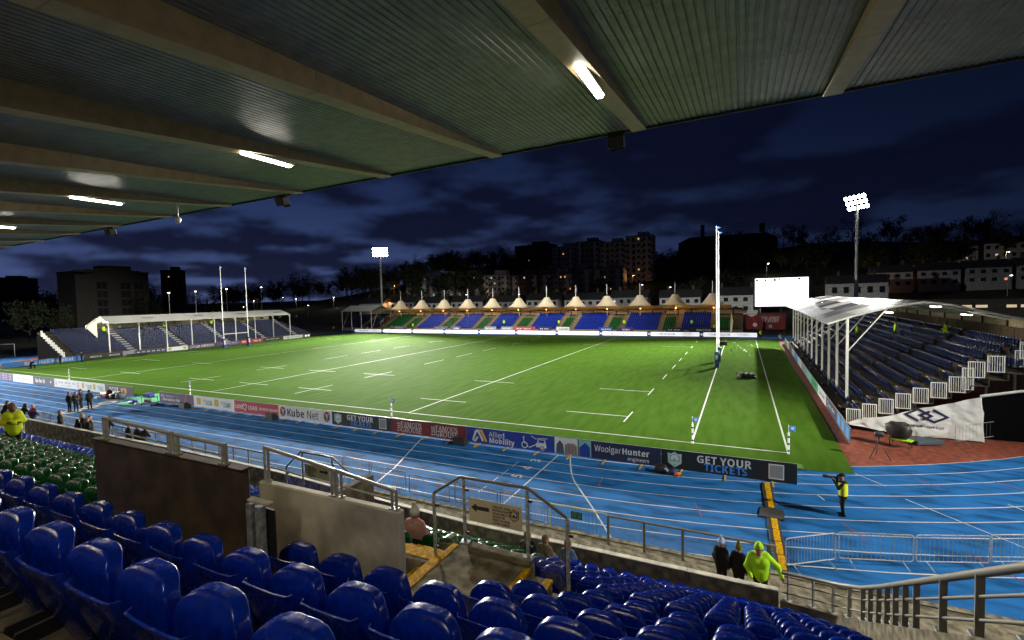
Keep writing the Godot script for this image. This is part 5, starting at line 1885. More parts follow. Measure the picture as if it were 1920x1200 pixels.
# ---------------------------------------------------------------- goals, flags and kit on the grass
func pitch_items() -> void:
	mat("pad_navy", 0.012, 0.022, 0.06, 0.5)
	for q in [[0.0, "with dark padding, its shadow falling across the grass"], [-PL, "with white and navy padding before the gabled-roof stand"]]:
		var t := thing("goal_posts", "tall white rugby goal " + q[1], "goal posts", V(q[0], 0, -PW / 2))
		for s in [-1.0, 1.0]:
			var g := Geo.new()
			g.tube([V(0, 0, s * 2.8), V(0, 9, s * 2.8), V(0, 17.5, s * 2.8)], 0.085, 10, true, 0.06)
			part(t, "upright", g.mesh(), M.white_paint)
			var p := pbox(t, "post_pad", V(0, 1.0, s * 2.8), V(0.52, 2.0, 0.52), M.pad_navy, 0.08)
			if q[0] < -1.0:
				pbox(p, "pad_panel", V(0.27, 0.2, 0), V(0.01, 0.9, 0.34), M.ad_white)
				pbox(p, "pad_foot", V(0, -0.85, 0), V(0.7, 0.3, 0.7), M.ad_blue, 0.05)
			else:
				pbox(p, "pad_panel", V(0, 0.3, 0.265), V(0.3, 0.5, 0.01), M.ad_teal)
				pbox(p, "pad_panel", V(0, -0.4, 0.265), V(0.26, 0.3, 0.01), M.ad_blue)
			var fg := Geo.new()
			fg.prism(PackedVector2Array([Vector2(0, 17.1), Vector2(0.5, 17.28), Vector2(0, 17.46)]), s * 2.8 - 0.01, s * 2.8 + 0.01)
			part(t, "pennant", fg.mesh(), M.ad_cyan)
		ptube(t, "crossbar", [V(0, 3.0, -2.8), V(0, 3.0, 2.8)], 0.065, M.white_paint, 10)
	for q in [[-21.9, 2.2, "beside the tickets board at mid-pitch"], [-47.5, 2.6, "at halfway beside the purple board"], [-74.0, 2.1, "beyond the piled team kit"], [0.05, 0.1, "at the corner of the goal line"], [5.2, 0.2, "at the corner of the dead-ball line"]]:
		var t := thing("touch_flag", "padded white flag post with small blue flag " + q[2], "flag", V(q[0], 0, q[1]), 0.0, "touchline flags")
		var g := Geo.new()
		g.tube([V(0, 0, 0), V(0, 1.22, 0)], 0.055, 10)
		part(t, "pad", g.mesh(), M.white_paint)
		for i in 3:
			var bg := Geo.new()
			bg.tube([V(0, 0.14 + 0.4 * i, 0), V(0, 0.24 + 0.4 * i, 0)], 0.058, 10)
			part(t, "pad_band", bg.mesh(), M.pad_navy)
		ptube(t, "stick", [V(0, 1.2, 0), V(0, 1.68, 0)], 0.014, M.white_paint, 6)
		var fg := Geo.new()
		fg.sheet([[V(0.01, 1.66, 0), V(0.17, 1.65, 0.03), V(0.34, 1.64, 0)], [V(0.01, 1.36, 0), V(0.17, 1.35, 0.04), V(0.34, 1.34, 0)]])
		part(t, "flag", fg.mesh(), M.ad_cyan)
		pbox(t, "flag_print", V(0.18, 1.5, 0.045), V(0.14, 0.12, 0.004), M.ad_white)
	# training gear near the goal
	rng.seed = 19
	for i in 16:
		var p := V(rng.randf_range(1.2, 4.4), 0, rng.randf_range(-66, -46))
		var t := thing("marker_cone", "small white training marker on the grass behind the goal line", "marker", p, 0.0, "white training markers")
		var g := Geo.new()
		g.lathe([Vector2(0.16, 0.0), Vector2(0.15, 0.02), Vector2(0.06, 0.16), Vector2(0.02, 0.17)], 10)
		part(t, "cone", g.mesh(), M.white_paint)
		pbox(t, "foot_ring", V(0, 0.008, 0), V(0.34, 0.014, 0.34), M.white_paint, 0.006)
	var e := thing("scrum_sled", "low dark training sled lying on the grass beside the goal", "sled", V(3.3, 0, -26.0), 0.25)
	pbox(e, "frame", V(0, 0.12, 0), V(1.7, 0.12, 1.0), M.black, 0.03)
	for i in 3:
		pbox(e, "bag", V(-0.55 + 0.5 * i, 0.34, 0.05 * i), V(0.46, 0.36, 0.8), M.pad_navy, 0.1)
	ptube(e, "handle", [V(-0.8, 0.2, -0.5), V(-1.0, 0.6, -0.6), V(-1.0, 0.6, 0.4), V(-0.8, 0.2, 0.5)], 0.025, M.steel_grey, 6)
	e = thing("kit_box", "dark kit box on the grass under the far goal line end", "box", V(-0.3, 0, -60.5))
	pbox(e, "case", V(0, 0.3, 0), V(1.5, 0.6, 0.6), M.black, 0.05)
	pbox(e, "lid", V(0, 0.62, 0), V(1.54, 0.06, 0.64), M.trim_dark, 0.02)
	# turf offcuts laid by the board line
	var tp := thing("turf_roll", "lighter green strip of artificial turf beside the tickets board", "turf", V(-2.3, 0, 2.9), -0.05)
	pbox(tp, "turf", V(0, 0.015, 0), V(2.2, 0.02, 0.55), M.turf_new, 0.005)
	tp = thing("turf_roll", "long light green turf strip between touchline and tickets board", "turf", V(2.9, 0, 2.3), 0.02)
	pbox(tp, "turf", V(0, 0.013, 0), V(5.6, 0.02, 0.75), M.turf_new, 0.005)

# ---------------------------------------------------------------- things on and beside the running track
func barrier_mesh_parts(t: Node3D, w: float, h: float, m: Material, bars := 15) -> void:
	var r := 0.09
	var pts := []
	for q in [[w / 2 - r, h - r, 0.0], [-w / 2 + r, h - r, PI / 2], [-w / 2 + r, 0.2 + r, PI], [w / 2 - r, 0.2 + r, PI * 1.5]]:
		for i in 5:
			var a: float = q[2] + PI / 2 * i / 4
			pts.append(V(q[0] + cos(a) * r, q[1] + sin(a) * r, 0))
	pts.append(pts[0])
	ptube(t, "frame", pts, 0.020, m, 6)
	var g := Geo.new()
	g.tube([V(0, 0.22, 0), V(0, h - 0.02, 0)], 0.006, 5, false)
	var bar := g.mesh()
	for i in bars:
		part(t, "bar", bar, M.steel_rail, V(-w / 2 + w * (i + 1.0) / (bars + 1.0), 0, 0))
	for s in [-1.0, 1.0]:
		ptube(t, "foot", [V(s * w * 0.36, 0.2, 0), V(s * w * 0.36 + 0.04, 0.015, 0.32)], 0.016, m, 6)
		ptube(t, "foot", [V(s * w * 0.36, 0.2, 0), V(s * w * 0.36 - 0.04, 0.015, -0.32)], 0.016, m, 6)

func barrier(label: String, a: Vector3, b: Vector3, m: Material, group: String) -> Node3D:
	var d := b - a
	var t := thing("crowd_barrier", label, "barrier", (a + b) / 2, atan2(-d.z, d.x), group)
	barrier_mesh_parts(t, d.length() - 0.04, 1.1, m)
	return t

func trackside() -> void:
	mottle(mat("turf_new", 0.07, 0.21, 0.02, 0.9), 0.6, 0.6, 1.0, 71)
	mat("yellow_steel", 0.55, 0.50, 0.06, 0.5)
	mat("lime", 0.35, 0.62, 0.03, 0.6)
	mat("mat_green", 0.03, 0.36, 0.14, 0.8)
	mat("rubber", 0.02, 0.02, 0.02, 0.85)
	mat("orange", 0.55, 0.11, 0.03, 0.6)
	var grp := "steel crowd barriers beside the running track"
	var pr := "galvanised crowd barrier on the track "
	barrier(pr + "behind the hi-vis steward, touching the cable ramp", V(4.1, 0, 13.3), V(5.66, 0, 12.2), M.galvanised, grp)
	barrier(pr + "bend, second from the cable ramp", V(5.75, 0, 12.1), V(7.95, 0, 11.4), M.galvanised, grp)
	barrier(pr + "bend, third from the cable ramp", V(8.0, 0, 11.35), V(10.15, 0, 10.5), M.galvanised, grp)
	barrier(pr + "bend, fourth from the cable ramp", V(10.2, 0, 10.4), V(12.3, 0, 9.45), M.galvanised, grp)
	var p2 := "grey crowd barrier below the glass guards, "
	barrier(p2 + "farthest from the yellow barrier", V(-16.3, 0, 12.7), V(-14.1, 0, 12.9), M.steel_grey, grp)
	barrier(p2 + "second farthest from the yellow barrier", V(-14.0, 0, 13.2), V(-11.6, 0, 13.3), M.steel_grey, grp)
	barrier(p2 + "seen behind the handrail wing", V(-11.3, 0, 13.45), V(-9.0, 0, 13.5), M.steel_grey, grp)
	barrier(p2 + "seen behind the cream sign", V(-8.8, 0, 13.4), V(-6.5, 0, 13.6), M.steel_grey, grp)
	barrier(p2 + "next to the yellow barrier", V(-6.4, 0, 13.6), V(-4.2, 0, 13.65), M.steel_grey, grp)
	var yb := barrier("yellow crowd barrier with a small green notice at the end of the handrail", V(-4.05, 0.0, 13.85), V(-1.7, 0.0, 13.85), M.yellow_steel, grp)
	pbox(yb, "notice", V(-0.05, 0.84, 0.03), V(0.46, 0.28, 0.01), M.ad_green_dark, 0.003)
	for i in 3:
		print_lines(yb, V(-0.05, 0.92 - i * 0.07, 0.037), 0.34, 0.03, 6, M.ad_teal)
	var rb := barrier("galvanised crowd barrier on the red ground before the black scaffold cover", V(14.1, 0, -5.1), V(17.6, 0, -8.1), M.galvanised, grp)
	rb.set_meta("group", "barriers on the red ground")
	# yellow and black cable ramp with a rubber mat in its middle
	var c := thing("cable_ramp", "yellow and black cable ramp laid across the blue track lanes", "cable ramp", V(3.95, -0.02, 9.6))
	for i in 8:
		var z := -3.75 + i * 1.0
		if absf(z - -0.75) < 0.6:
			continue
		pbox(c, "ramp_section", V(0.02 * i - 0.08, 0.03, z), V(0.46, 0.06, 0.98), M.rubber, 0.025)
		pbox(c, "ramp_lid", V(0.02 * i - 0.05, 0.065, z), V(0.22, 0.014, 0.96), M.yellow_paint, 0.004)
		for k in 6:
			pbox(c, "ramp_tread", V(0.02 * i - 0.22, 0.062, z - 0.4 + 0.16 * k), V(0.09, 0.014, 0.06), M.rubber)
	var rm := thing("rubber_mat", "square black rubber mat over the cable ramp", "mat", V(3.92, -0.02, 8.85), -0.06)
	pbox(rm, "mat", V(0, 0.05, 0), V(0.86, 0.03, 0.95), M.rubber, 0.01)
	pbox(rm, "mat_edge", V(0, 0.036, 0), V(0.92, 0.02, 1.01), M.black, 0.005)
	# floor monitors leaning on the boards
	for q in [[-43.1, "under the purple board"], [-31.3, "between the red and the white boards"], [-13.4, "under the blue board"]]:
		var s := thing("floor_speaker", "black wedge loudspeaker on the track " + q[1], "loudspeaker", V(q[0], -0.02, 5.6))
		var g := Geo.new()
		g.xf = Transform3D(Basis(Vector3.UP, PI / 2), Vector3.ZERO)
		g.prism(PackedVector2Array([Vector2(-0.3, 0), Vector2(0.3, 0), Vector2(0.3, 0.2), Vector2(0.0, 0.5), Vector2(-0.3, 0.5)]), -0.42, 0.42)
		part(s, "cabinet", g.mesh(), M.black)
		pbox(s, "grille", V(0, 0.3, 0.16), V(0.74, 0.02, 0.36), M.trim_dark, 0.0, Basis(Vector3.RIGHT, 0.78))
	# photographer's kit by the tickets board
	var k := thing("kit_bag", "heap of camera bags, white lens and cables by the tickets board", "bag", V(-0.75, -0.02, 5.75))
	lump(k, "bag", V(-0.25, 0.2, 0), V(0.35, 0.22, 0.25), M.black, 3)
	lump(k, "bag", V(0.3, 0.16, 0.1), V(0.26, 0.18, 0.22), M.ad_navy, 4)
	ptube(k, "lens", [V(-0.1, 0.3, 0.1), V(0.15, 0.26, 0.32)], 0.06, M.ad_white, 8)
	lump(k, "cloth", V(0.55, 0.1, 0.2), V(0.16, 0.1, 0.13), M.orange, 5)
	# team kit at the players' entrance
	var cp := thing("carpet", "dark walkway carpet with white printed marks across the blue track", "carpet", V(-52.6, -0.02, 8.1), 0.42)
	pbox(cp, "carpet", V(0, 0.014, 0), V(1.9, 0.012, 7.2), M.ad_slate, 0.003)
	for z in [2.7, 0.9, -1.0]:
		var o := part(cp, "printed_mark", null, M.ad_white, V(0, 0.022, z))
		var g := Geo.new()
		for i in 20:
			var a := TAU * i / 20
			var b := TAU * (i + 1) / 20
			g.quad(V(cos(a) * 0.7, 0, sin(a) * 0.8), V(cos(b) * 0.7, 0, sin(b) * 0.8), V(cos(b) * 0.4, 0, sin(b) * 0.45), V(cos(a) * 0.4, 0, sin(a) * 0.45), Vector3.UP)
		o.mesh = g.mesh()
	var gm := thing("carpet", "bright green matting laid in the gap between the boards", "matting", V(-50.9, 0, 4.3), 0.05)
	pbox(gm, "mat", V(0, 0.012, -0.6), V(4.6, 0.016, 3.4), M.mat_green, 0.004)
	pbox(gm, "mat", V(0.6, 0.016, 1.9), V(2.6, 0.016, 2.0), M.mat_green, 0.004)
	k = thing("kit_bag", "heap of dark kit bags and frames beside the black board", "bag", V(-55.4, -0.02, 5.7))
	for q in [[-1.4, 0.3, 0.0, 0.5, 0.3, 0.4, "black"], [-0.4, 0.35, 0.2, 0.6, 0.35, 0.4, "ad_maroon"], [0.6, 0.3, 0.1, 0.5, 0.3, 0.4, "black"], [1.5, 0.35, 0.0, 0.4, 0.36, 0.4, "ad_slate"], [-0.9, 0.6, 0.0, 0.4, 0.2, 0.3, "black"], [1.0, 0.62, 0.1, 0.34, 0.14, 0.3, "ad_white"], [-1.1, 0.15, 0.8, 0.34, 0.1, 0.2, "ad_white"]]:
		lump(k, "bag", V(q[0], q[1], q[2]), V(q[3], q[4], q[5]), M[q[6]], int(q[0] * 10) + 40)
	var tr := thing("trolley", "two-decked kit trolley loaded with blue tub and red and white bottles", "trolley", V(-47.6, -0.02, 6.2), 0.1)
	for y in [0.25, 0.75]:
		pbox(tr, "shelf", V(0, y, 0), V(1.4, 0.04, 0.7), M.steel_grey, 0.005)
	for sx in [-0.66, 0.66]:
		for sz in [-0.3, 0.3]:
			ptube(tr, "post", [V(sx, 0.1, sz), V(sx, 1.0, sz)], 0.018, M.steel_grey, 6)
			var wg := Geo.new()
			wg.tube([V(sx - 0.02, 0.08, sz), V(sx + 0.02, 0.08, sz)], 0.08, 10)
			part(tr, "wheel", wg.mesh(), M.rubber)
	var tub := thing("tub", "blue plastic tub on the kit trolley", "tub", V(-47.7, 0.75, 6.2), 0.1)
	pbox(tub, "wall", V(0, 0.18, 0), V(0.9, 0.3, 0.55), M.ad_blue, 0.05)
	pbox(tub, "rim", V(0, 0.34, 0), V(0.96, 0.04, 0.6), M.ad_blue, 0.015)
	for i in 8:
		var b := thing("bottle", "sports bottle standing on the lower deck of the kit trolley", "bottle", V(-48.15 + 0.15 * i, 0.25, 6.35), 0.0, "bottles on the kit trolley")
		var g := Geo.new()
		g.lathe([Vector2(0.001, 0.0), Vector2(0.045, 0.005), Vector2(0.045, 0.2), Vector2(0.025, 0.24), Vector2(0.02, 0.29), Vector2(0.001, 0.3)], 8)
		part(b, "body", g.mesh(), M.ad_red if i % 3 == 0 else (M.ad_white if i % 3 == 1 else M.black))
	k = thing("kit_bag", "blue holdall and white cloth lying on the track by the trolley", "bag", V(-49.3, -0.02, 6.5))
	lump(k, "bag", V(-0.5, 0.18, 0), V(0.6, 0.18, 0.3), M.ad_blue, 8)
	lump(k, "cloth", V(0.35, 0.1, 0.1), V(0.3, 0.12, 0.2), M.ad_white, 9)
	# camera tripod, covered camera and mat at the end of the arched-roof stand
	var tp := thing("tripod", "black camera tripod standing beside the end board", "tripod", V(9.55, 0, -0.75))
	for i in 3:
		var a := TAU * i / 3 + 0.5
		ptube(tp, "leg", [V(0, 1.0, 0), V(cos(a) * 0.55, 0.01, sin(a) * 0.55)], 0.022, M.black, 6)
	ptube(tp, "column", [V(0, 0.8, 0), V(0, 1.25, 0)], 0.035, M.black, 8)
	lump(tp, "head", V(0, 1.35, 0), V(0.22, 0.16, 0.16), M.black, 12)
	var cv := thing("covered_cart", "dark covered cart with a lime green tray edge before the white banner", "cart", V(11.1, 0, -3.7), -0.5)
	lump(cv, "cover", V(0, 0.95, 0), V(0.62, 0.48, 0.42), M.trim_brown, 15)
	pbox(cv, "tray", V(0.15, 0.45, 0.1), V(1.1, 0.05, 0.6), M.lime, 0.01)
	for sx in [-0.35, 0.55]:
		for sz in [-0.15, 0.3]:
			ptube(cv, "leg", [V(sx, 0.45, sz), V(sx + 0.06, 0.0, sz)], 0.025, M.black, 6)
	var fm := thing("crash_mat", "dark blue folded crash mat on the red ground by the banner", "mat", V(12.6, 0, -4.9), 0.5)
	pbox(fm, "mat", V(0, 0.12, 0), V(1.7, 0.2, 1.0), M.ad_slate, 0.03)
	pbox(fm, "mat_cover", V(0, 0.235, 0.05), V(1.6, 0.025, 0.9), M.ad_teal_dark, 0.01)
	var bx := thing("flight_case", "stack of dark flight cases behind the crowd barrier on red ground", "case", V(16.4, 0, -7.9), 0.2)
	pbox(bx, "case", V(0, 0.4, 0), V(1.0, 0.8, 0.7), M.black, 0.03)
	pbox(bx, "case", V(1.15, 0.3, -0.2), V(0.9, 0.6, 0.7), M.trim_dark, 0.03)
	pbox(bx, "tray", V(0.3, 0.86, 0), V(0.9, 0.1, 0.4), M.ad_white, 0.02)
	# tall feather flag by the far corner
	var ff := thing("feather_flag", "tall pale feather flag with a red foot at the far corner of the pitch", "flag", V(0.6, 0, -77.9))
	ptube(ff, "pole", [V(0, 0, 0), V(0, 3.2, 0), V(0.2, 5.0, 0)], 0.04, M.white_paint, 6)
	poly(ff, "cloth", [Vector2(0.0, 1.0), Vector2(0.25, 5.0), Vector2(0.55, 3.4), Vector2(0.35, 1.2)], M.canopy_cloth, Vector3.ZERO, 1.0, -0.02, 0.02)
	lump(ff, "foot", V(0, 0.4, 0), V(0.45, 0.4, 0.3), M.ad_red, 22)

# a soft irregular lump (bags, covers)
func lump(parent: Node, called: String, p: Vector3, r: Vector3, m: Material, seed_: int) -> void:
	var f := FastNoiseLite.new()
	f.seed = seed_
	f.frequency = 1.3
	var rows := []
	for i in 9:
		var th := PI * i / 8.0
		var row := []
		for j in 14:
			var a := TAU * j / 14
			var d := V(sin(th) * cos(a), cos(th), sin(th) * sin(a))
			var e := V(signf(d.x) * pow(absf(d.x), 0.7), signf(d.y) * pow(absf(d.y), 0.7), signf(d.z) * pow(absf(d.z), 0.7))
			row.append(e * r * (1.0 + 0.28 * f.get_noise_3dv(d * 1.6)))
		rows.append(row)
	var g := Geo.new()
	g.sheet(rows, true, true)
	part(parent, called, g.mesh(), m, p)

# ---------------------------------------------------------------- people
# bones: [from, to, radius, radius, colour number]; the surface is the blend of all of them
func skin_over(g: Geo, bones: Array, cols: Array, cell: float, k: float, xf: Transform3D) -> void:
	var lo := V(1e9, 1e9, 1e9)
	var hi := -lo
	for b in bones:
		var r: float = maxf(b[2], b[3]) + 3.0 * cell
		for e in [b[0], b[1]]:
			lo = lo.min(e - V(r, r, r))
			hi = hi.max(e + V(r, r, r))
	var nx := int(ceil((hi.x - lo.x) / cell)) + 1
	var ny := int(ceil((hi.y - lo.y) / cell)) + 1
	var nz := int(ceil((hi.z - lo.z) / cell)) + 1
	var acc := PackedFloat32Array()
	acc.resize(nx * ny * nz)
	for b in bones:
		var a: Vector3 = b[0]
		var d: Vector3 = b[1] - a
		var dd := maxf(d.length_squared(), 1e-9)
		var r0: float = b[2]
		var r1: float = b[3]
		var rm := maxf(r0, r1) + 2.6 * cell
		var p0 := (a.min(b[1]) - V(rm, rm, rm) - lo) / cell
		var p1 := (a.max(b[1]) + V(rm, rm, rm) - lo) / cell
		for z in range(maxi(0, int(p0.z)), mini(nz - 1, int(p1.z) + 1) + 1):
			for y in range(maxi(0, int(p0.y)), mini(ny - 1, int(p1.y) + 1) + 1):
				var base := (z * ny + y) * nx
				for x in range(maxi(0, int(p0.x)), mini(nx - 1, int(p1.x) + 1) + 1):
					var q := lo + V(x, y, z) * cell - a
					var t := clampf(q.dot(d) / dd, 0.0, 1.0)
					var dist := (q - d * t).length() - lerpf(r0, r1, t)
					acc[base + x] += exp(-k * dist)
	# f < 0 inside, where acc > 1
	var ids := {}
	var sxy := nx * ny
	for z in nz - 1:
		for y in ny - 1:
			for x in nx - 1:
				var i := z * sxy + y * nx + x
				if acc[i] == 0.0 and acc[i + 1 + nx + sxy] == 0.0:
					continue
				var inside := 0
				var cs := [i, i + 1, i + nx, i + nx + 1, i + sxy, i + sxy + 1, i + sxy + nx, i + sxy + nx + 1]
				for c in cs:
					if acc[c] > 1.0:
						inside += 1
				if inside == 0 or inside == 8:
					continue
				var sum := Vector3.ZERO
				var cnt := 0
				for e in [[0, 1], [2, 3], [4, 5], [6, 7], [0, 2], [1, 3], [4, 6], [5, 7], [0, 4], [1, 5], [2, 6], [3, 7]]:
					var fa := -log(maxf(acc[cs[e[0]]], 1e-6)) / k
					var fb := -log(maxf(acc[cs[e[1]]], 1e-6)) / k
					if (fa < 0.0) != (fb < 0.0):
						var t := fa / (fa - fb)
						var pa := V(e[0] & 1, (e[0] >> 1) & 1, e[0] >> 2)
						var pb := V(e[1] & 1, (e[1] >> 1) & 1, e[1] >> 2)
						sum += pa.lerp(pb, t)
						cnt += 1
				var p := lo + (V(x, y, z) + sum / cnt) * cell
				# colour of the closest bone, normal from the field
				var best := 1e9
				var ci := 0
				var nrm := Vector3.ZERO
				for b in bones:
					var d: Vector3 = b[1] - b[0]
					var q: Vector3 = p - b[0]
					var t := clampf(q.dot(d) / maxf(d.length_squared(), 1e-9), 0.0, 1.0)
					var o := q - d * t
					var dist := o.length() - lerpf(b[2], b[3], t)
					if dist < 0.12:
						nrm += o.normalized() * exp(-k * dist)
					if dist < best:
						best = dist
						ci = b[4]
				g.xf = xf
				g.col = cols[ci]
				ids[i] = g.vert(p, nrm.normalized())
	for i in ids:
		var x: int = i % nx
		var y: int = (i / nx) % ny
		var z: int = i / sxy
		for ax in 3:
			var st: int = [1, nx, sxy][ax]
			var u: int = [nx, sxy, 1][ax]
			var w: int = [sxy, 1, nx][ax]
			if (acc[i] > 1.0) == (acc[i + st] > 1.0):
				continue
			if [y, z, x][ax] == 0 or [z, x, y][ax] == 0:
				continue
			var a = ids.get(i)
			var b = ids.get(i - u)
			var c = ids.get(i - u - w)
			var e = ids.get(i - w)
			if a == null or b == null or c == null or e == null:
				continue
			g.face(a, b, c)
			g.face(a, c, e)
	g.xf = Transform3D()

func hand_bones(wrist: Vector3, dir: Vector3, palm_n: Vector3, curl: float, c: int, side: float) -> Array:
	var out := []
	var across := dir.cross(palm_n).normalized()
	var p0 := wrist + dir * 0.02
	var p1 := wrist + dir * 0.085
	for s in [-0.026, -0.009, 0.009, 0.026]:
		out.append([p0 + across * s * 0.8, p1 + across * s, 0.016, 0.013, c])
	var lens := [0.062, 0.074, 0.068, 0.052]
	for i in 4:
		var s: float = [-0.027, -0.009, 0.010, 0.028][i] * side
		var a := p1 + across * s
		var d := dir
		for j in 2:
			d = (d + palm_n * curl * (0.7 + 0.3 * j)).normalized()
			var b: Vector3 = a + d * lens[i] * (0.58 if j == 0 else 0.46)
			out.append([a, b, 0.0105 - 0.001 * j, 0.0092 - 0.001 * j, c])
			a = b
	var t0 := wrist + dir * 0.03 - across * 0.028 * side
	var t1 := t0 + (dir * 0.6 - across * side * 0.8 + palm_n * 0.3).normalized() * 0.045
	var t2 := t1 + (dir * 0.9 - across * side * 0.2 + palm_n * 0.4).normalized() * 0.035
	out.append([t0, t1, 0.014, 0.012, c])
	out.append([t1, t2, 0.0115, 0.010, c])
	return out

var person_cache := {}

# pose: stand, fold, lean, camera, sit, reach, walk, kneel.  cols: jacket, trousers, skin, hat or hair, shoes, second jacket colour
func person_mesh(pose: String, cols: Array, hat: String, cell: float, fine: bool, bulk := 1.0) -> ArrayMesh:
	var key := pose + str(cols) + hat + str(cell) + str(fine) + str(bulk)
	if person_cache.has(key):
		return person_cache[key]
	var hipy := 0.92
	var hip := V(0, hipy, 0)
	var chest := V(0, 1.28, 0.0)
	var neck := V(0, 1.47, -0.01)
	var head := V(0, 1.62, -0.025)
	var ls := [V(-0.19, 1.40, 0), V(0.19, 1.40, 0)]
	var el := [V(-0.25, 1.12, 0.03), V(0.25, 1.12, 0.03)]
	var wr := [V(-0.24, 0.88, -0.06), V(0.24, 0.88, -0.06)]
	var hd := [V(0, -1, -0.15), V(0, -1, -0.15)]
	var pn := [V(1, 0, 0), V(-1, 0, 0)]
	var kn := [V(-0.10, 0.50, -0.03), V(0.10, 0.50, -0.02)]
	var an := [V(-0.11, 0.08, 0.02), V(0.11, 0.08, 0.02)]
	var look := V(0, 0, -1)
	match pose:
		"fold":
			el = [V(-0.26, 1.13, -0.02), V(0.26, 1.13, -0.02)]
			wr = [V(0.02, 1.14, -0.22), V(-0.02, 1.10, -0.24)]
			hd = [V(1, 0.1, -0.1), V(-1, 0.1, -0.1)]
			pn = [V(0, 0, 1), V(0, 0, 1)]
		"lean":
			chest = V(0, 1.25, -0.12)
			neck = V(0, 1.43, -0.20)
			head = V(0, 1.56, -0.25)
			ls = [V(-0.19, 1.36, -0.16), V(0.19, 1.36, -0.16)]
			el = [V(-0.27, 1.10, -0.26), V(0.27, 1.10, -0.26)]
			wr = [V(-0.10, 1.08, -0.45), V(0.10, 1.08, -0.45)]
			hd = [V(0.5, -0.1, -1), V(-0.5, -0.1, -1)]
			pn = [V(0, -1, 0), V(0, -1, 0)]
		"camera":
			el = [V(-0.24, 1.20, -0.18), V(0.23, 1.17, -0.14)]
			wr = [V(-0.05, 1.47, -0.33), V(0.07, 1.50, -0.20)]
			hd = [V(0.2, 0.9, -0.3), V(-0.2, 0.8, -0.4)]
			pn = [V(0.6, 0.6, 0), V(-0.8, 0.3, 0)]
			head = V(0.0, 1.61, -0.05)
		"reach":
			# leaning over, one arm reaching down to a barrier
			chest = V(0.05, 1.25, -0.08)
			neck = V(0.07, 1.44, -0.14)
			head = V(0.07, 1.60, -0.21)
			look = V(0.1, -0.22, -1)
			ls = [V(-0.15, 1.40, -0.09), V(0.26, 1.36, -0.09)]
			el = [V(-0.40, 1.12, -0.06), V(0.34, 1.07, -0.10)]
			wr = [V(-0.50, 0.88, -0.08), V(0.26, 0.86, -0.22)]
			hd = [V(-0.25, -1, -0.1), V(-0.3, -0.9, -0.4)]
			pn = [V(0.5, 0, -1), V(-1, 0, 0)]
		"sit":
			hip = V(0, 0.52, 0)
			chest = V(0, 0.86, -0.02)
			neck = V(0, 1.05, -0.04)
			head = V(0, 1.19, -0.06)
			ls = [V(-0.19, 0.98, -0.02), V(0.19, 0.98, -0.02)]
			el = [V(-0.25, 0.73, -0.08), V(0.25, 0.73, -0.08)]
			wr = [V(-0.10, 0.64, -0.32), V(0.10, 0.64, -0.32)]
			hd = [V(0.4, -0.1, -1), V(-0.4, -0.1, -1)]
			pn = [V(0, -1, 0), V(0, -1, 0)]
			kn = [V(-0.11, 0.52, -0.42), V(0.11, 0.52, -0.42)]
			an = [V(-0.11, 0.08, -0.40), V(0.11, 0.08, -0.40)]
		"walk":
			kn = [V(-0.10, 0.51, -0.14), V(0.10, 0.49, 0.02)]
			an = [V(-0.10, 0.08, -0.18), V(0.10, 0.10, 0.28)]
			el = [V(-0.25, 1.13, 0.12), V(0.25, 1.13, -0.06)]
			wr = [V(-0.24, 0.90, 0.08), V(0.24, 0.92, -0.20)]
		"kneel":
			hip = V(0, 0.55, 0.05)
			chest = V(0, 0.90, -0.03)
			neck = V(0, 1.08, -0.06)
			head = V(0, 1.22, -0.10)
			ls = [V(-0.19, 1.01, -0.04), V(0.19, 1.01, -0.04)]
			el = [V(-0.25, 0.82, -0.2), V(0.25, 0.82, -0.2)]
			wr = [V(-0.08, 1.08, -0.34), V(0.08, 1.10, -0.26)]
			hd = [V(0.2, 0.8, -0.4), V(-0.2, 0.8, -0.4)]
			pn = [V(1, 0, 0), V(-1, 0, 0)]
			kn = [V(-0.13, 0.52, -0.36), V(0.14, 0.10, -0.15)]
			an = [V(-0.13, 0.08, -0.33), V(0.14, 0.09, 0.28)]
	var B := []
	var k := bulk
	var up := (chest - hip).normalized()
	# trunk: two side-by-side chains give it width; coat reaches below the hips
	for s in [-1.0, 1.0]:
		B.append([hip + V(s * 0.075, 0.02, 0), chest + V(s * 0.085, 0.0, 0), 0.125 * k, 0.135 * k, 0])
		B.append([chest + V(s * 0.085, 0, 0), chest + V(s * 0.10, 0.12, 0), 0.13 * k, 0.085 * k, 0])
	B.append([hip - up * 0.10, hip + up * 0.05, 0.155 * k, 0.15 * k, 0])
	B.append([neck - V(0, 0.06, 0), head - V(0, 0.05, 0), 0.062, 0.055, 2])
	B.append([neck - V(0, 0.05, -0.01), neck - V(0, 0.02, -0.02), 0.085, 0.066, 0])
	# head: skull, jaw, nose, ears
	var fw := look.normalized()
	var sd := fw.cross(Vector3.UP).normalized()
	var hu := sd.cross(fw).normalized()
	B.append([head + hu * 0.025 - fw * 0.015, head + hu * 0.035 + fw * 0.015, 0.092, 0.085, 2])
	B.append([head - hu * 0.055 + fw * 0.035, head - hu * 0.01 + fw * 0.03, 0.056, 0.07, 2])
	B.append([head - hu * 0.005 + fw * 0.105, head - hu * 0.03 + fw * 0.118, 0.010, 0.015, 2])
	for s in [-1.0, 1.0]:
		B.append([head + sd * s * 0.092 + hu * 0.02, head + sd * s * 0.094 - hu * 0.02, 0.016, 0.013, 2])
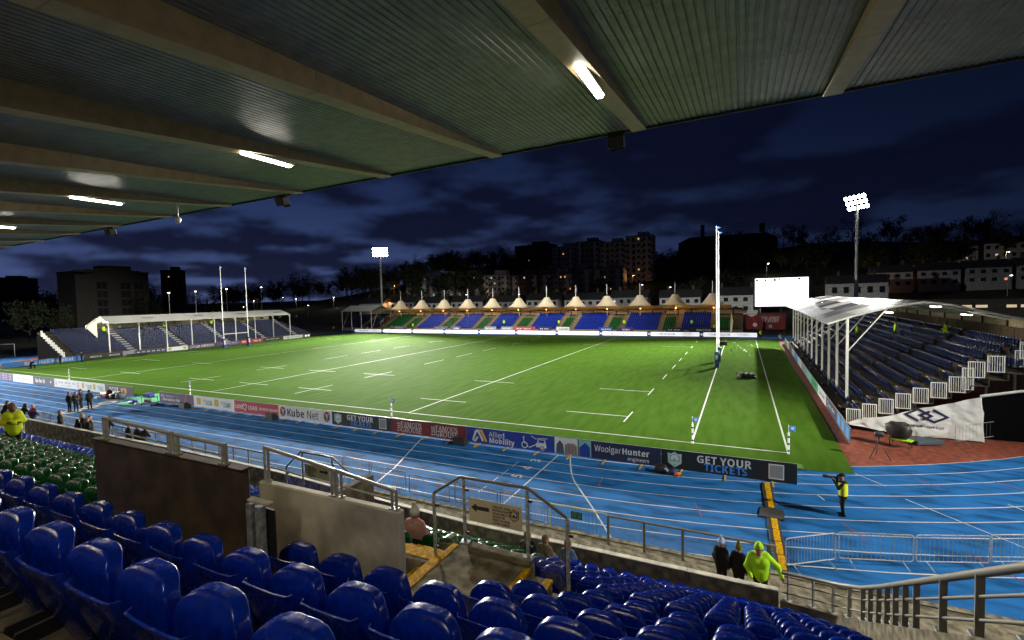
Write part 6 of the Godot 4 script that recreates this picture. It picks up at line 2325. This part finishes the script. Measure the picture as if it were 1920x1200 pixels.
	if hat == "beanie" or hat == "bobble":
		B.append([head + hu * 0.105 - fw * 0.02, head + hu * 0.17 - fw * 0.03, 0.090, 0.050, 3])
		B.append([head + hu * 0.100 + fw * 0.005, head + hu * 0.06 - fw * 0.05, 0.084, 0.090, 3])
		if hat == "bobble":
			B.append([head + hu * 0.245 - fw * 0.04, head + hu * 0.25 - fw * 0.04, 0.045, 0.045, 3])
	elif hat == "cap":
		B.append([head + hu * 0.075, head + hu * 0.085 - fw * 0.03, 0.092, 0.09, 3])
		B.append([head + hu * 0.06 + fw * 0.09, head + hu * 0.055 + fw * 0.16, 0.03, 0.018, 3])
	elif hat == "long":
		B.append([head + hu * 0.055 - fw * 0.03, head - hu * 0.16 - fw * 0.07, 0.095, 0.075, 3])
		B.append([head + hu * 0.075, head + hu * 0.08 - fw * 0.03, 0.088, 0.09, 3])
	elif hat == "hood":
		B.append([head + hu * 0.05 - fw * 0.05, head - hu * 0.08 - fw * 0.06, 0.115, 0.11, 0])
	else:
		B.append([head + hu * 0.07 - fw * 0.03, head + hu * 0.0 - fw * 0.045, 0.088, 0.078, 3])
	for i in 2:
		var s := -1.0 if i == 0 else 1.0
		B.append([ls[i] - V(s * 0.03, 0.0, 0), el[i], 0.074 * k, 0.054 * k, 0])
		B.append([el[i], wr[i], 0.054 * k, 0.040 * k, 0])
		if not fine:
			B.append([wr[i], wr[i] + hd[i].normalized() * 0.10, 0.034, 0.026, 2])
		else:
			B.append([wr[i] - hd[i].normalized() * 0.02, wr[i] + hd[i].normalized() * 0.03, 0.028, 0.024, 2])
		B.append([hip + V(s * 0.095, -0.03, 0), kn[i], 0.098, 0.068, 1])
		B.append([kn[i], an[i], 0.066, 0.046, 1])
		B.append([an[i] - V(0, 0.035, -0.03), an[i] + V(0, -0.042, -0.15), 0.045, 0.036, 4])
	if cols.size() > 5:
		# second colour: a band across the chest or dark shoulders
		B.append([chest + V(-0.09, 0.02, 0.0), chest + V(0.09, 0.02, 0.0), 0.139 * k, 0.139 * k, 5])
	var g := Geo.new()
	skin_over(g, B, cols, cell, 55.0, Transform3D())
	if fine:
		for i in 2:
			skin_over(g, hand_bones(wr[i], hd[i].normalized(), (pn[i] - hd[i].normalized() * pn[i].dot(hd[i].normalized())).normalized(), 0.45, 2, -1.0 if i == 0 else 1.0), cols, 0.0045, 190.0, Transform3D())
	var m := g.mesh()
	person_cache[key] = m
	return m

func person(label: String, at: Vector3, turn: float, pose: String, cols: Array, hat := "", cell := 0.03, fine := false, group := "", size := 1.0, bulk := 1.0) -> Node3D:
	var t := thing("person", label, "person", at, turn, group)
	var m := person_mesh(pose, cols, hat, cell, fine, bulk)
	var o := part(t, "body", m, M.person_skin)
	o.scale = Vector3.ONE * size
	return t

func people() -> void:
	var pm := mat("person_skin", 1, 1, 1, 0.8, 0.0, 0.25)
	pm.vertex_color_use_as_albedo = true
	var skin := Color(0.34, 0.19, 0.13)
	var dark := Color(0.012, 0.012, 0.014)
	var hair := Color(0.03, 0.02, 0.012)
	var fair := Color(0.22, 0.13, 0.05)
	var jean := Color(0.04, 0.07, 0.14)
	var hiv := Color(0.36, 0.66, 0.02)
	var hiy := Color(0.55, 0.66, 0.02)
	# near: steward reaching down, two people at the rail
	person("steward in a baggy lime hi-vis jacket and lime beanie reaching down to the barrier", V(3.28, 0.3, 16.0), PI + 0.15, "reach", [hiv, dark, skin, hiv, dark], "beanie", 0.016, true, "", 1.08, 1.22)
	person("person in a dark hooded coat and pale blue bobble hat by the rail", V(2.25, 0.3, 15.75), -0.5, "stand", [dark, dark, skin, Color(0.30, 0.36, 0.55), dark], "bobble", 0.018, true, "", 0.90, 1.1)
	person("person in a dark coat and olive bobble hat beside the lime steward", V(2.72, 0.3, 15.8), -0.3, "stand", [dark, dark, skin, Color(0.10, 0.09, 0.02), dark], "bobble", 0.018, true, "", 0.88, 1.1)
	# photographer on the track
	var ph := person("photographer in black with a yellow vest aiming a long lens on the track", V(6.54, -0.02, 7.88), PI / 2, "camera", [dark, dark, skin, dark, dark], "cap", 0.016, true)
	var vest := Geo.new()
	for s in 2:
		var rows := []
		for i in 8:
			var y := lerpf(0.90, 1.42, i / 7.0)
			var row := []
			for j in 11:
				# open front, one half for each side
				var a := lerpf(0.35, PI + 0.02, j / 10.0) * (1.0 if s == 0 else -1.0)
				var rx := 0.255 - 0.05 * maxf(0.0, i / 7.0 - 0.6)
				row.append(V(sin(a) * rx, y, -cos(a) * 0.172))
			rows.append(row)
		vest.sheet(rows, false, s == 0)
	part(ph, "vest", vest.mesh(), M.hi_vest)
	var cam := thing("long_lens_camera", "black camera with a long lens held by the photographer on the track", "camera", V(6.54, -0.02, 7.88), PI / 2)
	pbox(cam, "camera_body", V(0.01, 1.56, -0.22), V(0.15, 0.11, 0.08), M.black, 0.015)
	ptube(cam, "lens", [V(0, 1.56, -0.25), V(0, 1.57, -0.42), V(0, 1.58, -0.58)], 0.05, M.black, 10)
	ptube(cam, "lens_hood", [V(0, 1.58, -0.56), V(0, 1.585, -0.70)], 0.068, M.black, 10)
	# seated spectators in the lower block
	person("person in a pink padded jacket and white bobble hat sitting among green seats", V(CX - 6.55, lrow(2).y, CZ - lrow(2).x + 0.02), 0.1, "sit", [Color(0.52, 0.27, 0.25), dark, skin, Color(0.6, 0.6, 0.6), dark], "bobble", 0.02, true, "", 1.0, 1.18)
	person("person with long fair hair and dark top among green seats behind the glass", V(CX - 5.7, lrow(7).y, CZ - lrow(7).x), 0.2, "sit", [dark, jean, skin, fair, dark], "long", 0.024)
	person("person with brown hair and patterned top behind the glass guard", V(CX - 5.15, lrow(7).y, CZ - lrow(7).x), -0.2, "sit", [Color(0.10, 0.07, 0.05), jean, skin, Color(0.08, 0.04, 0.02), dark], "", 0.024)
	person("person in blue denim with reddish long hair behind the glass guard", V(CX - 4.75, lrow(8).y, CZ - lrow(8).x), 0.0, "sit", [jean, jean, skin, Color(0.16, 0.07, 0.03), dark], "long", 0.024)
	# steward by the gangway, spectators at the rail
	person("steward in yellow hi-vis jacket with folded arms above the green seats", V(CX - 22.6, lrow(0).y + 0.02, CZ - 6.9), -PI / 2 - 0.2, "fold", [hiy, dark, Color(0.16, 0.09, 0.06), hair, dark], "", 0.02, true, "", 1.02, 1.1)
	var rail := [
		[-50.2, 15.2, "lean", dark, dark, "long", hair, "person with long dark hair leaning at the rail next to the yellow steward"],
		[-47.2, 15.1, "lean", dark, Color(0.10, 0.10, 0.09), "hood", hair, "person in a black hooded coat and grey trousers at the rail"],
		[-45.6, 15.0, "walk", Color(0.40, 0.015, 0.10), jean, "", skin, "person in a magenta bib over dark sleeves walking by the rail"],
		[-40.8, 15.2, "stand", dark, jean, "", hair, "person in a black coat and blue jeans seen from behind at the rail"],
		[-37.9, 15.1, "stand", dark, dark, "long", fair, "person with fair hair and black coat in the cluster at the rail"],
		[-37.2, 15.6, "stand", dark, dark, "hood", hair, "short person in a black hood in the cluster at the rail"],
		[-36.6, 15.2, "stand", dark, dark, "", hair, "person with cropped dark hair in the cluster at the rail"],
		[-36.0, 15.6, "stand", dark, Color(0.2, 0.23, 0.26), "long", Color(0.14, 0.07, 0.03), "person with long brown hair and pale trousers in the cluster"],
		[-35.2, 14.9, "lean", dark, dark, "cap", dark, "person in a black cap with white band leaning at the rail"],
		[-31.6, 15.3, "stand", dark, dark, "cap", dark, "person in a black jacket and cap, first of three by the handrail"],
		[-30.6, 15.3, "fold", dark, jean, "", skin, "person with cropped head and jeans, middle of three by the handrail"],
		[-29.9, 15.4, "lean", dark, dark, "", hair, "person in black leaning on the handrail, last of three"],
	]
	for i in rail.size():
		var q: Array = rail[i]
		var c := [q[3], q[4], skin, q[6], Color(0.3, 0.3, 0.3) if i % 4 == 1 else dark]
		if q[2] == "walk":
			c.append(Color(0.40, 0.015, 0.10))
			c[0] = Color(0.02, 0.02, 0.04)
		person(q[7], V(q[0], 0.3, q[1]), -0.3 + 0.25 * (i % 3), q[2], c, q[5], 0.03, false, "", 0.9 if i == 5 else 1.0, 1.08)
	var off := [[-51.75, 10.55, -1.0, "stand", "broad"], [-51.3, 10.25, -1.4, "fold", "second"], [-52.4, 9.45, 2.4, "fold", "third"], [-51.2, 9.3, 1.6, "stand", "fourth"]]
	var offl := ["official in black with back to the rail on the printed carpet", "official in black reaching out a hand on the printed carpet", "official in black with folded arms facing the others on the carpet", "official in black standing at the edge of the printed carpet"]
	for i in 4:
		var q: Array = off[i]
		person(offl[i], V(q[0], -0.02, q[1]), q[2], q[3], [dark, dark, skin, hair, dark], "cap" if i == 2 else "", 0.028, false, "officials on the carpet", 1.02)
	# stewards far away
	var st := [
		[-82.9, 1.0, -79.2, 0.0, "steward in lime hi-vis before the green block next to the small gabled stand"],
		[-54.9, 1.75, -82.4, 0.0, "steward in lime hi-vis on the steps beside the fifth tent mast"],
		[-39.2, 1.75, -82.4, 0.0, "steward in lime hi-vis on steps above the white board"],
		[-22.6, 1.75, -82.4, 0.0, "steward in lime hi-vis on steps beside the purple board"],
		[-7.4, 1.75, -82.4, 0.0, "steward in lime hi-vis at the entrance under the first tent roof"],
		[-2.5, 1.0, -79.2, 0.3, "steward in lime hi-vis bending over the MALCOLM board"],
		[6.2, -0.02, -76.0, 0.4, "steward in lime hi-vis standing at the end of the glowing screens"],
		[-100.0, 0.0, -79.0, 0.2, "steward in lime hi-vis before the small gabled stand"],
		[-114.6, 0.0, -79.5, 0.2, "steward in lime hi-vis at the outer end of the small gabled stand"],
		[-109.5, 4.0, -17.0, -1.5, "steward in hi-vis under the gable end of the long film roof"],
		[-110.3, 4.2, -28.2, -1.5, "steward in hi-vis at the top of the first pale steps"],
		[-110.0, 4.1, -38.2, -1.5, "steward in hi-vis at the top of the pale steps behind the goal"],
		[-110.2, 4.1, -47.5, -1.5, "steward in hi-vis beside the last aisle under the long film roof"],
		[17.4, 4.05, -31.5, 1.2, "steward in lime jacket at the top of the arched-roof stand"],
		[18.9, 4.5, -23.0, 1.2, "steward in lime jacket by the white gate in the arched-roof stand"],
		[15.6, 3.2, -40.0, 1.2, "steward in lime jacket far inside the arched-roof stand"],
	]
	for i in st.size():
		var q: Array = st[i]
		person(q[4], V(q[0], q[1], q[2]), q[3], "stand" if i % 2 else "fold", [hiv, dark, skin, hair, dark], "", 0.036, false, "stewards around the ground", 1.0, 1.1)
	# camera crew at the far corner
	person("kneeling photographer in white and black at the corner flag before the blue board", V(-97.5, 0, -2.2), -0.6, "kneel", [dark, dark, skin, Color(0.4, 0.4, 0.4), dark], "cap", 0.034)
	person("camera operator in black beside the blue hospital board", V(-100.4, 0, -6.8), -1.0, "camera", [dark, dark, skin, hair, dark], "", 0.034)
	person("second camera operator in black before the blue hospital board", V(-100.2, 0, -9.6), -0.8, "fold", [dark, dark, skin, hair, dark], "cap", 0.034)
	person("photographer in black and white crouching behind the dead-ball line at the far corner", V(9.2, 0, -69.5), 0.8, "kneel", [Color(0.3, 0.3, 0.4), dark, skin, hair, dark], "", 0.034)

# ---------------------------------------------------------------- hillside, houses, trees
func hill_y(x: float, z: float) -> float:
	var t := clampf((-z - 130.0) / 190.0, 0.0, 1.25)
	var side := 0.28 + 0.72 * smoothstep(-430.0, -170.0, x)
	var bump := 2.0 * sin(x * 0.021) + 1.6 * sin(x * 0.047 + z * 0.02)
	return -0.06 + (31.0 * pow(t, 1.12) + bump * t) * side

func hillside() -> void:
	mottle(mat("hill_grass", 0.030, 0.040, 0.018, 0.95), 20.0, 0.5, 1.0, 81)
	mottle(mat("render_pale", 0.62, 0.62, 0.62, 0.85), 5.0, 0.75, 1.0, 82)
	mottle(mat("render_grey", 0.36, 0.36, 0.38, 0.85), 5.0, 0.75, 1.0, 83)
	mottle(mat("brick_brown", 0.14, 0.085, 0.06, 0.9), 4.0, 0.7, 1.0, 84)
	mottle(mat("stone_dark", 0.09, 0.08, 0.07, 0.9), 4.0, 0.7, 1.0, 85)
	mottle(mat("slate", 0.055, 0.055, 0.06, 0.7), 3.0, 0.7, 1.0, 86)
	mat("bark", 0.035, 0.026, 0.018, 0.95)
	mat("leaf", 0.030, 0.042, 0.016, 0.9)
	glow("win_warm", 1.0, 0.72, 0.38, 0.55)
	glow("win_cool", 0.85, 0.92, 1.0, 0.6)
	glow("win_orange", 1.0, 0.36, 0.10, 0.8)
	glow("street_glow", 1.0, 0.95, 0.80, 14.0)
	glow("sodium_glow", 1.0, 0.45, 0.12, 12.0)
	var pts := []
	for i in 27:
		var z := -127.9 - i * (i * 0.45 + 6.0)
		var row := []
		for j in 61:
			var x := -900.0 + j * 22.0
			row.append(V(x, hill_y(x, z), z))
		pts.append(row)
	var g := Geo.new()
	g.sheet(pts, false, true)
	structure("hill", g.mesh(), M.hill_grass)
	rng.seed = 31
	# row of three-storey flats on the hill
	for k in 6:
		var x := -176.0 + k * 18.2
		house("block_of_flats", "block of flats in the hill row behind the tents, %s" % ["first past the floodlight", "second one", "third one", "fourth one", "fifth one", "nearest the tall flats"][k], V(x, hill_y(x, -205) - 1.0, -208), 0.0, V(17.6, 12.6, 9.0), 4, 7, "flat", "render_grey" if k % 2 else "brick_brown", 0.16, "flats in a row on the hill", true)
	# tall stepped flats
	for k in 4:
		var x := -98.0 + k * 15.5
		house("block_of_flats", "tall pale stepped block of flats on the skyline, %s" % ["beside the dark long block", "second of four", "third of four", "with the highest roof room"][k], V(x, hill_y(x, -255) - 2.0, -258), 0.0, V(15.2, 27.0 + [-3.0, 0.0, -1.0, 1.5][k], 12.0), 8, 5, "flat", "render_pale" if k != 1 else "render_grey", 0.10, "stepped flats on the skyline", true)
	house("block_of_flats", "long dark block with a row of small upper windows on the skyline", V(-120, hill_y(-120, -258), -260), 0.0, V(26.0, 23.0, 11.0), 6, 9, "flat", "stone_dark", 0.04)
	for k in 3:
		var x := -96.0 + k * 17.0
		house("block_of_flats", "low grey flats below the tall stepped block, %s" % ["under its first part", "under its middle", "under its far part"][k], V(x, hill_y(x, -222) - 1.0, -225), 0.0, V(16.4, 13.0, 9.0), 4, 6, "flat", "render_grey", 0.14, "low flats under the stepped block", true)
	# old school on the skyline
	var sc := house("school_building", "dark old school with hipped roof and tall chimney on the skyline", V(-6, hill_y(-6, -298), -300), 0.0, V(56.0, 15.0, 14.0), 3, 14, "hip", "stone_dark", 0.02)
	pbox(sc, "chimney", V(-14, 22.0, 0), V(2.2, 9.0, 2.2), M.stone_dark)
	pbox(sc, "ridge_turret", V(20, 22.0, 0), V(3.0, 5.0, 3.0), M.slate)
	# pale houses close behind the tents
	var xs := [-158.0, -141.0, -124.0, -106.0, -88.0, -70.0, -52.0, -35.0, -17.0, 1.0]
	for k in 10:
		house("house", "pale rendered pair of houses behind the tent roofs, %s" % ["at the edge of the wood", "second along", "third along", "fourth along", "fifth along", "sixth along", "seventh along", "eighth along", "ninth along", "closest to the big screen"][k], V(xs[k], hill_y(xs[k], -150), -148 - 2.0 * (k % 2)), 0.03 * (k % 3 - 1), V(13.5 if k % 3 else 15.0, 5.6 + 0.4 * (k % 2), 8.0), 2, 5, "gable", "render_pale" if k % 3 != 1 else "render_grey", 0.05, "houses behind the tent roofs")
	house("house", "wide white house with dark roof behind the arched-roof stand", V(37, hill_y(37, -160) + 3.0, -162), 0.0, V(16.0, 4.6, 8.0), 1, 5, "gable", "render_pale", 0.0)
	for k in 4:
		var x := 52.0 + 13.0 * k
		house("house", "grey house on the dark slope above the arched-roof stand, %s" % ["with a yellow window", "second", "third", "fourth"][k], V(x, hill_y(x, -185) + 2.0, -188), 0.0, V(11.5, 5.5, 8.0), 2, 4, "gable", "render_grey", 0.12, "houses above the arched-roof stand")
	for k in 3:
		var x := 90.0 + 19.0 * k
		house("house", "white hilltop villa among trees, %s" % ["with a tower block end", "with a pointed gable", "long and low"][k], V(x, hill_y(x, -255) + 1.0, -258), 0.0, V(17.0, 7.0, 9.0), 2, 6, "gable", "render_pale", 0.02, "villas on the hilltop")
	# long low clubhouse with lit windows
	var cl := house("clubhouse", "long low building with a lit strip of windows behind the arched-roof stand", V(60, 0, -136), 0.0, V(70.0, 5.6, 9.0), 1, 0, "flat", "stone_dark", 0.0)
	for k in 24:
		if k % 5 == 2:
			continue
		pbox(cl, "window", V(-33.0 + 2.85 * k, 4.2, 4.53), V(1.5 + 0.8 * (k % 3) * 0.5, 0.7, 0.06), M.win_warm if k % 4 else M.glass_dark, 0.01)
	# tower blocks and the slab block at the left end of the ground
	house("tower_block", "distant tower block with roof room, far behind the dark playing field", V(-760, 0, -210), 0.9, V(34.0, 46.0, 30.0), 14, 6, "flat", "stone_dark", 0.012)
	house("tower_block", "tower block with roof mast behind the gabled-roof stand", V(-330, 0, -150), 0.9, V(11.5, 32.0, 11.5), 12, 4, "flat", "stone_dark", 0.02)
	var sl := house("office_block", "big grey slab block with dark window bays behind the gabled-roof stand", V(-196, 0, -55), PI / 2, V(21.0, 21.0, 12.0), 6, 0, "flat", "stone_dark", 0.0)
	for b in 3:
		for s in 6:
			for w in 2:
				pbox(sl, "window", V([-4.2, 2.6, 6.6][b] + w * 1.5, 2.2 + 2.9 * s, 6.02), V(1.3, 2.2, 0.06), M.glass_dark, 0.01)
	for k in 8:
		pbox(sl, "roof_panel", V(-9.2 + 2.62 * k, 21.0 + 0.35 * minf(k, 7 - k), 5.6), V(2.6, 1.4, 0.8), M.stone_dark)
	# street lamps
	var lamps := [[-140.0, -45.3, 13.0, 1], [-140.0, -52.4, 13.4, 1], [-140.0, -61.6, 14.2, 1], [-140.0, -73.3, 14.8, 1]]
	for k in 26:
		var x := rng.randf_range(-330.0, 110.0)
		var z := rng.randf_range(-240.0, -135.0)
		lamps.append([x, z, 6.5, 0])
	for k in 7:
		lamps.append([rng.randf_range(-420.0, -170.0), rng.randf_range(-60.0, 20.0), 6.5, 0])
	for i in lamps.size():
		var q: Array = lamps[i]
		var y := hill_y(q[0], q[1]) if q[1] < -128.0 else 0.0
		var t := thing("street_lamp", "tall lit lamp post behind the gabled-roof stand" if q[3] else ("lit street lamp on the dark hillside" if q[1] < -128.0 else "small lit street lamp beyond the dark playing field"), "street lamp", V(q[0], y, q[1]), 0.0, "lamp posts behind the gabled stand" if q[3] else "distant street lamps")
		ptube(t, "post", [V(0, 0, 0), V(0, q[2], 0)], 0.09, M.mast_grey, 6)
		ptube(t, "arm", [V(0, q[2] - 0.05, 0), V(0.7, q[2] + 0.1, 0.3)], 0.05, M.mast_grey, 6)
		pbox(t, "lamp_head", V(0.7, q[2] + 0.06, 0.3), V(0.8, 0.16, 0.34), M.mast_grey, 0.03)
		if q[1] < -128.0 and i % 2 == 0:
			var l := OmniLight3D.new()
			l.name = "lamp_light"
			t.add_child(l, true)
			l.position = V(0.7, q[2] - 0.25, 0.4)
			l.light_energy = 16.0
			l.light_size = 0.15
			l.light_color = Color(1.0, 0.93, 0.80) if i % 4 else Color(1.0, 0.70, 0.42)
			l.omni_range = 80.0
			l.omni_attenuation = 2.0
			l.shadow_enabled = true
		pbox(t, "lamp_glass", V(0.7, q[2] - 0.04, 0.35), V(0.6, 0.12, 0.3), M.street_glow if (i % 4 or q[3]) else M.sodium_glow, 0.03)
	# dark football goal and fence on the field beyond
	var fg := thing("football_goal", "white football goal frame on the dark field beyond the blue board", "goal", V(-132, 0, -8.5), 0.5)
	ptube(fg, "post", [V(-3.66, 0, 0), V(-3.66, 2.44, 0)], 0.06, M.white_paint, 6)
	ptube(fg, "post", [V(3.66, 0, 0), V(3.66, 2.44, 0)], 0.06, M.white_paint, 6)
	ptube(fg, "crossbar", [V(-3.66, 2.44, 0), V(3.66, 2.44, 0)], 0.06, M.white_paint, 6)
	trees()

func house(called: String, label: String, at: Vector3, turn: float, s: Vector3, floors: int, cols: int, roof: String, m: String, lit: float, group := "", bays := false) -> Node3D:
	var t := thing(called, label, "building", at, turn, group)
	pbox(t, "wall", V(0, s.y / 2 - 2.0, 0), V(s.x, s.y + 4.0, s.z), M[m])
	if bays:
		# projecting pale bays with recessed balconies between them
		var nb := 3
		for b in nb:
			pbox(t, "bay", V((b + 0.5) / nb * s.x - s.x / 2, s.y / 2 - 0.3, s.z / 2 + 0.35), V(s.x / nb * 0.46, s.y - 0.6, 0.7), M.render_pale if b % 2 == 0 else M[m])
			for f in floors:
				pbox(t, "balcony", V((b + 0.98) / nb * s.x - s.x / 2 - 0.4, f * s.y / floors + 0.7, s.z / 2 + 0.45), V(s.x / nb * 0.42, 0.9, 0.08), M.stone_dark)
	var fh := s.y / floors
	for f in floors:
		for c in cols:
			var x := (c + 0.5) / cols * s.x - s.x / 2
			var w := s.x / cols * 0.46
			var z := s.z / 2
			if bays:
				var u := fposmod((x + s.x / 2) / s.x * 3.0, 1.0)
				if absf(u - 0.5) < 0.23:
					z += 0.7
			var r := rng.randf()
			var wm: Material = M.glass_dark
			if r < lit * 0.45:
				var q := rng.randf()
				wm = M.win_warm if q < 0.6 else (M.win_cool if q < 0.88 else M.win_orange)
			var lw := 0.62 if wm != M.glass_dark else 1.0
			var wn := pbox(t, "window", V(x, (f + 0.52) * fh, z + 0.015), V(w * lw, fh * 0.44 * lw, 0.07), wm, 0.008)
			if s.x / cols > 2.0 and floors < 4:
				pbox(wn, "sill", V(0, -fh * 0.24, 0.05), V(w + 0.2, 0.1, 0.14), M.render_grey)
	if roof == "flat":
		pbox(t, "parapet", V(0, s.y + 0.2, 0), V(s.x + 0.3, 0.5, s.z + 0.3), M.stone_dark)
		if floors > 3:
			pbox(t, "roof_room", V(s.x * 0.12, s.y + 1.5, 0), V(s.x * 0.4, 2.4, s.z * 0.5), M[m])
	else:
		var h := s.z * (0.36 if roof == "gable" else 0.30)
		var ov := 0.4
		var rg := Geo.new()
		var x1 := s.x / 2 + ov
		var x0 := x1 - (0.0 if roof == "gable" else s.z * 0.45)
		var z1 := s.z / 2 + ov
		var y0 := s.y - 0.1
		for sg in [-1.0, 1.0]:
			rg.quad(V(-x1, y0, sg * z1), V(x1, y0, sg * z1), V(x0, y0 + h, 0), V(-x0, y0 + h, 0), V(0, z1, sg * h).normalized())
			rg.tri(V(sg * x1, y0, -z1), V(sg * x1, y0, z1), V(sg * x0, y0 + h, 0), V(sg, 0.3 if roof == "hip" else 0.0, 0).normalized())
		rg.quad(V(-x1, y0, -z1), V(x1, y0, -z1), V(x1, y0, z1), V(-x1, y0, z1), V(0, -1, 0))
		var ro := part(t, "roof", rg.mesh(), M.slate)
		if roof == "gable":
			for sx in [-0.3, 0.32]:
				pbox(ro, "chimney", V(s.x * sx, y0 + h + 0.5, 0), V(0.8, 1.8, 0.6), M.brick_brown)
	return t

func tree_meshes(seed_: int, h: float, r: float, leaves: int) -> Array:
	var q := RandomNumberGenerator.new()
	q.seed = seed_
	var tg := Geo.new()
	tg.tube([V(0, -1.0, 0), V(q.randf_range(-0.2, 0.2), h * 0.3, 0), V(q.randf_range(-0.4, 0.4), h * 0.62, q.randf_range(-0.3, 0.3)), V(q.randf_range(-0.5, 0.5), h * 0.95, 0)], 0.045 * h * 0.5, 7, true, 0.03)
	var tips := []
	for i in 16:
		var y0 := h * q.randf_range(0.28, 0.75)
		var a := q.randf() * TAU
		var l := r * q.randf_range(0.55, 1.0) * (1.0 - 0.35 * absf(y0 / h - 0.5))
		var e := V(cos(a) * l, y0 + h * q.randf_range(0.12, 0.32), sin(a) * l)
		var mid := V(cos(a) * l * 0.45, y0 + (e.y - y0) * 0.35, sin(a) * l * 0.45)
		tg.tube([V(0, y0, 0), mid, e], 0.09, 5, false, 0.02)
		tips.append(e)
		tips.append(mid.lerp(e, 0.55))
		for s in 3:
			var b := e + V(q.randf_range(-1, 1), q.randf_range(0.0, 1.4), q.randf_range(-1, 1)) * r * 0.28
			tg.tube([mid.lerp(e, 0.4 + 0.2 * s), b], 0.035, 4, false, 0.01)
			tips.append(b)
	tips.append(V(0, h * 0.96, 0))
	var cg := Geo.new()
	for i in leaves:
		var c: Vector3 = tips[q.randi() % tips.size()]
		var d := V(q.randfn(), q.randfn(), q.randfn()) * r * 0.13
		var n := V(q.randfn(), q.randfn() + 0.6, q.randfn()).normalized()
		var u := n.cross(V(q.randfn(), q.randfn(), q.randfn())).normalized() * q.randf_range(0.18, 0.42)
		var w := n.cross(u).normalized() * q.randf_range(0.10, 0.26)
		var p := c + d
		cg.quad(p - u, p + w, p + u, p - w, n)
	return [tg.mesh(), cg.mesh()]

func trees() -> void:
	var kinds := []
	for k in 6:
		kinds.append(tree_meshes(100 + k, 9.0 + 1.2 * (k % 3), 3.6 + 0.5 * (k % 4), 1500 if k < 4 else 420))
	rng.seed = 77
	var spots := []
	# wood at the top of the hill and between the houses
	for i in 70:
		spots.append([-330.0 + i * 7.4 + rng.randf_range(-4, 4), rng.randf_range(-335, -300), rng.randf_range(0.9, 1.6), "on the ridge of the hill"])
	for i in 80:
		spots.append([-330.0 + i * 2.6 + rng.randf_range(-5, 5), rng.randf_range(-330, -190), rng.randf_range(1.1, 1.9), "in the dark wood behind the floodlight mast"])
	for i in 44:
		spots.append([-40.0 + i * 4.4 + rng.randf_range(-3, 3), rng.randf_range(-285, -195), rng.randf_range(0.8, 1.5), "on the slope behind the big screen"])
	for i in 46:
		spots.append([rng.randf_range(-430, -300), -250.0 + i * 6.2 + rng.randf_range(-3, 3), rng.randf_range(1.2, 2.0), "along the dark skyline beyond the playing field"])
	for i in 20:
		spots.append([-190.0 + i * 10.5 + rng.randf_range(-3, 3), rng.randf_range(-185, -165), rng.randf_range(0.6, 0.95), "between houses and flats on the hill"])
	for i in 22:
		spots.append([rng.randf_range(-300, -165), -100.0 + i * 5.2 + rng.randf_range(-2, 2), rng.randf_range(0.7, 1.15), "beyond the gabled-roof stand"])
	for i in spots.size():
		var q: Array = spots[i]
		var y := hill_y(q[0], q[1]) if q[1] < -128.0 else -0.06
		var kd: Array = kinds[rng.randi() % 6]
		var sparse: bool = kd == kinds[4] or kd == kinds[5]
		var t := thing("tree", ("bare twiggy tree " if sparse else "dense dark tree ") + q[3], "tree", V(q[0], y, q[1]), rng.randf() * TAU, ("bare" if sparse else "dense") + " trees " + q[3])
		for p in [part(t, "trunk", kd[0], M.bark), part(t, "crown", kd[1], M.leaf)]:
			p.scale = Vector3.ONE * q[2]
